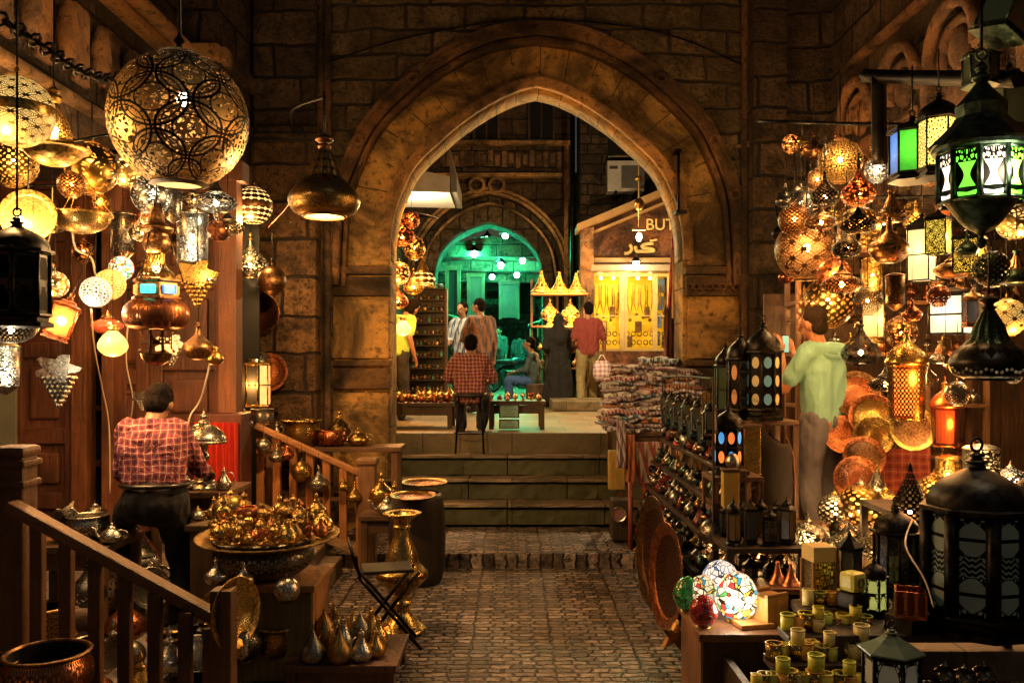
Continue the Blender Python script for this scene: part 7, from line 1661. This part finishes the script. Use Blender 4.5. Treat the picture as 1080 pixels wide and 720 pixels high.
# pierced balls in front of the man
stand('long low shelf of openwork ball lamps in front of the man in green', 1.85, 4.95, 1.45, .5, [.44], 'wood:.15,.07,.03')
stand('raised shelf board behind the low shelf of ball lamps', 2.15, 5.35, 1.3, .34, [.60], 'wood:.15,.07,.03')
gb = 'openwork ball lamps on the low shelf'
for i, (shp, px, z, D, r, m_, lt, lab) in enumerate([
    ('pierced_ball', 852, .44, 4.9, 25, PSi, 10, 'silver scrollwork ball lamp before the trouser legs of the man'), ('pierced_ball', 799, .44, 4.95, 23, 'p:olddbrass:fil:8:5', 20, 'brass scrollwork ball lamp with bright bulb, left of the copper funnels'),
    ('pierced_ball', 826, .44, 5.1, 16, 'p:brass:fil:8:5', 8, 'small brass ball lamp behind the copper funnels'), ('pierced_ball', 880, .60, 5.3, 18, 'p:silver:dots:12:8', 8, 'dotted silver ball lamp on the raised shelf, leftmost'),
    ('pierced_ball', 908, .60, 5.25, 24, 'p:brass:dots:12:7', 26, 'dotted brass ball lamp with dazzling bulb on the raised shelf'), ('pierced_ball', 934, .60, 5.3, 20, 'p:gold:fil:7:5', 16, 'gold scrollwork ball lamp right of the dazzling dotted one'),
    ('ufo', 895, .56, 4.9, 26, 'p:silver:dots:22:9', 10, 'wide low silver dotted lamp at the front of the shelf, left'), ('ufo', 928, .56, 4.85, 25, 'p:pewter:dots:20:8', 12, 'wide low grey dotted lamp at the front of the shelf, right'),
    ('pierced_ball', 955, .44, 4.95, 18, 'p:brass:fil:9:5', 8, 'brass ball lamp half hidden by the dark teardrop lamp'), ('spike', 925, .60, 5.45, 17, 'p:silver:fil:9:7', 8, 'silver openwork teardrop lamp at the back of the raised shelf'),
    ('pierced_ball', 756, .50, 5.0, 20, 'p:silver:fil:12:6', 20, 'silver scrollwork ball lamp glowing at the left end of the shelf')]):
    make(shp, lab, 'ball lamp', (PX(px, D), D, z), r*D/FOC, [m_, 'brass' if i % 2 else 'silver'], gb, lit=(lt*.6, WARM), seg=28)
for px, D, lab in ((820, 4.55, 'left'), (834, 4.5, 'right')):
    make('funnel', 'polished copper funnel, %s one of the pair beside the honey wood cube' % lab, 'funnel', (PX(px, D), D, .44), .055, ['copper', 'copper'], 'copper funnels')
stand('small shelf under the copper funnels', PX(826, 4.52), 4.55, .4, .25, [.44], 'wood:.25,.1,.04')
# red mats under the trays
tag(B().box((PX(950, 5.9), 6.0, PZ(500, 5.9)), (.5, .04, .34), bev=.01).obj('red_cloth_panel', 'plaid:.45,.07,.03:.7,.25,.08:.25,.02,.01:16'), 'red woven cloth panel behind the dark teardrop lamp', 'cloth')

# --- near box with mosaic egg lamps
BZ2 = .42
crate('dark wooden crate with the mosaic egg lamps on top, bottom centre right', PX(783, 3.95), 4.0, BZ2, .46, .48, 'wood:.28,.12,.05', front='wood:.10,.05,.025')
me_ = [('egg', 777, 3.95, 21, 'mosaic:1.3:multi', 'brightly lit mosaic egg lamp of white and yellow glass chips', 26), ('egg', 742, 3.85, 14, 'mosaic:.02:red', 'dark red mosaic egg lamp, front left on the crate', None), ('egg', 741, 4.08, 16, 'mosaic:.5:multi', 'cream mosaic egg lamp behind the dark red one', None),
       ('egg', 726, 4.1, 15, 'mosaic:.03:green', 'dark green mosaic egg lamp, leftmost on the crate', None), ('egg', 760, 4.18, 20, 'mosaic:.8:blue', 'white and blue mosaic egg lamp behind the lit one', None)]
for shp, px, D, r, m_, lab, lt in me_:
    o = make(shp, lab, 'egg lamp', (PX(px, D), D, BZ2), r*1.08*D/FOC, [m_, 'brass'], 'mosaic egg lamps on the crate', seg=28)
    if lt: light(o, (-.3, -1.25, 1.0), WHITE, lt*.09, .05)
t = thing('wooden_cube_lamp', 'honey-coloured wooden cube with notched rim at the right of the crate', 'wooden cube', (PX(811, 3.9), 3.92, BZ2), .5)
B().box((0, 0, .065), (.13, .13, .13), bev=.004).obj('body', 'wood:.75,.35,.08', t); B().box((0, -.055, .137), (.13, .018, .016)).box((0, .055, .137), (.13, .018, .016)).obj('notched_rim', 'wood:.55,.25,.06:x', t)
tag(B().box((PX(795, 3.85), 3.86, BZ2+.012), (.16, .10, .022), bev=.004, rz=.2).obj('flat_box', 'wood:.45,.2,.06:x'), 'flat brown box lying before the wooden cube', 'box')
make('spike', 'slim amber and iron teardrop standing behind the cream mosaic egg', 'ornament', (PX(748, 4.25), 4.25, BZ2), 9*4.25/FOC, ['e:brass:fil:6:6', 'brass'])

# --- tiers of candle cups
cup = 'small yellow candle cups on the tiered rack'
tiers = [(3.36, .33), (3.50, .40), (3.64, .47), (3.80, .54)]
t = thing('tiered_rack', 'dark stepped rack crowded with yellow candle cups at the bottom right', 'rack', (PX(850, 3.5), 3.55, 0))
for k_, (D, z) in enumerate(tiers): B().box((.04+.055*k_, D-3.55, z-.02), (.60-.10*k_, .15, .035), bev=.004).obj('step', 'wood:.08,.045,.025:x', t)
for s_ in (-1, 1): B().box((.04+s_*.3, 0, .16), (.03, .5, .32)).obj('side_panel', 'wood:.08,.045,.025', t)
cc = ['yellow', 'amber', 'lime', 'cream']; cm = ['paint:.80,.66,.08:.4', 'paint:.70,.36,.07:.4', 'paint:.62,.66,.08:.4', 'paint:.78,.64,.26:.4']
for k_, (D, z) in enumerate(tiers):
    n = (13, 12, 9, 6)[k_]
    for i in range(n):
        px = 794+17*k_+(114-13*k_)*(i+.5)/n; q = (i*3+k_) % 4; sq = (i+k_) % 3 == 0
        r = rnd.uniform(.026, .036)
        cutm = 'e:gold:geo:5:2' if (i+k_) % 3 == 1 else cm[q]
        o = make('cup', '%s candle cup, %s from the left on the %s step of the cup rack' % (cc[q], ORD[i], ('lowest', 'second', 'third', 'top')[k_]), 'candle cup', (PX(px, D), D+rnd.uniform(-.02, .02), z), r, [cutm, cm[q]], cup, rz=rnd.uniform(0, 1), seg=4 if sq else 16)
        if i % 4 == 3 and k_ < 3: make('cup', '%s candle cup stacked on the %s cup of the %s step of the cup rack' % (cc[(q+1) % 4], ORD[i], ('lowest', 'second', 'third')[k_]), 'candle cup', (PX(px, D)+.004, D, z+r*2.03), r*.9, [cm[(q+1) % 4], cm[(q+1) % 4]], cup, seg=16)
t = thing('dice_candle', 'lime yellow cube candle lying on the cup rack, dark ring mark on its face', 'candle', (PX(892, 3.8), 3.72, .66), .5)
B().box((0, 0, 0), (.085, .085, .085), bev=.02).obj('wax', 'paint:.62,.58,.10:.4', t); B().torus((0, -.0435, 0), .018, .004, 'Y', 16, 5).obj('ring_mark', 'paint:.06,.05,.02:.5', t)
B().box((0, 0, -.08), (.1, .1, .07), bev=.01).obj('stand', 'iron', t)
# tall square tower lamp
t = thing('tower_lamp', 'tall square lamp with cream top and inlaid lattice sides among the candle cups', 'lamp', (PX(868, 3.9), 3.95, 0), .15)
B().box((0, 0, .42), (.105, .105, .56), bev=.004).obj('lattice_body', 'e:gold:geo:1.5:6', t); B().box((0, 0, .735), (.115, .115, .07), bev=.004).obj('top_block', 'paint:.66,.46,.16:.5', t)  # top block colour carries the orange lamplight
B().box((0, 0, .07), (.13, .13, .14), bev=.004).obj('base', 'wood:.12,.06,.03', t)
b = B()
for sx in (-1, 1):
    for sy in (-1, 1): b.box((sx*.055, sy*.055, .42), (.014, .014, .56))
b.obj('corner_strip', 'wood:.4,.2,.07', t)
# small black lanterns bottom right
stand('broad dark table of black lanterns in the bottom right corner', PX(985, 3.7), 3.75, 1.02, .55, [.50], 'wood:.05,.03,.02', z0=0)
BL = 'black lanterns on the bottom right table'
def bl(label, px, z, D, wpx, hpx, **k): return lantern(label, (PX(px, D), D, z), wpx*D/FOC, hpx*D/FOC, group=BL, **k)
bl('small black hexagonal lantern with yellow-lit arched panes', 922, .50, 3.75, 26, 62, n=6, pane='w:iron:ogee:1:1:.6,.6,.15:.5', roof='dome')
bl('dark hexagonal lantern with tall conical roof left of the yellow-lit one', 896, .50, 3.9, 24, 80, n=6, pane='glass:.03,.03,.03', roof='cone')
bl('broad round black lantern with plain walls behind the yellow-lit one', 945, .52, 4.05, 44, 96, n=12, pane='glass:.02,.015,.015', roof='dome')
bl('huge black lantern with frosted ogee fretwork panes filling the lower right', 1030, .50, 3.55, 98, 190, n=8, pane='w:iron:spade:1:1:.12,.15,.11:.06', roof='dome', rz=.2, post=.075)
bl('green verdigris tin lantern with pointed faceted roof at the bottom edge', 940, .22, 3.2, 56, 112, n=6, pane='w:tin:ogee:1:1:.35,.33,.22:.10', roof='cone', roofmat='paint:.10,.15,.11:.35')
bl('second black lantern with blue-grey panes at the right edge behind the huge one', 1085, .50, 3.9, 50, 150, n=6, pane='w:iron:spade:1:1:.10,.14,.11:.1', roof='dome')
stand('low dark bench under the verdigris tin lantern', PX(940, 3.2), 3.22, .5, .3, [.22], 'wood:.05,.03,.02', z0=0)
t = thing('cut_out_box', 'square tin box with cut-out arches and open top behind the verdigris lantern', 'box', (PX(960, 3.55), 3.55, .56), .4)
B().lathe([(.085, 0), (.085, .11), (.075, .11), (.075, .01), (.001, .005)], 4, smooth=False).obj('body', 'e:copper:ogee:12:1', t); B().box((0, 0, -.03), (.14, .14, .06)).obj('foot', 'iron', t)
make('table_lamp', 'yellow-green glass pillar lamp behind the yellow-lit black lantern', 'lamp', (PX(925, 4.2), 4.2, .50), .05, ['paint:.45,.42,.08:.4', 'paint:.5,.45,.1:.4'])
for i, (px, D, lab) in enumerate([(1010, 3.45, 'left'), (1030, 3.42, 'middle'), (1050, 3.45, 'right')]):
    make('pierced_ball', 'little silver studded ball, %s one before the huge black lantern' % lab, 'ornament', (PX(px, D)-.06, D-.02, .30), .05, ['p:silver:dots:12:7', 'silver'], 'little studded balls bottom right', seg=16)
stand('lowest dark step in the bottom right corner with small studded balls', PX(1040, 3.4), 3.42, .5, .22, [.30], 'wood:.05,.03,.02', z0=0)
cable('thin white cable curling over the bottom right lanterns', [P(962, 548, 4.0), P(955, 575, 3.7), P(975, 610, 3.5), P(985, 640, 3.4)], .004)

# --- large trays leaning at the lane edge
for px, py, D, r, nrm, lab in [(690, 588, 5.7, 58, (-.993, -.11, .05), 'big dark brass tray leaning on edge at the lane, farther one'), (704, 607, 5.2, 56, (-.988, -.14, .06), 'big copper-rimmed tray leaning on edge at the lane, nearer one')]:
    plate(lab, (PX(px, D)+.02, D, r*D/FOC*.98), r*D/FOC, 'copper' if px > 700 else 'bronze', normal=nrm, pat='e:rust:geo:9:4', group='big trays leaning at the lane edge', cat='tray', name='leaning_tray')
plate('small pink and silver round plate standing by the steps on the right', (PX(653, 7.1), 7.1, PZ(542, 7.1)), .062, 'silver', normal=(-.2, -1, .1), pat='plaid:.5,.2,.2:.8,.7,.7:.3,.05,.1:40')
tag(B().box((PX(655, 7.2), 7.25, .30), (.16, .2, .34), bev=.01).obj('plinth', 'wood:.06,.04,.03'), 'small dark plinth under the pink and silver plate by the steps', 'plinth')
tag(B().tube([(PX(665, 6.9), 6.9, 0), (PX(665, 6.9), 6.9, PZ(508, 6.9))], .02, 8).obj('red_post', 'paint:.2,.04,.02:.5'), 'short dark red post beside the small plate', 'post')

# --- the long rack of hanging trinkets along the lane
t = thing('trinket_rack', 'long dark stepped rack of small metal trinkets along the right side of the lane', 'rack', (1.2, 6.1, 0))
lev = [(1.02, .20), (1.08, .40), (1.14, .60), (1.20, .80), (1.26, .99)]
for x, z in lev: B().box((x-1.2+.05, 0, z-.015), (.14, 2.3, .025), bev=.003).obj('rail', 'wood:.06,.035,.02', t)
for y in (-1.13, -.4, .4, 1.13):
    B().tube([(-.2, y, .0), (.14, y, .98)], .016, 6).obj('leg', 'wood:.06,.035,.02', t); B().tube([(.18, y, .0), (.16, y, .98)], .016, 6).obj('leg', 'wood:.06,.035,.02', t)
tm = [['iron', 'iron'], ['e:silver:fil:5:4', 'silver'], ['e:pewter:fil:5:4', 'iron'], ['glass:.015,.05,.06', 'iron'], ['silver', 'silver'], ['e:brass:geo:6:3', 'brass'], ['glass:.12,.012,.01', 'iron'], ['e:tin:fil:4:3', 'tin'], ['e:bronze:fil:6:4', 'bronze'], ['pewter', 'iron'], ['e:iron:dots:12:6', 'iron'], ['e:iron:fil:6:4', 'silver']]
tn = ['black', 'chased silver', 'dark pewter', 'teal glass', 'plain silver', 'chased brass', 'red glass', 'green tin', 'chased bronze', 'grey', 'dotted black', 'chased black']
for k_, (x, z) in enumerate(lev):
    for i in range(20):
        q = (i*5+k_*7+(i*i) % 4) % 12; y = 5.0+i*.114+rnd.uniform(-.02, .02)
        shp = ('spike', 'pear_jug', 'egg', 'incense', 'teardrop', 'goblet')[(i+2*k_) % 6]
        s_ = rnd.uniform(.034, .050)*(.85 if shp in ('spike', 'teardrop') else 1)
        make(shp, '%s trinket, %s from the near end on the %s rail of the lane rack' % (tn[q], ORD[i], ('lowest', 'second', 'middle', 'fourth', 'top')[k_]), 'trinket', (x+.03, y, z), s_, tm[q]+[tm[q][0]], 'trinkets on the lane rack', rz=rnd.uniform(0, 6), seg=10)
# hung pieces between the rails
for k_ in range(4):
    for i in range(14):
        q = (i*7+k_*5) % 12; x, z = lev[k_]
        make(('globe', 'drop', 'onion', 'ufo')[(i+k_) % 4], '%s pendant, %s from the near end under the %s rail of the lane rack' % (tn[q], ORD[i], ('lowest', 'second', 'middle', 'fourth')[k_]), 'pendant', (x-.035, 5.0+i*.16, z-.06), rnd.uniform(.024, .034), tm[q], 'pendants on the lane rack', up=.03, seg=8)
make('teardrop', 'red glass drop ornament brightest on the lane rack near the kilim', 'ornament', (PX(715, 6.6), 6.6, .98), .035, ['g:.8,.08,.03:.4', 'brass'])
# gold star at the floor
b = B(); pts = []
for i in range(10): a = PI/2+2*PI*i/10; r = .09 if i % 2 == 0 else .04; pts.append((r*math.cos(a), r*math.sin(a)))
b.prism(pts, -.015, .015); o = b.obj('star_ornament', 'gold'); o.location = (PX(710, 4.75), 4.72, PZ(668, 4.75)); o.rotation_euler = (.1, .2, .3)
tag(o, 'gold five-pointed star ornament near the paving at the foot of the lane rack', 'star')
# back wall shelves with more wares
stand('tall warm-lit back shelf crowded with metal wares behind the right lamps', 2.95, 6.75, 1.5, .3, [.9, 1.3, 1.7, 2.1, 2.5], 'wood:.34,.15,.05')
for k_, z in enumerate([.9, 1.3, 1.7, 2.1, 2.5]):
    for i in range(12):
        q = (i*5+k_*3) % 6; ml = [['e:brass:fil:6:4', 'brass'], ['copper', 'copper'], ['e:copper:geo:8:4', 'copper'], ['gold', 'gold'], ['e:silver:fil:8:4', 'silver'], ['bronze', 'bronze']][q]
        nn = ['chased brass', 'plain copper', 'chased copper', 'gold', 'chased silver', 'bronze'][q]
        make(('incense', 'pear_jug', 'pierced_ball', 'cone_jar', 'table_lamp')[(i+k_) % 5], '%s ware, %s from the left on the %s board of the back shelf' % (nn, ORD[i], ('lowest', 'second', 'third', 'fourth', 'top')[k_]), 'ware', (2.28+i*.12, 6.66, z), rnd.uniform(.045, .06)*(1, .9, 1, .8, .8)[(i+k_) % 5], ml+[ml[0]], 'wares on the back shelf', seg=12)

# floor-level wares at the near foot of the lane
for j in range(4):
    for i in range(9):
        q = (i*5+j*7) % 12; y = 4.25+i*.095; x = .98+j*.085+.03*(i % 2)
        make(('spike', 'incense', 'pear_jug', 'egg', 'cone_jar', 'teardrop')[(i+j) % 6], '%s ware, %s from the near end, %s floor row by the lane' % (tn[q], ORD[i], ('outermost', 'second', 'third', 'innermost')[j]), 'ware', (x, y, .0 if j < 2 else .14), rnd.uniform(.045, .07)*(.8 if (i+j) % 6 in (0, 5) else 1), tm[q]+[tm[q][0]], 'wares standing at the near foot of the lane', rz=rnd.uniform(0, 6), seg=12)
tag(B().box((1.24, 4.62, .07), (.24, .9, .14), bev=.01).obj('floor_board', 'wood:.06,.035,.02'), 'low dark plank under the inner rows of floor wares by the lane', 'board')
# rows of small lamps between the big ones on the right
for r_, (y0, x0, x1, D, n, up_) in enumerate([(165, 828, 925, 6.3, 8, .35), (225, 822, 965, 6.2, 11, .3), (350, 895, 960, 6.5, 6, .9), (390, 985, 1075, 5.3, 7, .8), (310, 985, 1078, 5.6, 8, .6)]):
    for i in range(n):
        q = (i*5+r_*3) % 6; ml = (['p:bronze:fil:7:4', 'bronze'], ['p:iron:dots:14:8', 'iron'], ['p:copper:fil:6:4', 'copper'], ['p:silver:fil:8:5', 'silver'], ['e:bronze:fil:6:4', 'bronze'], ['p:brass:geo:7:4', 'brass'])[q]
        px = x0+(x1-x0)*(i+.5)/n; nn = ('bronze filigree', 'black dotted', 'copper filigree', 'silver filigree', 'chased bronze', 'brass lattice')[q]
        make(('globe', 'onion', 'ufo', 'genie', 'bottle')[(i*2+r_) % 5], 'small %s lamp, %s from the left in the %s' % (nn, ORD[i], ('topmost right-hand back row', 'second right-hand back row', 'short row over the copper trays', 'row behind the black onion lamp', 'row behind the white square lamps')[r_]), 'hanging lamp', P(px, y0+(i*29) % 26-13, D), rnd.uniform(9, 14)*D/FOC, ml+['bronze', 'bronze'], 'small lamps in rows over the right shop', up=up_, lit=(18 if r_ < 2 else 4, WARM) if (i+r_) % 3 == 0 and q != 4 else None, seg=16)

# dark lanterns between the trinket rack and the ball lamps
stand('dark two-tier stand of black tin lanterns beside the near end of the trinket rack', 1.36, 4.82, .42, .5, [.30, .62], 'wood:.05,.03,.02', z0=0)
k = 0
for z, row in ((.62, 'upper'), (.30, 'lower')):
    for j, dep in ((0, 'front'), (1, 'back')):
        for i in range(4):
            lantern('black tin lantern, %s from left, %s row, %s tier beside the trinket rack' % (ORD[i], dep, row), (1.21+i*.10+.02*j, 4.66+.24*j+.03*(i % 2), z), rnd.uniform(.075, .095), rnd.uniform(.20, .27), (6, 4, 8)[k % 3], 'iron', ('glass:.10,.07,.03', 'glass:.03,.05,.06', 'e:pewter:spade:1:1')[k % 3], ('dome', 'cone', 'onion', 'pagoda')[k % 4], group='black tin lanterns by the trinket rack', ring=True); k += 1
for i in range(6):
    lantern('little dark lantern, %s from left on the paving before the tin lantern stand' % ORD[i], (1.06+i*.085, 4.42-.03*(i % 2), 0), .075, .20, (6, 4)[i % 2], 'iron', ('glass:.05,.06,.05', 'e:silver:spade:1:1')[i % 2], ('dome', 'pagoda')[i % 2], group='little lanterns on the paving')

# extra dark openwork lamps that thicken the hanging stock
XT = [('globe', 838, 232, 5.5, 17, 'p:bronze:dots:20:10', 'bronze dotted globe lamp behind the left shoulder of the large arabesque globe'), ('onion', 893, 262, 5.0, 15, 'p:iron:fil:9:5', 'blackened filigree onion lamp in the heart of the right cluster'),
      ('ufo', 888, 300, 4.9, 21, 'p:bronze:dots:24:8', 'wide bronze dotted saucer lamp over the shoulder of the man in green'), ('globe', 915, 318, 5.0, 15, 'p:iron:geo:8:5', 'blackened lattice globe lamp just above the copper tray stack'),
      ('tube', 944, 305, 4.9, 11, 'p:bronze:fil:10:10', 'blackened bronze tube lamp beside the tall square glowing lamp'), ('onion', 870, 208, 5.1, 15, 'p:iron:dots:16:9', 'black dotted onion lamp touching the highest pierced globe'),
      ('genie', 1072, 290, 4.4, 16, 'e:tin:fil:9:4', 'dark green chased genie-bottle lamp at the right edge'), ('globe', 990, 312, 4.8, 12, 'p:copper:dots:14:8', 'small copper dotted globe lamp left of the white-paned square lamp'),
      ('bottle', 962, 330, 4.7, 10, 'e:copper:fil:7:4', 'little chased copper bottle over the red glowing bead lamp'), ('ufo', 934, 405, 5.1, 17, 'p:iron:dots:20:7', 'black dotted saucer lamp low between the trays and the red bead lamp'),
      ('globe', 1010, 415, 4.6, 13, 'p:silver:dots:16:9', 'silver dotted globe lamp under the left side of the big black onion lamp'), ('onion', 978, 400, 5.2, 11, 'p:bronze:geo:7:4', 'small bronze lattice onion lamp between the two bead lamps')]
for shp, px, py, D, r, m_, lab in XT:
    hangr(shp, lab, px, py, D, r, [m_, m_.split(':')[1]]+['bronze', 'iron'], up=.3, seg=24, lit=(5, AMBER) if m_[0] == 'p' and r > 14 else None)

carrier('black rod running above the lane rack with a row of dark lanterns', [(1.17, 4.95, 1.52), (1.22, 6.0, 1.52), (1.27, 7.2, 1.50)], .008, 'paint:.01,.01,.01:.8')
carrier('black upright carrying the near end of the lane rod', [(1.17, 4.95, 0), (1.17, 4.95, 1.53)], .008, 'paint:.01,.01,.01:.8'); carrier('black upright carrying the far end of the lane rod', [(1.27, 7.2, 0), (1.27, 7.2, 1.51)], .008, 'paint:.01,.01,.01:.8')
for i in range(16):
    lantern('dark hanging lantern, %s from the near end on the rod above the lane rack' % ORD[i], (1.17+.1*i/15, 5.02+i*.138, 1.20-.05*(i % 3)), .075, .20, (6, 4, 8)[i % 3], 'iron', ('glass:.05,.05,.04', 'e:silver:spade:1:1', 'glass:.02,.06,.08')[i % 3], ('dome', 'cone', 'onion')[i % 3], up=.12+.05*(i % 3)-.02, group='dark lanterns on the rod above the lane rack')
for i in range(12):
    lantern('black lantern, %s from the left in the crowd at the feet of the patterned lanterns' % ORD[i], (1.28+.062*i, 5.32-.07*(i % 3), .28), .085, .26+.08*(i % 3), (6, 8, 4)[i % 3], 'iron', ('e:pewter:spade:1:1', 'glass:.06,.05,.03', 'w:iron:stud:1:3:.4,.3,.12:.1')[i % 3], ('dome', 'onion', 'cone')[(i*2) % 3], group='black lanterns below the patterned lanterns')
bpy.data.scenes.remove(TMP)
